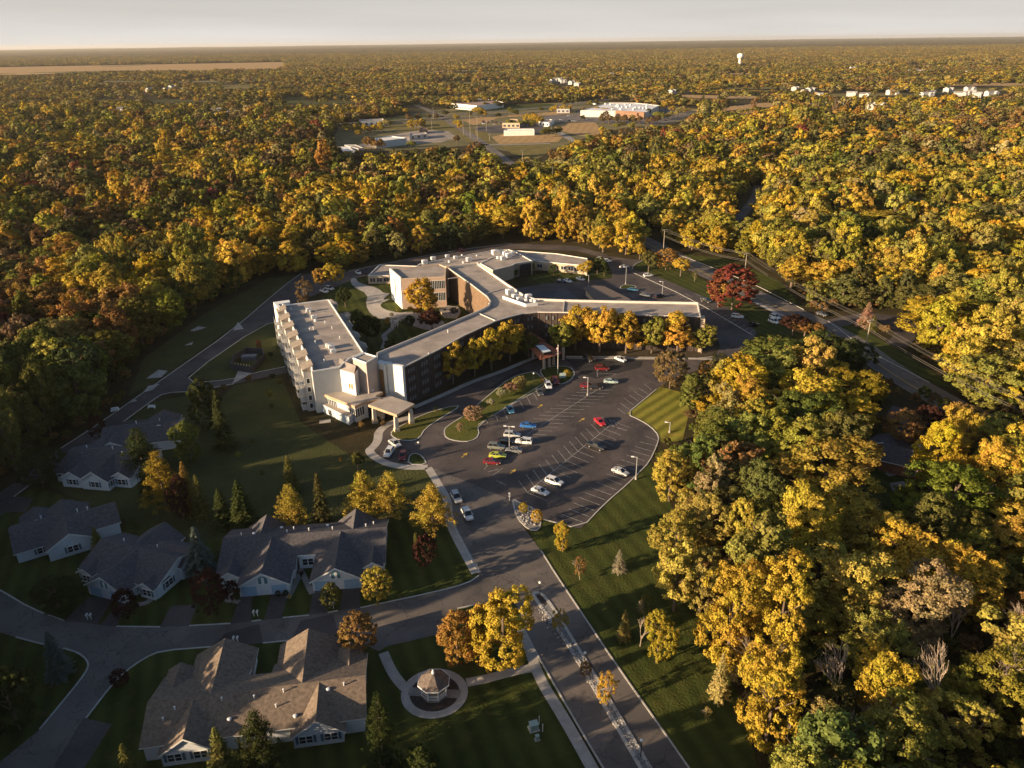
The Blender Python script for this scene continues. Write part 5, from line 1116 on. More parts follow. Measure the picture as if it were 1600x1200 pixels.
# utility cabinets on the lawn
for nm, cat, x, y, sx, h, m_, lb in [('utility_cabinet', 'utility box', 834, 1139, 1.3, 1.2, mat('pale_green_cabinet', (.33, .42, .38), .5, .1), 'pale green utility cabinet on the lawn'), ('utility_pedestal', 'utility box', 839.5, 1156, .5, .9, MATS['pale_green_cabinet'], 'small pale pedestal below the green cabinet')]:
    p = G(x, y); t = empty(nm, p, lb, cat); b = MB(); b.box(p, sx, sx * .8, h, .3); b.build('housing', m_, t); b = MB(); b.box((p.x, p.y, h), sx + .12, sx * .8 + .12, .08, .3); b.build('lid', m_, t); b = MB(); b.box((p.x, p.y, 0), sx + .4, sx + .2, .12, .3); b.build('pad', CONC, t)
for x, y, h, lb in [(842.5, 1131, 1.6, 'upper white marker post beside the green cabinet'), (848, 1143, 1.5, 'lower white marker post beside the green cabinet')]:
    p = G(x, y); t = empty('marker_post', p, lb, 'marker post'); b = MB(); b.tube(p, p + Vector((0, 0, h)), .07, .07, 6); b.build('post', WHITE, t); b = MB(); b.tube(p + Vector((0, 0, h)), p + Vector((0, 0, h + .12)), .1, .06, 6); b.build('cap', WHITE, t)
p = G(237, 638); t = empty('garden_bench', p, 'white bench on the lawn near the ring road', 'bench')
b = MB(); b.box((p.x, p.y, .45), 2.2, .6, .1); b.build('seat', TRIM, t); b = MB(); b.box((p.x, p.y + .3, .55), 2.2, .08, .5); b.build('backrest', TRIM, t)
for s_ in (-.95, .95): b = MB(); b.box((p.x + s_, p.y, 0), .12, .6, .45); b.build('leg', TRIM, t)
p = G(180, 643); t = empty('boat_cover', p, 'small white covered trailer at the ring road edge', 'trailer'); b = MB(); b.box((p.x, p.y, .4), 2.4, 1.5, .8, .4, 0, .8); b.build('cover', WHITE, t); b = MB(); b.tube((p.x, p.y - .8, .35), (p.x, p.y + .8, .35), .35, .35, 10); b.build('wheel', RUB, t)
p = G(407, 540)
# tiki-red canopy shrub marker: red maple sapling is planted with the trees
# power poles and wires
WIRES = []
def power_pole(px, py, top, label, arms=1, hh=None, base=True):
    p = G(px, py); h = hh or height_at(px, py, top); t = empty('utility_pole', p, label, 'utility pole', None)
    b = MB(); b.tube(p, p + Vector((0, 0, h)), .2, .14, 8); b.build('pole', mat('weathered_pole', (.30, .25, .2), .9, .2, 1), t)
    ends = []
    for k in range(arms):
        b = MB(); z = h - .5 - k * 1.6; b.box((p.x, p.y, z), 3.2, .16, .18, rad(-60) + math.pi / 2); b.build('crossarm', MATS['weathered_pole'], t)
        b = MB()
        for s_ in (-1.4, -.7, .7, 1.4): b.tube((p.x + s_ * math.cos(rad(30)), p.y + s_ * math.sin(rad(30)), z + .18), (p.x + s_ * math.cos(rad(30)), p.y + s_ * math.sin(rad(30)), z + .4), .07)
        b.build('insulators', WMETAL, t)
    return Vector((p.x, p.y, h)), t
c30 = Vector((math.cos(rad(30)), math.sin(rad(30)), 0))
pp = []
for (x, y, top, hh, lb) in [(1036, 398, 360, 13, 'utility pole with crossarm beside the county road north of the lot'), (1162, 440, 402, 13, 'utility pole beside the big red maple on the county road'), (1350, 556, 507, 13, 'utility pole near the pale spruce south of the junction'), (1640, 720, 0, 13, 'utility pole in the far right wood')]:
    P_, t_ = power_pole(x, y, top, lb, 1, hh); pp.append(P_)
b = MB()
def wire(b, a, c, sag=1.2, r=.035):
    pr = a
    for i in range(1, 13):
        u = i / 12; q = at(a, c, u) - Vector((0, 0, sag * 4 * u * (1 - u))); b.tube(pr, q, r, r, 3, 0, False); pr = q
for a, c in zip(pp, pp[1:]):
    for s_, dz in ((-1.4, -.1), (-.7, -.1), (.7, -.1), (1.4, -.1), (0, -3), (0, -3.6)): wire(b, a + c30 * s_ + Vector((0, 0, dz)), c + c30 * s_ + Vector((0, 0, dz)), 1.6, .026 if dz > -1 else .045)
o = b.build('power_lines', mat('wire', (.12, .11, .1), .6, 0)); tag(o, 'power lines strung along the county road between the poles', 'power lines')
for i, (x, y, top) in enumerate([(735, 216, 163), (746, 218, 180), (724, 211, 187), (685.5, 166, 151), (697, 170, 155), (677.5, 186, 168), (675, 203, 188), (765, 222, 210), (816.5, 262, 235), (841.6, 292, 264), (863, 300, 260), (294, 352, 322), (13, 308, 290), (56, 306, 296), (744, 212, 200), (760, 205, 186)]):
    power_pole(x, y, top, 'very tall slim pole above the crossroads' if i == 0 else 'slim utility pole rising over the distant crossroads' if i not in (8, 9, 10, 11, 12, 13) else {8: 'distant pole beside the green field', 9: 'left pole of the pair in the road gap', 10: 'right and taller pole of the pair in the road gap', 11: 'lone pole standing out of the left wood', 12: 'leftmost pole by the left side street', 13: 'second pole by the left side street'}[i], 1, max(9, height_at(x, y, top)))
    o = [q for q in COL.objects if q.name.startswith('utility_pole')][-1]
    if i in (1, 2, 3, 4, 5, 6, 7, 14, 15): o['group'] = 'slim poles at the crossroads'
# garden things by the houses
rng = random.Random(3)
b = MB()
for k in range(420):
    t_ = rng.random(); j = int(t_ * 6); L_ = gp([(842, 950), (862, 978), (893, 1010), (918, 1050), (955, 1112), (985, 1160), (1012, 1200)]); p = at(L_[j], L_[j + 1], rng.random()); b.sphere((p.x + rng.uniform(-.9, .9), p.y + rng.uniform(-.6, .6), Z4), rng.uniform(.08, .22), rng.choice([0, 1]), 5, 3, .7)
for k in range(160):
    p = G(806 + rng.random() * 34, 792 + rng.random() * 30)
    if inpoly(p.x, p.y, ent): b.sphere((p.x, p.y, Z4), rng.uniform(.12, .4), rng.choice([0, 1]), 6, 3, .7)
o = b.build('loose_stones', [mat('pale_stone', (.42, .38, .34), .9, .2, 2), mat('dark_stone', (.16, .16, .17), .9, .2, 2)]); tag(o, 'loose stones of the road median and the rock bed', 'stones', kind='stuff')
# ------------------------------------------------------------------ trees
def nrm(a): return a / np.maximum(1e-9, np.linalg.norm(a, axis=-1, keepdims=True))
def leaf_mesh(name, C, Nn, size, R, lr=None, aspect=.8, extra=None, mats=None, T=None):
    """one small quad per leaf spray"""
    n = len(C); Nn = nrm(Nn); rv = R.normal(size=(n, 3)) if T is None else T
    t = nrm(np.cross(Nn, rv)) if T is None else nrm(T - Nn * (T * Nn).sum(1, keepdims=True)); b = np.cross(Nn, t)
    s = size.reshape(-1, 1) / 2; t = t * s; b = b * s * aspect; k = s * .25 * R.uniform(-1, 1, (n, 1)) * Nn
    V = np.stack([C - t - b, C + t - b * .6 + k, C + t * .7 + b, C - t * .8 + b * .8 + k], 1).reshape(-1, 3)
    ev, ef = extra if extra else ([], [])
    nv = len(V); me = bpy.data.meshes.new(name)
    EV = np.array(ev, float).reshape(-1, 3); allv = np.concatenate([V, EV])
    me.vertices.add(len(allv)); me.vertices.foreach_set('co', allv.astype(np.float32).ravel())
    lt = [4] * n + [len(f) for f in ef]; ls = np.concatenate([[0], np.cumsum(lt)[:-1]]).astype(np.int32)
    vi = np.concatenate([np.arange(nv), np.array([i + nv for f in ef for i in f], int)]).astype(np.int32)
    me.loops.add(len(vi)); me.loops.foreach_set('vertex_index', vi)
    me.polygons.add(len(lt)); me.polygons.foreach_set('loop_start', ls)
    me.materials.append(LEAF)
    if ef: me.materials.append(BARK)
    me.polygons.foreach_set('material_index', np.array([0] * n + [1] * len(ef), np.int32))
    me.update(calc_edges=True)
    at_ = me.attributes.new('lr', 'FLOAT', 'FACE'); v = np.concatenate([lr if lr is not None else R.random(n), np.zeros(len(ef))]).astype(np.float32); at_.data.foreach_set('value', v)
    return me
def lobes_for(shape, R, Rad, Ht):
    if shape == 'round': return [((R.normal() * .30 * Rad, R.normal() * .30 * Rad, Ht * R.uniform(.5, .76)), Rad * R.uniform(.45, .62), Ht * R.uniform(.15, .22)) for _ in range(9)] + [((0, 0, Ht * .62), Rad * .72, Ht * .27), ((0, 0, Ht * .8), Rad * .45, Ht * .19)]
    if shape == 'oval': return [((R.normal() * .24 * Rad, R.normal() * .24 * Rad, Ht * z), Rad * R.uniform(.42, .6) * (1.12 - abs(z - .5)), Ht * .13) for z in np.linspace(.3, .88, 12)] + [((0, 0, Ht * .58), Rad * .6, Ht * .34)]
    if shape == 'wide': return [((.62 * Rad * math.cos(a), .62 * Rad * math.sin(a), Ht * R.uniform(.5, .72)), Rad * R.uniform(.28, .44), Ht * R.uniform(.13, .2)) for a in R.uniform(0, 6.28, 10)] + [((R.normal() * .2 * Rad, R.normal() * .2 * Rad, Ht * R.uniform(.68, .84)), Rad * R.uniform(.32, .48), Ht * .15) for _ in range(5)] + [((0, 0, Ht * .6), Rad * .6, Ht * .2)]
    if shape == 'tall': return [((R.normal() * .36 * Rad, R.normal() * .36 * Rad, Ht * z), Rad * R.uniform(.3, .48), Ht * R.uniform(.08, .13)) for z in np.linspace(.25, .92, 16)] + [((0, 0, Ht * .55), Rad * .45, Ht * .32)]
    if shape[0] == 'w' and shape[1:] in ('round', 'oval', 'wide', 'tall'): return lobes_for(shape[1:], R, Rad, Ht) + [((R.normal() * .2 * Rad, R.normal() * .2 * Rad, Ht * .34), Rad * .8, Ht * .2), ((0, 0, Ht * .22), Rad * .6, Ht * .2)]
    if shape == 'dome': return [((0, 0, Ht * .50), Rad * .95, Ht * .46), ((.2 * Rad, 0, Ht * .6), Rad * .75, Ht * .36), ((-.2 * Rad, .1 * Rad, Ht * .55), Rad * .75, Ht * .38)]
def crown(name, seed, shape, nc, per, ls, Rad=5.0, Ht=15.0, spread=.17, trunk=False, keep=1.0, rnd=.45, wn=.55, wo=.8):
    R = np.random.default_rng(seed); L = lobes_for(shape, R, Rad, Ht); cs, ns = [], []; w = np.array([l[1] ** 2 for l in L]); w = w / w.sum()
    while len(cs) < nc:
        l = L[R.choice(len(L), p=w)]; d = nrm(R.normal(size=3))
        if d[2] < -.55 and R.random() < .75: continue
        q = R.uniform(.8, 1.04); p = np.array([l[0][0] + d[0] * l[1] * q, l[0][1] + d[1] * l[1] * q, l[0][2] + d[2] * l[2] * q])
        ins = False
        for m_ in L:
            if m_ is not l and ((p[0] - m_[0][0]) / m_[1]) ** 2 + ((p[1] - m_[0][1]) / m_[1]) ** 2 + ((p[2] - m_[0][2]) / m_[2]) ** 2 < .55: ins = True; break
        if ins: continue
        cs.append(p); ns.append(d)
    cs = np.array(cs); ns = np.array(ns); n = nc * per
    rad_ = R.uniform(.7, 1.35, nc) * spread * Rad
    ci = np.repeat(np.arange(nc), per); off = nrm(R.normal(size=(n, 3))) * (R.random((n, 1)) ** .45) * rad_[ci][:, None] * np.array([1, 1, .8])
    C = cs[ci] + off; Nn = nrm(off) * wo + ns[ci] * wn + R.normal(size=(n, 3)) * rnd + np.array([0, 0, .2])
    sz = ls * R.uniform(.6, 1.35, n); lr = np.clip(R.random(n) * .7 + R.random(nc)[ci] * .45 - .07, 0, 1)
    if keep < 1: k = R.random(n) < keep; C, Nn, sz, lr = C[k], Nn[k], sz[k], lr[k]
    ex = None
    if trunk: b = trunk_mb(R, Rad, Ht); ex = (b.v, b.f)
    return leaf_mesh(name, C, Nn, sz, R, lr, extra=ex)
def trunk_mb(R, Rad, Ht, limbs=6, r=.28):
    b = MB(); p = Vector((0, 0, 0)); q = Vector((R.normal() * .15, R.normal() * .15, Ht * .3)); b.tube(p, q, r * 1.25, r, 7)
    e = q + Vector((R.normal() * .3, R.normal() * .3, Ht * .4)); b.tube(q, e, r, r * .35, 6)
    for i in range(limbs):
        a = 6.28 * i / limbs + R.random(); s_ = at(q, e, R.random() * .7); m_ = s_ + Vector((math.cos(a) * Rad * .35, math.sin(a) * Rad * .35, Ht * .12)); x = m_ + Vector((math.cos(a) * Rad * .35, math.sin(a) * Rad * .35, Ht * .12))
        b.tube(s_, m_, r * .5, r * .32, 5); b.tube(m_, x, r * .32, r * .1, 5)
    return b
def spruce(name, seed, Ht=12.0, Rad=2.3, wh=26, br=10, seg=6, ls=.42, trunk=False, power=.9):
    R = np.random.default_rng(seed); C, Nn, T, lr, sz = [], [], [], [], []
    for w in range(wh):
        z = Ht * (.05 + .92 * (w / (wh - 1)) ** .95); r = Rad * (1 - z / Ht) ** power + .12
        nb = max(4, int(br * (1.15 - .6 * z / Ht)))
        for k in range(nb):
            a = 6.283 * k / nb + R.random() * .8; rr = r * R.uniform(.72, 1.12); d = np.array([math.cos(a), math.sin(a), 0]); v0 = R.random()
            for s_ in range(seg):
                f = (s_ + .6) / seg; 
                for sd in (-1, 1):
                    c = d * rr * f + np.array([-d[1], d[0], 0]) * sd * rr * .16 * (1.3 - f) * R.uniform(.3, 1.3) + np.array([0, 0, z + .25 * rr * (f - .35) * (1 if z > Ht * .6 else -.9) + R.normal() * .05])
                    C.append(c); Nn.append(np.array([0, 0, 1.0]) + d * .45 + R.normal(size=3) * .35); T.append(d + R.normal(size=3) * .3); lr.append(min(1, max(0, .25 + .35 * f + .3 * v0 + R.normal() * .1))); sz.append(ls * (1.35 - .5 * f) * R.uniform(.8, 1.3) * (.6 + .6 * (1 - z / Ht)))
    ex = None
    if trunk: b = MB(); b.tube((0, 0, 0), (0, 0, Ht * .95), .2, .03, 6); ex = (b.v, b.f)
    return leaf_mesh(name, np.array(C), np.array(Nn), np.array(sz), R, np.array(lr), aspect=.6, extra=ex, T=np.array(T))
def pine(name, seed, Ht=12.0, Rad=3.6):
    R = np.random.default_rng(seed); cs = []
    for w in range(12):
        z = Ht * (.14 + .82 * w / 11); r = Rad * (1 - (z / Ht) ** 1.15) ** .85 * R.uniform(.82, 1.15) + .22; nb = 8 if w < 7 else 6 if w < 10 else 3
        for k in range(nb):
            a = 6.283 * k / nb + R.random() * 1.2
            for f in ((.4, .68, 1.0) if r > 1.2 else (.6, 1.0)):
                rr = r * f * R.uniform(.85, 1.1); cs.append((math.cos(a + R.normal() * .13) * rr, math.sin(a + R.normal() * .13) * rr, z + .18 * rr + R.normal() * .15))
    cs = np.array(cs); nc = len(cs); per = 34; ci = np.repeat(np.arange(nc), per); n = nc * per
    off = nrm(R.normal(size=(n, 3)) + np.array([0, 0, .35])) * (R.random((n, 1)) ** .5) * np.array([.62, .62, .5]); C = cs[ci] + off
    return leaf_mesh(name, C, off + R.normal(size=(n, 3)) * .35 + np.array([0, 0, .1]), .26 * R.uniform(.6, 1.4, n), R, np.clip(R.random(n) * .6 + R.random(nc)[ci] * .4, 0, 1), aspect=.45)
def pine_trunk(Ht=12.0):
    b = MB(); b.tube((0, 0, 0), (0, 0, Ht * .95), .2, .04, 7)
    for k in range(26): a = k * 2.4; z = Ht * (.15 + .75 * k / 26); r = 3.2 * (1 - (z / Ht) ** 1.15) ** .85 * .85; b.tube((0, 0, z), (math.cos(a) * r, math.sin(a) * r, z + .2 * r), .06, .02, 4)
    return b
def bare(seed, Ht=13.0, spread=.5):
    R = np.random.default_rng(seed); b = MB()
    def grow(p, d, L, r, lv):
        q = p + d * L; b.tube(p, q, r, r * .68, 5 if lv < 2 else 4 if lv < 3 else 3, cap=False)
        if lv >= 5: return
        for k in range(3 if lv < 4 else 2):
            v = Vector(R.normal(size=3)); v = (v - d * v.dot(d)).normalized(); nd = (d + v * spread * R.uniform(.6, 1.5) + Vector((0, 0, .12))).normalized(); grow(p + d * L * (R.uniform(.6, 1.0)), nd, L * R.uniform(.62, .8), r * .6, lv + 1)
    grow(Vector((0, 0, 0)), Vector((R.normal() * .06, R.normal() * .06, 1)).normalized(), Ht * .33, Ht * .013, 0); return b
# templates (nominal radius 5, height 15)
HI = {}
for sh, k in (('round', 4), ('oval', 4), ('wide', 3), ('tall', 3)):
    HI[sh] = [crown('crown', 10 + i + 31 * len(sh), sh, 130, 62, .42) for i in range(k)]
for sh, k in (('round', 4), ('oval', 3), ('wide', 3), ('tall', 3)): HI['w' + sh] = [crown('crown', 210 + i + 31 * len(sh), 'w' + sh, 165, 58, .42) for i in range(k)]
HI['xwide'] = [crown('crown', 310 + i, 'wwide', 330, 62, .25, spread=.12) for i in range(3)]
HI['xround'] = [crown('crown', 320 + i, 'wround', 300, 62, .26, spread=.12) for i in range(3)]
HI['xtall'] = [crown('crown', 330 + i, 'wtall', 360, 56, .25, spread=.12) for i in range(2)]
HI['sparse'] = [crown('crown', 80 + i, 'oval', 90, 34, .34, spread=.13) for i in range(2)]
HI['dome'] = [crown('crown', 90 + i, 'dome', 210, 52, .34, spread=.11) for i in range(2)]
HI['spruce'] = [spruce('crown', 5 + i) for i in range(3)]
HI['pine'] = [pine('crown', 15 + i) for i in range(3)]
NOM = dict(xwide=(5, 15), xround=(5, 15), xtall=(5, 15), wround=(5, 15), woval=(5, 15), wwide=(5, 15), wtall=(5, 15), round=(5, 15), oval=(5, 15), wide=(5, 15), tall=(5, 15), sparse=(5, 15), dome=(5, 15), spruce=(2.3, 12), pine=(3.6, 12))
TR = {}
def mb_mesh(b, name, m_):
    me = bpy.data.meshes.new(name); me.from_pydata(b.v, [], b.f); me.materials.append(m_); me.update(); return me
for sh in NOM:
    if sh in ('spruce', 'dome'): b = MB(); b.tube((0, 0, 0), (0, 0, 9), .2, .04, 7); TR[sh] = [mb_mesh(b, 'trunk', BARK)]
    elif sh == 'pine': TR[sh] = [mb_mesh(pine_trunk(), 'trunk', BARK)]
    elif sh == 'sparse': TR[sh] = [mb_mesh(bare(3, 14.5, .42), 'trunk', BARK_PALE), mb_mesh(bare(4, 14, .42), 'trunk', BARK_PALE)]
    else: TR[sh] = [mb_mesh(trunk_mb(np.random.default_rng(i), 5, 15), 'trunk', BARK) for i in range(2)]
BARE = [mb_mesh(bare(20 + i, 13.0, .36), 'branches', BARK_PALE) for i in range(3)]
CL = dict(gold=(.42, .275, .04), amber=(.42, .25, .04), yellow=(.36, .275, .05), ygreen=(.24, .215, .046), olive=(.125, .115, .034), green=(.12, .13, .03), dgreen=(.05, .06, .02), orange=(.31, .165, .045), rust=(.23, .13, .05), brown=(.16, .105, .05), red=(.19, .05, .035), tan=(.31, .245, .09), purple=(.065, .028, .022), blue=(.085, .11, .09), pale=(.30, .27, .17), pinkish=(.34, .2, .13))
rt = random.Random(77); NTREE = [0]; HAND = []
def plant(name, cat, sh, x, y, h, r, col, label, group=None, tilt=.03):
    t = empty(name, (x, y, 0), label, cat, group, rt.random() * 6.28); nr, nh = NOM[sh]; c = CL[col] if isinstance(col, str) else col
    k = rt.randrange(len(HI[sh])); f = rt.uniform(.88, 1.12)
    for nm_, me in (('trunk', TR[sh][k % len(TR[sh])]), ('crown', HI[sh][k])):
        o = bpy.data.objects.new(nm_, me); COL.objects.link(o); o.parent = t; o.scale = (r / nr, r / nr * rt.uniform(.9, 1.1), h / nh)
        if nm_ == 'crown': o['tcol'] = [c[0] * f, c[1] * f * rt.uniform(.94, 1.06), c[2] * f, 1.0]
    HAND.append((x, y, r)); NTREE[0] += 1; return t
def T(sh, bx, by, topy, w, col, label, name=None, group=None, cat=None):        # base pixel, top pixel row, crown width in pixels
    if by > 600 and w > 24: sh = {'round': 'xround', 'wide': 'xwide', 'oval': 'xround'}.get(sh, sh)
    p = G(bx, by); h = max(1.2, height_at(bx, by, topy) * .97); r = mpp(bx, by) * w / 2 * (1.18 if sh in ('pine', 'spruce') else 1.0)
    nm_ = name or {'spruce': 'spruce_tree', 'pine': 'pine_tree', 'dome': 'ornamental_tree'}.get(sh, 'broadleaf_tree'); return plant(nm_, cat or {'spruce_tree': 'spruce', 'pine_tree': 'pine', 'ornamental_tree': 'small tree', 'shrub': 'shrub', 'sapling': 'young tree'}.get(nm_, 'tree'), sh, p.x, p.y, h, r, col, label, group)
def TC(sh, cx, topy, w, h, col, label, group=None):                              # crown seen from its top only
    sh = {'wide': 'xwide', 'tall': 'xtall', 'round': 'xround'}.get(sh, sh) if topy > 420 else sh
    p = G(cx, topy, h * .97); p2 = p - Vector((0, 0, 0)); r = (p - Vector((0, 0, H))).dot(fwd) / F * w / 2; return plant('broadleaf_tree', 'tree', sh, p.x, p.y + .0 - r * .25, h, r, col, label, group)
# around the dark building
T('oval', 660, 500, 432, 50, 'amber', 'large golden tree standing alone in the courtyard')
gw = 'golden trees along the dark brick front'
T('oval', 708, 600, 537, 46, 'amber', 'golden tree nearest the white end block, first along the brick wing')
T('oval', 742, 588, 524, 40, 'gold', 'second golden tree from the white end block along the brick wing')
T('oval', 768, 578, 513, 42, 'gold', 'third golden tree along the brick wing, before the entrance')
T('oval', 797, 565, 497, 52, 'gold', 'tall golden tree just left of the hipped entrance')
T('round', 826, 560, 518, 30, 'olive', 'small olive tree tucked behind the hipped entrance')
T('oval', 876, 552, 500, 48, 'ygreen', 'yellow green tree just right of the hipped entrance')
T('oval', 899, 546, 476, 54, 'amber', 'golden tree left of the tallest golden tree of the east wing')
T('oval', 937, 550, 476, 60, 'amber', 'broad golden tree in the middle of the row before the east wing')
T('oval', 978, 552, 484, 52, 'amber', 'golden tree right of the broad golden tree before the east wing')
T('oval', 1018, 552, 492, 42, 'ygreen', 'yellow green tree between golden ones before the east wing')
T('oval', 1058, 551, 486, 62, 'amber', 'wide golden tree near the end of the east wing')
T('oval', 1096, 552, 505, 42, 'ygreen', 'yellow green tree at the corner of the east wing')
T('dome', 1046, 607, 544, 56, 'brown', 'round brown tree at the top edge of the parking lot')
T('dome', 1104, 588, 562, 28, 'orange', 'small orange tree beside the east drive')
T('round', 1134, 594, 556, 42, 'tan', 'tan feathery tree right of the small orange tree')
T('dome', 1143, 484, 410, 74, 'red', 'big crimson and orange maple beside the county road')
T('round', 1122, 480, 440, 40, 'orange', 'orange lower maple merging with the crimson maple')
T('dome', 1040, 422, 386, 38, 'orange', 'orange red round tree on the east lot island')
T('round', 1013, 425, 392, 24, 'olive', 'dark olive tree left of the orange round tree by the east lot')
T('round', 1063, 432, 402, 28, 'gold', 'golden tree right of the orange round tree by the east lot')
T('sparse', 1085, 440, 422, 14, 'olive', 'thin small tree at the top of the eastern stalls')
T('round', 911, 434, 408, 24, 'gold', 'small golden tree on the north lawn by the cream wing')
T('dome', 865, 431, 411, 17, 'dgreen', 'small dark round tree on the north lawn by the cream wing')
T('oval', 933, 428, 400, 18, 'dgreen', 'dark narrow tree at the far corner of the cream wing')
T('oval', 944, 432, 406, 16, 'dgreen', 'second dark narrow tree at the corner of the cream wing')
T('oval', 805, 433, 420, 10, 'green', 'small green tree against the cream block by the dark glass court', name='ornamental_tree')
T('oval', 833, 424, 410, 8, 'ygreen', 'thin yellow green tree beside the dark glass court', name='ornamental_tree')
T('round', 520, 452, 410, 34, 'gold', 'golden tree beyond the apartment block, right of a pair')
T('round', 502, 455, 418, 28, 'orange', 'orange tree beyond the apartment block, left of a pair')
T('sparse', 478, 482, 430, 34, 'brown', 'thin brown tree at the far end of the apartment block')
T('round', 540, 480, 450, 26, 'dgreen', 'dark tree in the lawn beside the courtyard walk')
T('round', 575, 540, 490, 38, 'dgreen', 'large dark tree inside the courtyard by the apartment bays')
T('round', 560, 520, 482, 26, 'olive', 'olive tree beside the dark courtyard tree')
T('round', 612, 555, 528, 18, 'olive', 'small olive tree behind the grey tower roof')
T('dome', 606, 507, 495, 10, 'amber', 'small bright amber shrub in the courtyard', name='shrub')
T('round', 676, 520, 480, 34, 'purple', 'dark purple tree under the north arm in the courtyard')
T('round', 640, 515, 492, 22, 'dgreen', 'dark low tree at the foot of the golden courtyard tree')
T('round', 645, 480, 465, 14, 'ygreen', 'light green shrub on the oval courtyard bed', name='shrub')
for (x, y, w) in [(622, 485, 8), (612, 492, 7), (660, 500, 8), (668, 505, 7), (640, 530, 8), (655, 535, 8), (600, 515, 7), (625, 545, 9)]: T('dome', x, y + 2, y - w * .5, w, rt.choice(['olive', 'green', 'ygreen']), 'small rounded green shrub in a courtyard bed', name='shrub', group='courtyard shrubs')
# big island
T('round', 737, 656, 634, 30, 'pinkish', 'pale pinkish young tree on the wide end of the long island')
T('sparse', 719, 676, 659, 14, 'pinkish', 'thin young tree in a mulch ring at the rounded island tip')
T('round', 782, 622, 608, 16, 'pale', 'small pale shrub at the middle of the long island', name='shrub')
T('round', 797, 614, 598, 20, 'pinkish', 'pale pinkish shrub left of the largest island shrub', name='shrub')
T('round', 814, 608, 586, 28, 'tan', 'largest tan shrub of the long island', name='shrub')
T('round', 681 + 87, 634, 622, 14, 'pale', 'smallest pale shrub of the long island', name='shrub')
T('sparse', 681, 645, 635, 10, 'ygreen', 'thin yellow green sapling on the triangular island', name='sapling')
T('dome', 886, 588, 577, 12, 'gold', 'small yellow shrub behind the entrance sign', name='shrub')
T('dome', 848, 600, 588, 9, 'orange', 'small orange shrub at the island walk', name='shrub')
T('dome', 818, 802, 784, 16, 'gold', 'golden shrub on the rock bed', name='shrub')
T('dome', 839, 818, 795, 20, 'amber', 'amber shrub at the end of the rock bed', name='shrub')
T('round', 879, 862, 812, 26, 'gold', 'small golden tree on the lawn at the lower corner of the lot')
# meadow and the row of pines
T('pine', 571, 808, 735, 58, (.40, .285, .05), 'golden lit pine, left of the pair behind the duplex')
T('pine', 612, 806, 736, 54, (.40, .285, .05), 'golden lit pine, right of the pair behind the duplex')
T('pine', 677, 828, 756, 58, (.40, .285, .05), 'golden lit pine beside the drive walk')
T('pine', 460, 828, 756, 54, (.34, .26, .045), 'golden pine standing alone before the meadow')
T('spruce', 456, 768, 709, 30, 'olive', 'dark spruce behind the lone golden pine')
T('spruce', 505, 822, 735, 34, (.10, .09, .03), 'tall dark spruce between the golden pines')
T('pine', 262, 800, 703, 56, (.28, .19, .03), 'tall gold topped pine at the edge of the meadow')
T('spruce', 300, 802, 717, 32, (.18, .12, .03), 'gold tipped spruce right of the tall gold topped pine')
T('spruce', 318, 808, 738, 30, 'olive', 'narrow spruce in the dark meadow edge row')
T('round', 288, 812, 740, 30, 'purple', 'dark red leaved tree among the meadow edge spruces')
T('spruce', 351, 822, 760, 36, 'dgreen', 'dark spruce, left of the last two in the meadow row')
T('spruce', 382, 822, 746, 42, 'dgreen', 'dark broad spruce at the right end of the meadow row')
T('oval', 322, 672, 588, 46, 'dgreen', 'large dark tree at the upper left of the meadow')
T('spruce', 352, 700, 606, 36, 'dgreen', 'tall dark spruce right of the large dark tree at the meadow edge')
T('round', 300, 722, 655, 50, 'green', 'green leaved tree beside the farthest house')
T('pine', 228, 745, 668, 56, 'dgreen', 'dark pine between the two farthest houses')
T('pine', 245, 790, 720, 40, 'dgreen', 'dark pine below the pine between the farthest houses')
T('round', 68, 760, 698, 64, 'dgreen', 'rounded dark tree beside the left road bend')
T('dome', 157, 690, 648, 28, 'purple', 'very dark leaved tree by the ring road driveway')
T('dome', 666, 886, 834, 42, 'purple', 'brownish purple round tree on the lawn by the drive')
T('oval', 652, 884, 832, 12, 'olive', 'narrow green tree against the purple round tree')
T('dome', 591, 942, 884, 50, 'yellow', 'round yellow tree in front of the right garage')
T('dome', 519, 952, 910, 34, 'olive', 'small gold topped dome tree between the driveways')
T('dome', 332, 962, 886, 52, 'purple', 'dark purple tree between the street houses')
T('dome', 366, 942, 905, 24, 'purple', 'small dark purple tree by the left porch')
T('spruce', 318, 900, 820, 52, 'blue', 'blue spruce with lit top between the street houses')
T('dome', 200, 967, 920, 38, 'purple', 'dark red round tree before the third garage')
T('round', 95, 958, 900, 62, 'dgreen', 'dark tree left of the third garage')
T('dome', 563, 1024, 954, 56, 'rust', 'rust orange round tree beside the cross street')
T('round', 716, 1040, 950, 64, 'orange', 'orange topped tree beside the big golden corner tree')
T('wide', 786, 1042, 910, 96, 'gold', 'big golden tree at the corner above the gazebo')
T('round', 750, 1034, 965, 56, 'gold', 'golden tree between the orange topped and big golden trees')
T('spruce', 95, 1056, 984, 42, 'blue', 'dark blue spruce on the corner lawn across the street')
T('dome', 190, 1074, 1046, 28, 'purple', 'low dark bush at the road bend kerb', name='shrub')
T('round', 30, 1140, 1040, 76, 'dgreen', 'dark leafy tree in the lower left corner lawn')
T('spruce', 352, 1215, 1134, 50, 'olive', 'spruce in front of the left rear gable of the tan duplex')
T('pine', 414, 1212, 1110, 64, 'dgreen', 'dark pine in front of the middle of the tan duplex')
T('spruce', 206, 1218, 1160, 34, 'olive', 'small spruce at the lower left corner of the tan duplex')
T('pine', 598, 1180, 1082, 46, 'dgreen', 'dark pine right of the tan duplex')
T('round', 600, 1232, 1170, 54, 'dgreen', 'dark bush tree at the bottom below the gazebo, left one', name='broadleaf_tree')
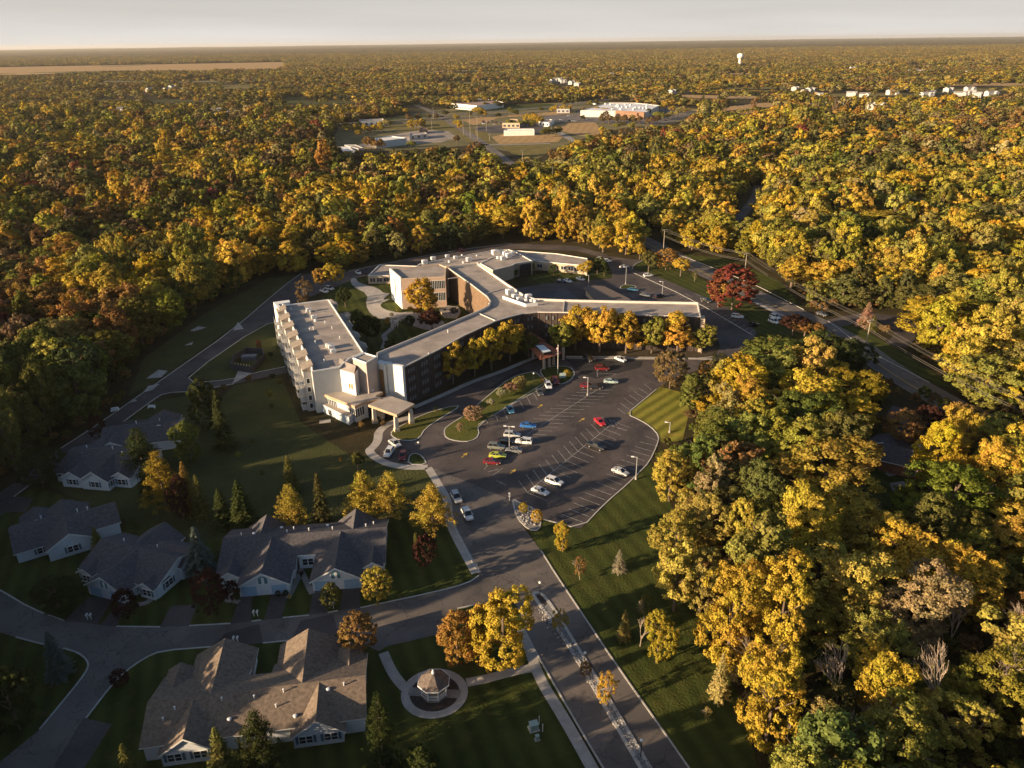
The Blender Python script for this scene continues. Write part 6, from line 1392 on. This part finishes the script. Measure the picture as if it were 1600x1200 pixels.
T('round', 665, 1236, 1166, 56, 'dgreen', 'dark bush tree at the bottom below the gazebo, right one')
T('spruce', 156, 862, 822, 24, 'olive', 'small spruce between the two left houses')
T('spruce', 967, 893, 857, 22, 'pale', 'small pale spruce alone on the east lawn')
T('spruce', 975, 998, 950, 22, (.22, .16, .05), 'small golden spruce on the shaded east lawn')
T('sparse', 906, 906, 868, 26, 'rust', 'thin rust coloured sapling on the east lawn', name='sapling')
T('sparse', 875, 992, 948, 30, 'gold', 'thin golden tree on the stone median')
T('sparse', 947, 1102, 1046, 40, 'amber', 'thin amber tree on the stone median')
T('dome', 915, 1056, 1034, 20, 'brown', 'dry rounded bush on the stone median', name='shrub')
T('oval', 1026, 1036, 950, 50, (.30, .22, .03), 'yellow green tree standing out on the shaded lawn')
T('sparse', 1007, 972, 925, 26, 'olive', 'thin olive tree behind the yellow green lawn tree')
T('spruce', 1122, 1090, 1018, 34, 'tan', 'tan tinged spruce at the edge of the east wood')
T('sparse', 1104, 1126, 1104, 16, 'tan', 'tiny tan sapling below the wood edge spruce', name='sapling')
T('spruce', 1352, 510, 470, 26, 'pinkish', 'pale pinkish spruce beside the junction')
T('spruce', 1363, 516, 492, 18, 'olive', 'small golden green spruce beside the pale spruce')
T('round', 1257, 525, 500, 44, 'orange', 'orange tree below the two white vans')
T('round', 1238, 524, 491, 40, 'purple', 'dark brown tree left of the orange roadside tree')
T('dome', 406, 548, 530, 8, 'red', 'small red maple on the slope behind the enclosure', name='sapling')
for (x, y, w, c) in [(373, 718, 10, 'ygreen'), (395, 694, 6, 'olive'), (425, 640, 8, 'olive'), (423, 622, 9, 'ygreen'), (533, 724, 8, 'orange'), (438, 604, 8, 'olive'), (426, 595, 9, 'dgreen'), (560, 735, 22, 'olive'), (388, 600, 10, 'rust'), (424, 560, 8, 'dgreen'), (565, 672, 9, 'rust'), (600, 668, 9, 'brown'), (410, 745, 7, 'olive')]:
    T('round', x, y, y - w * 1.35, w, c, 'small young tree scattered on the mown meadow', name='sapling', group='meadow saplings')
for (x, y, w) in [(435, 930, 9), (447, 929, 9)]: T('dome', x, y + 2, y - 7, w, 'dgreen', 'rounded dark shrub between the left garage doors', name='shrub', group='garage shrubs')
T('dome', 453, 936, 930, 6, 'gold', 'tiny yellow shrub beside the garage shrubs', name='shrub')
for (x, y) in [(820, 1020), (824, 1030), (607, 640), (570, 664), (860, 1180)][:2]: pass
# named crowns of the east wood
E_ = [('dome', 1208, 525, 120, 15, 'green', 'broad green tree at the top of the east wood'), ('round', 1330, 528, 60, 13, 'dgreen', 'dark crowned tree hiding part of the county road'), ('round', 1290, 515, 70, 14, 'dgreen', 'dark green tree before the hidden part of the county road'),
      ('wide', 1245, 605, 130, 17, 'green', 'big rounded green oak in the east wood'), ('wide', 1330, 572, 96, 15, (.22, .16, .02), 'olive gold tree on the road side of the east wood'), ('oval', 1085, 585, 48, 13, 'green', 'green leaning tree behind the striped lawn'), ('round', 1182, 622, 66, 15, 'yellow', 'yellow tree above the striped lawn'), ('oval', 1140, 605, 56, 14, 'tan', 'tan tree in the north corner of the east wood'),
      ('wide', 1290, 690, 170, 19, (.34, .24, .045), 'huge pale gold willow in the middle of the east wood'), ('wide', 1345, 770, 130, 17, 'yellow', 'yellow tree below the huge pale gold willow'), ('wide', 1493, 715, 150, 18, (.15, .16, .025), 'very large green oak in front of the long low house'), ('wide', 1440, 820, 140, 17, 'gold', 'large golden tree below the green oak'), ('wide', 1520, 850, 110, 16, 'gold', 'large golden tree right of and below the green oak'),
      ('tall', 1150, 890, 110, 20, 'gold', 'tall golden poplar at the left edge of the east wood'), ('tall', 1230, 880, 110, 22, 'gold', 'taller golden poplar right of the first poplar'), ('tall', 1215, 1010, 110, 20, 'gold', 'golden poplar lowest of the three poplars'), ('wide', 1385, 1005, 105, 16, 'gold', 'golden tree near the bare trunks at the lower right'),
      ('round', 1050, 700, 70, 14, 'yellow', 'yellow willow at the lot edge of the east wood'), ('round', 1105, 770, 90, 15, (.32, .23, .06), 'pale gold tree beside the east lawn'), ('round', 1060, 790, 80, 15, (.34, .26, .055), 'pale tan gold tree overhanging the east lawn'), ('oval', 1060, 850, 80, 15, (.34, .27, .06), 'tan tree beside the pale spruce lawn'), ('round', 1100, 860, 80, 14, (.31, .25, .07), 'thin tan tree right of the tan lawn tree'),
      ('wide', 1480, 455, 130, 17, (.36, .26, .03), 'broad golden green tree beyond the county road'), ('wide', 1440, 440, 80, 15, 'olive', 'olive tree left of the broad golden green tree'), ('oval', 1292, 402, 74, 16, 'amber', 'bright amber tree beyond the county road'), ('round', 1388, 418, 48, 14, 'gold', 'round gold tree beyond the county road'), ('round', 1415, 640, 70, 12, 'rust', 'rust coloured tree right of the curved drive'), ('tall', 1510, 630, 60, 15, 'rust', 'orange rust tree near the curved drive'),
      ('round', 1450, 630, 60, 12, 'purple', 'dark purple tree by the curved drive'), ('wide', 1560, 640, 90, 14, 'ygreen', 'yellow green tree at the right edge above the oak'), ('oval', 1240, 400, 60, 14, 'gold', 'gold tree just behind the roadside verge'), ('wide', 1370, 330, 110, 15, (.28, .21, .03), 'golden green crown in the woods of the right background'),
      ('oval', 785, 322, 56, 18, 'gold', 'tall pale gold tree behind the north wing'), ('oval', 965, 302, 62, 19, (.36, .25, .035), 'tallest gold tree behind the cream wing'), ('oval', 925, 322, 56, 17, (.36, .25, .05), 'pale gold tree left of the tallest gold tree'), ('round', 1000, 378, 22, 9, 'gold', 'small gold tree by the entrance to the east lot'), ('oval', 943, 352, 40, 14, 'gold', 'gold tree in front of the tallest gold tree')]
for a in E_: TC(*a[:6], a[6])
for (x, y, h, lb) in [(1300, 1140, 17, 'tall bare pale tree between the golden trees at the lower right'), (1450, 1150, 18, 'tallest bare tree in the dark gap at the lower right'), (1545, 1120, 17, 'bare tree standing at the right edge above the fan shaped one'), (1600, 1060, 16, 'bare tree half cut by the right edge of the picture'), (1330, 1230, 15, 'bare tree at the very bottom below the golden tree'), (1000, 1010, 8, 'small bare shrub like tree beside the yellow green lawn tree'), (1193, 1100, 16, 'bare pale branched tree right of the poplars'), (1365, 1190, 14, 'bare forked trunk near the lower right golden tree'), (1500, 1190, 12, 'bare fan shaped tree at the bottom right'), (1410, 1180, 12, 'bare slim tree in the dark gap at the lower right'), (1480, 1020, 13, 'bare tangled tree at the right edge'), (1225, 1190, 12, 'bare tree at the foot of the poplars'), (1120, 740, 12, 'bare grey tree inside the east wood'), (1350, 850, 14, 'bare pale trunk below the huge willow')]:
    p = G(x, y); t = empty('bare_tree', p, lb, 'bare tree', None, rt.random() * 6); o = bpy.data.objects.new('branches', BARE[rt.randrange(3)]); COL.objects.link(o); o.parent = t; o.scale = (h / 16, h / 16, h / 13)

NST = [0]; BIG = [o for o in COL.objects if o.type == 'EMPTY' and o.parent is None]
far_rows = [((545, 208), (600, 206), 7, 'gold'), ((600, 200), (618, 198), 2, 'tan'), ((640, 190), (690, 186), 4, 'brown'), ((640, 203), (668, 201), 3, 'gold'), ((755, 170), (790, 168), 5, 'olive'), ((745, 180), (762, 182), 3, 'gold'), ((795, 179), (812, 182), 3, 'olive'), ((818, 190), (846, 196), 5, 'gold'), ((860, 175), (895, 176), 5, 'gold'), ((880, 166), (905, 164), 4, 'olive'), ((712, 196), (722, 206), 2, 'gold'), ((940, 193), (1030, 196), 8, 'brown'), ((1040, 188), (1075, 178), 5, 'tan'), ((792, 199), (836, 198), 5, 'ygreen'), ((925, 178), (955, 179), 4, 'amber'), ((573, 232), (600, 234), 4, 'rust'), ((850, 215), (880, 210), 4, 'olive'), ((540, 186), (640, 180), 10, 'gold'), ((690, 175), (720, 174), 3, 'dgreen')]
for (a, c, n, col_) in far_rows:
    for k in range(n):
        u = (k + rt.random() * .5) / n; x, y = a[0] + (c[0] - a[0]) * u, a[1] + (c[1] - a[1]) * u; p = G(x, y + rt.uniform(-.6, .6)); q = colours if False else None
        plant('street_tree', 'tree', rt.choice(['round', 'oval', 'wide']), p.x, p.y, rt.uniform(8, 13), rt.uniform(4, 6.5), col_, 'distant ' + dict(gold='golden', tan='tan', brown='brown', olive='olive', amber='amber', ygreen='yellow green', rust='rust coloured', dgreen='dark green')[col_] + ' tree in the open ground around the crossroads', 'crossroads trees, ' + col_)
CG = [(p.x, p.y) for p in gp([(530, 200), (600, 186), (760, 168), (900, 163), (1080, 172), (1040, 194), (870, 228), (790, 232), (600, 232), (545, 232)])]
_free = [P for P in CLEAR if len(P) < 40 and -900 < sum(p[0] for p in P) / len(P) < 900 and 600 < sum(p[1] for p in P) / len(P) < 1700 and abs(area2([Vector(p) for p in P])) < 50000]
for k in range(260):
    x, y = rt.uniform(-330, 420), rt.uniform(800, 1450)
    if not inpoly(x, y, CG) or any(inpoly(x, y, P) for P in _free) or any((x - a[0]) ** 2 + (y - a[1]) ** 2 < 90 for a in HAND) or any(t_.name.startswith(('shop', 'big_store', 'apartment_b', 'fuel', 'warehouse')) and abs(t_.location.x + 10 - x) < 45 and abs(t_.location.y + 10 - y) < 40 for t_ in BIG): continue
    if NST[0] > 75: break
    NST[0] += 1; c_ = rt.choice(['gold', 'olive', 'ygreen', 'brown', 'dgreen']); plant('street_tree', 'tree', rt.choice(['round', 'oval', 'wide']), x, y, rt.uniform(6, 11), rt.uniform(3.5, 6), c_, 'distant ' + dict(gold='golden', olive='olive', ygreen='yellow green', brown='brown', dgreen='dark green')[c_] + ' tree in the open ground around the crossroads', 'crossroads trees, ' + c_)
# scattered woodland ------------------------------------------------------------------------------
CLR = []
for P in CLEAR:
    a = np.array([(p[0], p[1]) for p in P]); CLR.append((a[:, 0].min(), a[:, 1].min(), a[:, 0].max(), a[:, 1].max(), a))
def blocked(x, y):
    for x0, y0, x1, y1, P in CLR:
        if x0 <= x <= x1 and y0 <= y <= y1 and inpoly(x, y, P): return True
    return False
def blocked_np(X, Y):
    out = np.zeros(len(X), bool)
    for x0, y0, x1, y1, P in CLR:
        idx = np.nonzero((X >= x0) & (X <= x1) & (Y >= y0) & (Y <= y1) & ~out)[0]
        if len(idx) == 0: continue
        x, y = X[idx], Y[idx]; c = np.zeros(len(idx), bool); n = len(P); j = n - 1
        for i in range(n):
            xi, yi = P[i]; xj, yj = P[j]
            if yi != yj: c ^= ((yi > y) != (yj > y)) & (x < (xj - xi) * (y - yi) / (yj - yi) + xi)
            j = i
        out[idx] |= c
    return out
def bcheck(X, Y, h, r, near=True):
    """base, crown edge and the ground seen past the crown must all be free"""
    b = blocked_np(X, Y)
    for P in SOFT:
        a = np.array(P); idx = np.nonzero((X > a[:, 0].min()) & (X < a[:, 0].max()) & (Y > a[:, 1].min()) & (Y < a[:, 1].max()))[0]
        for i in idx:
            if inpoly(X[i], Y[i], P): b[i] = True
    for k, s_ in ((.55, 0), (.85, 0)):
        f = H / (H - h * k); b |= blocked_np(X * f, Y * f)
    for dx, dy in ((r * .7, 0), (-r * .7, 0), (0, -r * .7), (0, r * .5)):
        b |= blocked_np(X + dx, Y + dy)
    return b
def lattice(y0, y1, sp, xr, seed, jit=.38):
    R = np.random.default_rng(seed); ys = np.arange(y0, y1, sp * .87); P = []
    for k, y in enumerate(ys):
        w = xr(y); xs = np.arange(-w[0], w[1], sp) + (k % 2) * sp / 2; q = np.stack([xs, np.full(len(xs), y)], 1); P.append(q)
    P = np.concatenate(P); P += R.uniform(-jit, jit, P.shape) * sp; return P[:, 0], P[:, 1], R
PAL = ['gold', 'amber', 'yellow', 'ygreen', 'olive', 'green', 'dgreen', 'orange', 'rust', 'brown', 'red', 'tan', 'purple']
PC = np.array([CL[k] for k in PAL])
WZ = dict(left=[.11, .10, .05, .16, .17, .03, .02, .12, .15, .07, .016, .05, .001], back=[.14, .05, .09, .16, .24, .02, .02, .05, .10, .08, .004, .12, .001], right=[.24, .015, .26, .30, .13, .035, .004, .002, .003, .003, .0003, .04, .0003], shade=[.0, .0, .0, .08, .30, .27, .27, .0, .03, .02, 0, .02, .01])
def colours(X, Y, R):
    n = len(X); out = np.zeros((n, 3)); idx = np.zeros(n, int)
    nz = np.sin(X * .033 + 1.3 + 1.5 * np.sin(Y * .013)) * np.cos(Y * .027 - .4) + .7 * np.sin(X * .071 + Y * .053 + 2 * np.sin(X * .017)) + .8 * np.sin(X * .0093 + 2) * np.cos(Y * .0077)
    for zn in WZ:
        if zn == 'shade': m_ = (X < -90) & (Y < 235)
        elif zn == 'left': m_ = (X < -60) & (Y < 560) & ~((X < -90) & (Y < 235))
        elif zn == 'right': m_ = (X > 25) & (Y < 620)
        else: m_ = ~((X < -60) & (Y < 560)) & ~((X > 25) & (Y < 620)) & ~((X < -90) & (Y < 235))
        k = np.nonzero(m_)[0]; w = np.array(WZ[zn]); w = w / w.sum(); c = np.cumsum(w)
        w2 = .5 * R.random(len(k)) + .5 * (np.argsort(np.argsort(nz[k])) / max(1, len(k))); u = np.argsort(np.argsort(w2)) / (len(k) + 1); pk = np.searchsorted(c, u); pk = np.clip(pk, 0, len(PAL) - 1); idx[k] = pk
    out = PC[idx] * R.uniform(.8, 1.2, (n, 1)) * np.stack([R.uniform(.94, 1.06, n), R.uniform(.94, 1.06, n), R.uniform(.7, 1.3, n)], 1)
    return out, idx
fr = .70
# near ring: real trees
X, Y, R = lattice(30, 620, 9.0, lambda y: (y * fr + 190, y * fr + 60), 5)
rr = 3.8 + 4.4 * R.random(len(X)) ** 1.1; hh = (R.uniform(8.5, 16, len(X)) + (rr - 3.6) * 1.1) * (1 + np.where(Y > 300, .26 * np.sin(X * .041 + 1 + .02 * Y) * np.cos(Y * .037), 0)) * R.uniform(.82, 1.2, len(X))
west = (X < -96) & (Y < 225) & ~((Y > 50) & (Y < 78)); hh = np.where(west, R.uniform(18, 24, len(X)), hh)
ok = ~bcheck(X, Y, hh, rr)
out_ = (Y < 66) & (Y > 44) & (X > -85) & (X < 24); hh = np.where(out_, np.minimum(hh, 15), hh); ok |= out_ & (R.random(len(X)) < .8)
THIN = [(p.x, p.y) for p in gp([(1330, 1060), (1300, 1260), (1760, 1260), (1760, 1000), (1560, 930), (1450, 960)])]
for i in range(len(X)):
    if ok[i] and inpoly(X[i], Y[i], THIN) and R.random() < .35: ok[i] = False
for (hx, hy, hr) in HAND: ok &= (X - hx) ** 2 + (Y - hy) ** 2 > ((hr + rr) * .62) ** 2
X, Y, rr, hh = X[ok], Y[ok], rr[ok], hh[ok]; col, ci = colours(X, Y, R)
z_ = X * 0; dpt = Y * math.cos(PIT) + (H - hh / 2) * math.sin(PIT); u_ = X / dpt * F; v_ = (-(hh * .6 - H) * math.cos(PIT) - Y * math.sin(PIT)) / dpt * F
inview = (abs(u_) < 815) & (v_ < 640) & (Y > 50)
size = rr / dpt; order = np.argsort(-size * inview); NI = 300 - sum(1 for o in COL.objects if o.name.startswith('broadleaf_tree')); ind = order[:NI]
SHN = ['round', 'oval', 'wide', 'tall']; shp = R.choice(4, len(X), p=[.42, .26, .22, .10]); _e = (X > 20) & (Y < 260) & (R.random(len(X)) < .3); shp[_e] = 3
colw = {'gold': 'golden', 'amber': 'amber', 'yellow': 'yellow', 'ygreen': 'yellow green', 'olive': 'olive', 'green': 'green', 'dgreen': 'dark green', 'orange': 'orange', 'rust': 'rust brown', 'brown': 'brown', 'red': 'red', 'tan': 'tan', 'purple': 'dark purple'}
for i in ind:
    pu, pv = PY((X[i], Y[i], hh[i] * .7))
    if X[i] > 20 and Y[i] < 330:
        where = ('beside the county road south of the junction' if pv < 610 and pu > 1180 else 'between the east drive and the county road' if pv < 610 else 'along the lot side edge of the east wood' if pu < 1090 and pv < 850 else 'at the lower lawn edge of the east wood' if pu < 1180
                 else 'around the curved drive houses' if pv < 760 and pu > 1340 else 'deep in the upper east wood' if pv < 720 else 'in the middle of the east wood' if pv < 900 and pu < 1400 else 'at the right edge of the east wood' if pv < 900 else 'at the bottom of the east wood near the poplars' if pu < 1350 else 'in the bottom right corner')
    elif X[i] < -60 and Y[i] < 420:
        where = ('in the shaded wood beside the left houses' if pv > 620 else 'at the ring road slope edge of the left wood' if pu > 230 and pv > 420 else 'at the left edge of the left wood' if pu < 110 else 'in the lower left wood' if pv > 520 else 'in the upper left wood')
    else: where = ('beyond the county road near the red maple' if pu > 1100 and pv < 520 and pu < 1320 else 'at the upper right beyond the county road' if pu >= 1320 else 'behind the low north wings' if pu > 560 else 'behind the left end of the ring road')
    sz = ('small ' if rr[i] < 5 else 'large ' if rr[i] > 6.9 else '') + {'round': 'round crowned', 'oval': 'oval crowned', 'wide': 'broad crowned', 'tall': 'tall narrow'}[SHN[shp[i]]]
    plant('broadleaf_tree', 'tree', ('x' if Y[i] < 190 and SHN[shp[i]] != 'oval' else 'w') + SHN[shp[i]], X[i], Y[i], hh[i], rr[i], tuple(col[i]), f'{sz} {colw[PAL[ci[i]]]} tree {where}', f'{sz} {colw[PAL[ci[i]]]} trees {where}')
rest = np.ones(len(X), bool); rest[ind] = False
# instancing of the uncountable woods
def gn_scatter(name, X, Y, Z, S3, ROT, IDX, COLR, meshes, label):
    n = len(X); me = bpy.data.meshes.new(name); me.vertices.add(n); me.vertices.foreach_set('co', np.stack([X, Y, Z], 1).astype(np.float32).ravel())
    for nm_, ty, arr, key in (('sc', 'FLOAT_VECTOR', S3, 'vector'), ('ro', 'FLOAT', ROT, 'value'), ('ix', 'INT', IDX, 'value'), ('tcol', 'FLOAT_COLOR', np.concatenate([COLR, np.ones((n, 1))], 1), 'color')):
        a = me.attributes.new(nm_, ty, 'POINT'); a.data.foreach_set(key, (arr.astype(np.int32) if ty == 'INT' else arr.astype(np.float32)).ravel())
    o = bpy.data.objects.new(name, me); COL.objects.link(o)
    src = bpy.data.collections.new(name + '_kinds')
    for i, m_ in enumerate(meshes): src.objects.link(bpy.data.objects.new('%s_kind_%02d' % (name, i), m_))
    ng = bpy.data.node_groups.new(name, 'GeometryNodeTree'); ng.interface.new_socket('Geometry', in_out='INPUT', socket_type='NodeSocketGeometry'); ng.interface.new_socket('Geometry', in_out='OUTPUT', socket_type='NodeSocketGeometry')
    N_, L_ = ng.nodes, ng.links; gi = N_.new('NodeGroupInput'); go = N_.new('NodeGroupOutput'); ip = N_.new('GeometryNodeInstanceOnPoints'); cinf = N_.new('GeometryNodeCollectionInfo')
    cinf.inputs['Collection'].default_value = src; cinf.inputs['Separate Children'].default_value = True; cinf.inputs['Reset Children'].default_value = True
    ip.inputs['Pick Instance'].default_value = True
    def attr(nm_, ty): q = N_.new('GeometryNodeInputNamedAttribute'); q.data_type = ty; q.inputs['Name'].default_value = nm_; return q.outputs['Attribute']
    L_.new(gi.outputs[0], ip.inputs['Points']); L_.new(cinf.outputs[0], ip.inputs['Instance']); L_.new(attr('ix', 'INT'), ip.inputs['Instance Index']); L_.new(attr('sc', 'FLOAT_VECTOR'), ip.inputs['Scale'])
    cx = N_.new('ShaderNodeCombineXYZ'); L_.new(attr('ro', 'FLOAT'), cx.inputs['Z']); e2 = N_.new('FunctionNodeEulerToRotation'); L_.new(cx.outputs[0], e2.inputs[0]); L_.new(e2.outputs[0], ip.inputs['Rotation'])
    L_.new(ip.outputs[0], go.inputs[0]); md = o.modifiers.new('scatter', 'NODES'); md.node_group = ng
    tag(o, label, 'woodland', None, 'stuff'); return o
hi_m = [crown('crown', 400 + i, sh, 120, 55, .45, trunk=True) for i, sh in enumerate(['wround', 'woval', 'wwide', 'wtall', 'wround', 'woval', 'wwide', 'wround'])] + [spruce('crown', 450, 12, 2.6, trunk=True)]
mid_m = [crown('crown', 500 + i, sh, 62, 24, .82, spread=.18, trunk=True, rnd=.28, wn=.8, wo=.5) for i, sh in enumerate(['wround', 'woval', 'wwide', 'tall', 'wround', 'oval', 'wwide', 'round'])] + [spruce('crown', 550, 12, 2.8, 14, 7, 3, .9, trunk=True)]
far_m = [crown('crown', 600 + i, sh, 34, 9, 1.5, spread=.2, rnd=.2, wn=1.1, wo=.25) for i, sh in enumerate(['round', 'oval', 'wide', 'round', 'round', 'oval', 'wide', 'round'])] + [spruce('crown', 650, 12, 2.8, 8, 6, 2, 1.8)]
def pack(X, Y, rr, hh, R, tr=.06):
    n = len(X); ix = R.integers(0, 8, n); c = R.random(n) < tr; ix[c] = 8
    s = np.stack([rr / 5, rr / 5 * R.uniform(.88, 1.12, n), hh / 15], 1); s[c] = np.stack([rr[c] / 3.6, rr[c] / 3.6, hh[c] / 12], 1); return ix, s, c
a = rest; ix, s3, c = pack(X[a], Y[a], rr[a], hh[a], R, .03); cc_ = col[a].copy(); cc_[c] = np.array(CL['dgreen']) * 1.3
dist = np.hypot(X[a], Y[a]); hi = dist < 430
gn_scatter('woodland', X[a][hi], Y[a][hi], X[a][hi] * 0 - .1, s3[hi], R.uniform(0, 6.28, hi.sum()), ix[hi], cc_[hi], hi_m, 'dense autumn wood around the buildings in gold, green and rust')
lo = ~hi; XX, YY, SS, II, CC = [X[a][lo]], [Y[a][lo]], [s3[lo]], [ix[lo]], [cc_[lo]]
X, Y, R = lattice(620, 1250, 11.2, lambda y: (y * fr + 60, y * fr + 60), 6); rr = 4.6 + 5.0 * R.random(len(X)) ** 1.2; hh = (R.uniform(8, 16, len(X)) + (rr - 4) * .9) * (1 + .32 * np.sin(X * .021 + 1 + .01 * Y) * np.cos(Y * .024)) * R.uniform(.75, 1.25, len(X)); ok = ~bcheck(X, Y, hh, rr) & (R.random(len(X)) > .05 + .6 * (np.sin(X * .013 + 2) + np.sin(Y * .031 + X * .004) > .95))
X, Y, rr, hh = X[ok], Y[ok], rr[ok], hh[ok]; ix, s3, c = pack(X, Y, rr, hh, R); cc_, _ = colours(X, Y, R); cc_[c] = np.array(CL['dgreen']) * 1.2
XX.append(X); YY.append(Y); SS.append(s3); II.append(ix); CC.append(cc_)
X, Y, SS, II, CC = np.concatenate(XX), np.concatenate(YY), np.concatenate(SS), np.concatenate(II), np.concatenate(CC)
gn_scatter('middle_woodland', X, Y, X * 0 - .1, SS, R.uniform(0, 6.28, len(X)), II, CC, mid_m, 'mixed woods between the building and the crossroads')
X, Y, R = lattice(1250, 3000, 14.0, lambda y: (y * fr + 60, y * fr + 60), 7); rr = 5.2 + 5.4 * R.random(len(X)) ** 1.2; hh = R.uniform(7, 17, len(X)) * (.9 + .35 * (np.sin(X * .011) * np.cos(Y * .012))); ok = ~bcheck(X, Y, hh, rr) & (R.random(len(X)) > .08 + .75 * (np.sin(X * .0093 + 3) + np.sin(Y * .021 + X * .0021) + .5 * np.sin(X * .031) > 1.25))
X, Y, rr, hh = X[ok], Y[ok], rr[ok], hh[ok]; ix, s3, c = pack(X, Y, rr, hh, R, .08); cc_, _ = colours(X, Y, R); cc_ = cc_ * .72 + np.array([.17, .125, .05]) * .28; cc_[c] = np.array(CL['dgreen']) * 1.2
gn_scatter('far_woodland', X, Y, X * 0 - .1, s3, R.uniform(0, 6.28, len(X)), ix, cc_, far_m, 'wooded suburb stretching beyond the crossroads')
# clumps towards the horizon
def clump(seed):
    R = np.random.default_rng(seed); C, Nn, sz, lr = [], [], [], []
    for t_ in range(14):
        cx, cy = R.uniform(-20, 20, 2); r = R.uniform(5, 8); h = R.uniform(8, 16); v = R.random()
        for k in range(34):
            d = nrm(R.normal(size=3)); d[2] = abs(d[2]) if R.random() < .8 else d[2]; C.append((cx + d[0] * r, cy + d[1] * r, h * .6 + d[2] * h * .4)); Nn.append(d + R.normal(size=3) * .2); sz.append(R.uniform(2.4, 4)); lr.append(np.clip(v * .6 + R.random() * .4, 0, 1))
    return leaf_mesh('clump', np.array(C), np.array(Nn), np.array(sz), R, np.array(lr))
cl_m = [clump(700 + i) for i in range(8)]
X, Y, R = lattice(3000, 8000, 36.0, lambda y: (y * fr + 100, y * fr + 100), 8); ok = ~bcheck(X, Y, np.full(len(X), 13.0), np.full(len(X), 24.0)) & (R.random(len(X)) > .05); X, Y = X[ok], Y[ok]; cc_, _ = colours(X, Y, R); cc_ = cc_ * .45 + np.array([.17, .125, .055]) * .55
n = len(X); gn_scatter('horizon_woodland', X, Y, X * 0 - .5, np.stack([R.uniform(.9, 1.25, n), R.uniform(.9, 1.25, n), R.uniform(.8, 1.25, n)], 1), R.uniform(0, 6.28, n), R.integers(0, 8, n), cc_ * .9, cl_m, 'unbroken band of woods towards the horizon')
# canopy beyond: one bumpy sheet of treetops
nr, nt_ = 420, 620; R = np.random.default_rng(9); rad_ = 7600 * (38000 / 7600) ** (np.arange(nr) / (nr - 1)); th = np.linspace(-.66, .66, nt_)
RR, TT = np.meshgrid(rad_, th, indexing='ij'); RR = RR * (1 + R.uniform(-.0015, .0015, RR.shape)); XX = RR * np.sin(TT); YY = RR * np.cos(TT)
roll_ = 10 * (np.sin(XX / 900 + 1) * np.cos(YY / 1300) + .7 * np.sin(XX / 2300 - YY / 3100)) * np.clip((RR - 9000) / 9000, 0, 1)
ZZ = 3 + R.random(RR.shape) ** 1.3 * 15 + np.maximum(0, roll_)
V = np.stack([XX, YY, ZZ], -1).reshape(-1, 3); I = np.arange(nr * nt_).reshape(nr, nt_); Q = np.stack([I[:-1, :-1], I[1:, :-1], I[1:, 1:], I[:-1, 1:]], -1).reshape(-1, 4)[:, ::-1]
me = bpy.data.meshes.new('canopy'); me.vertices.add(len(V)); me.vertices.foreach_set('co', V.astype(np.float32).ravel()); me.loops.add(Q.size); me.loops.foreach_set('vertex_index', Q.astype(np.int32).ravel()); me.polygons.add(len(Q)); me.polygons.foreach_set('loop_start', (np.arange(len(Q)) * 4).astype(np.int32)); me.update(calc_edges=True)
CAN = mat('far_canopy', (.055, .05, .022), .95, .3, .004, spec=.05, detail=9, col2=(.16, .12, .045)); me.materials.append(CAN); o = bpy.data.objects.new('horizon_canopy', me); COL.objects.link(o); tag(o, 'hazy tree canopy along the horizon', 'woodland', None, 'stuff')
# low undergrowth in the near wood
X, Y, R = lattice(60, 330, 4.2, lambda y: (y * fr + 40, y * fr + 20), 12); rr = R.uniform(1.2, 2.4, len(X)); ok = ~bcheck(X, Y, rr, rr) & (R.random(len(X)) > .35); X, Y, rr = X[ok], Y[ok], rr[ok]; n = len(X)
gn_scatter('undergrowth', X, Y, X * 0 - .2, np.stack([rr / 5, rr / 5, rr / 7], 1), R.uniform(0, 6.28, n), R.integers(0, 3, n), np.array([CL['olive'], CL['brown'], CL['green'], CL['rust']])[R.integers(0, 4, n)] * .8, [crown('bush', 800 + i, 'round', 40, 26, 1.2, spread=.22) for i in range(3)], 'low undergrowth beneath the near trees')

# the air itself: thin haze
HAZE = 2.6e-5
if HAZE:
    hb = MB(); x0, x1, y0, y1, z0, z1 = -40000, 40000, -1500, 41000, -1, 135
    c8 = [(x, y, z) for z in (z0, z1) for y in (y0, y1) for x in (x0, x1)]; hb.v = c8; hb.f = [(0, 2, 3, 1), (4, 5, 7, 6), (0, 1, 5, 4), (1, 3, 7, 5), (3, 2, 6, 7), (2, 0, 4, 6)]; hb.m = [0] * 6
    HM = bpy.data.materials.new('haze_air'); HM.use_nodes = True; q = HM.node_tree; q.nodes.remove(q.nodes['Principled BSDF']); pv = q.nodes.new('ShaderNodeVolumePrincipled'); pv.inputs['Density'].default_value = HAZE; pv.inputs['Color'].default_value = (.9, .86, .8, 1); pv.inputs['Anisotropy'].default_value = .2
    q.links.new(pv.outputs[0], q.nodes['Material Output'].inputs['Volume']); tag(hb.build('haze', HM), kind='stuff')
print('trees', NTREE[0], 'objects', len(COL.objects))
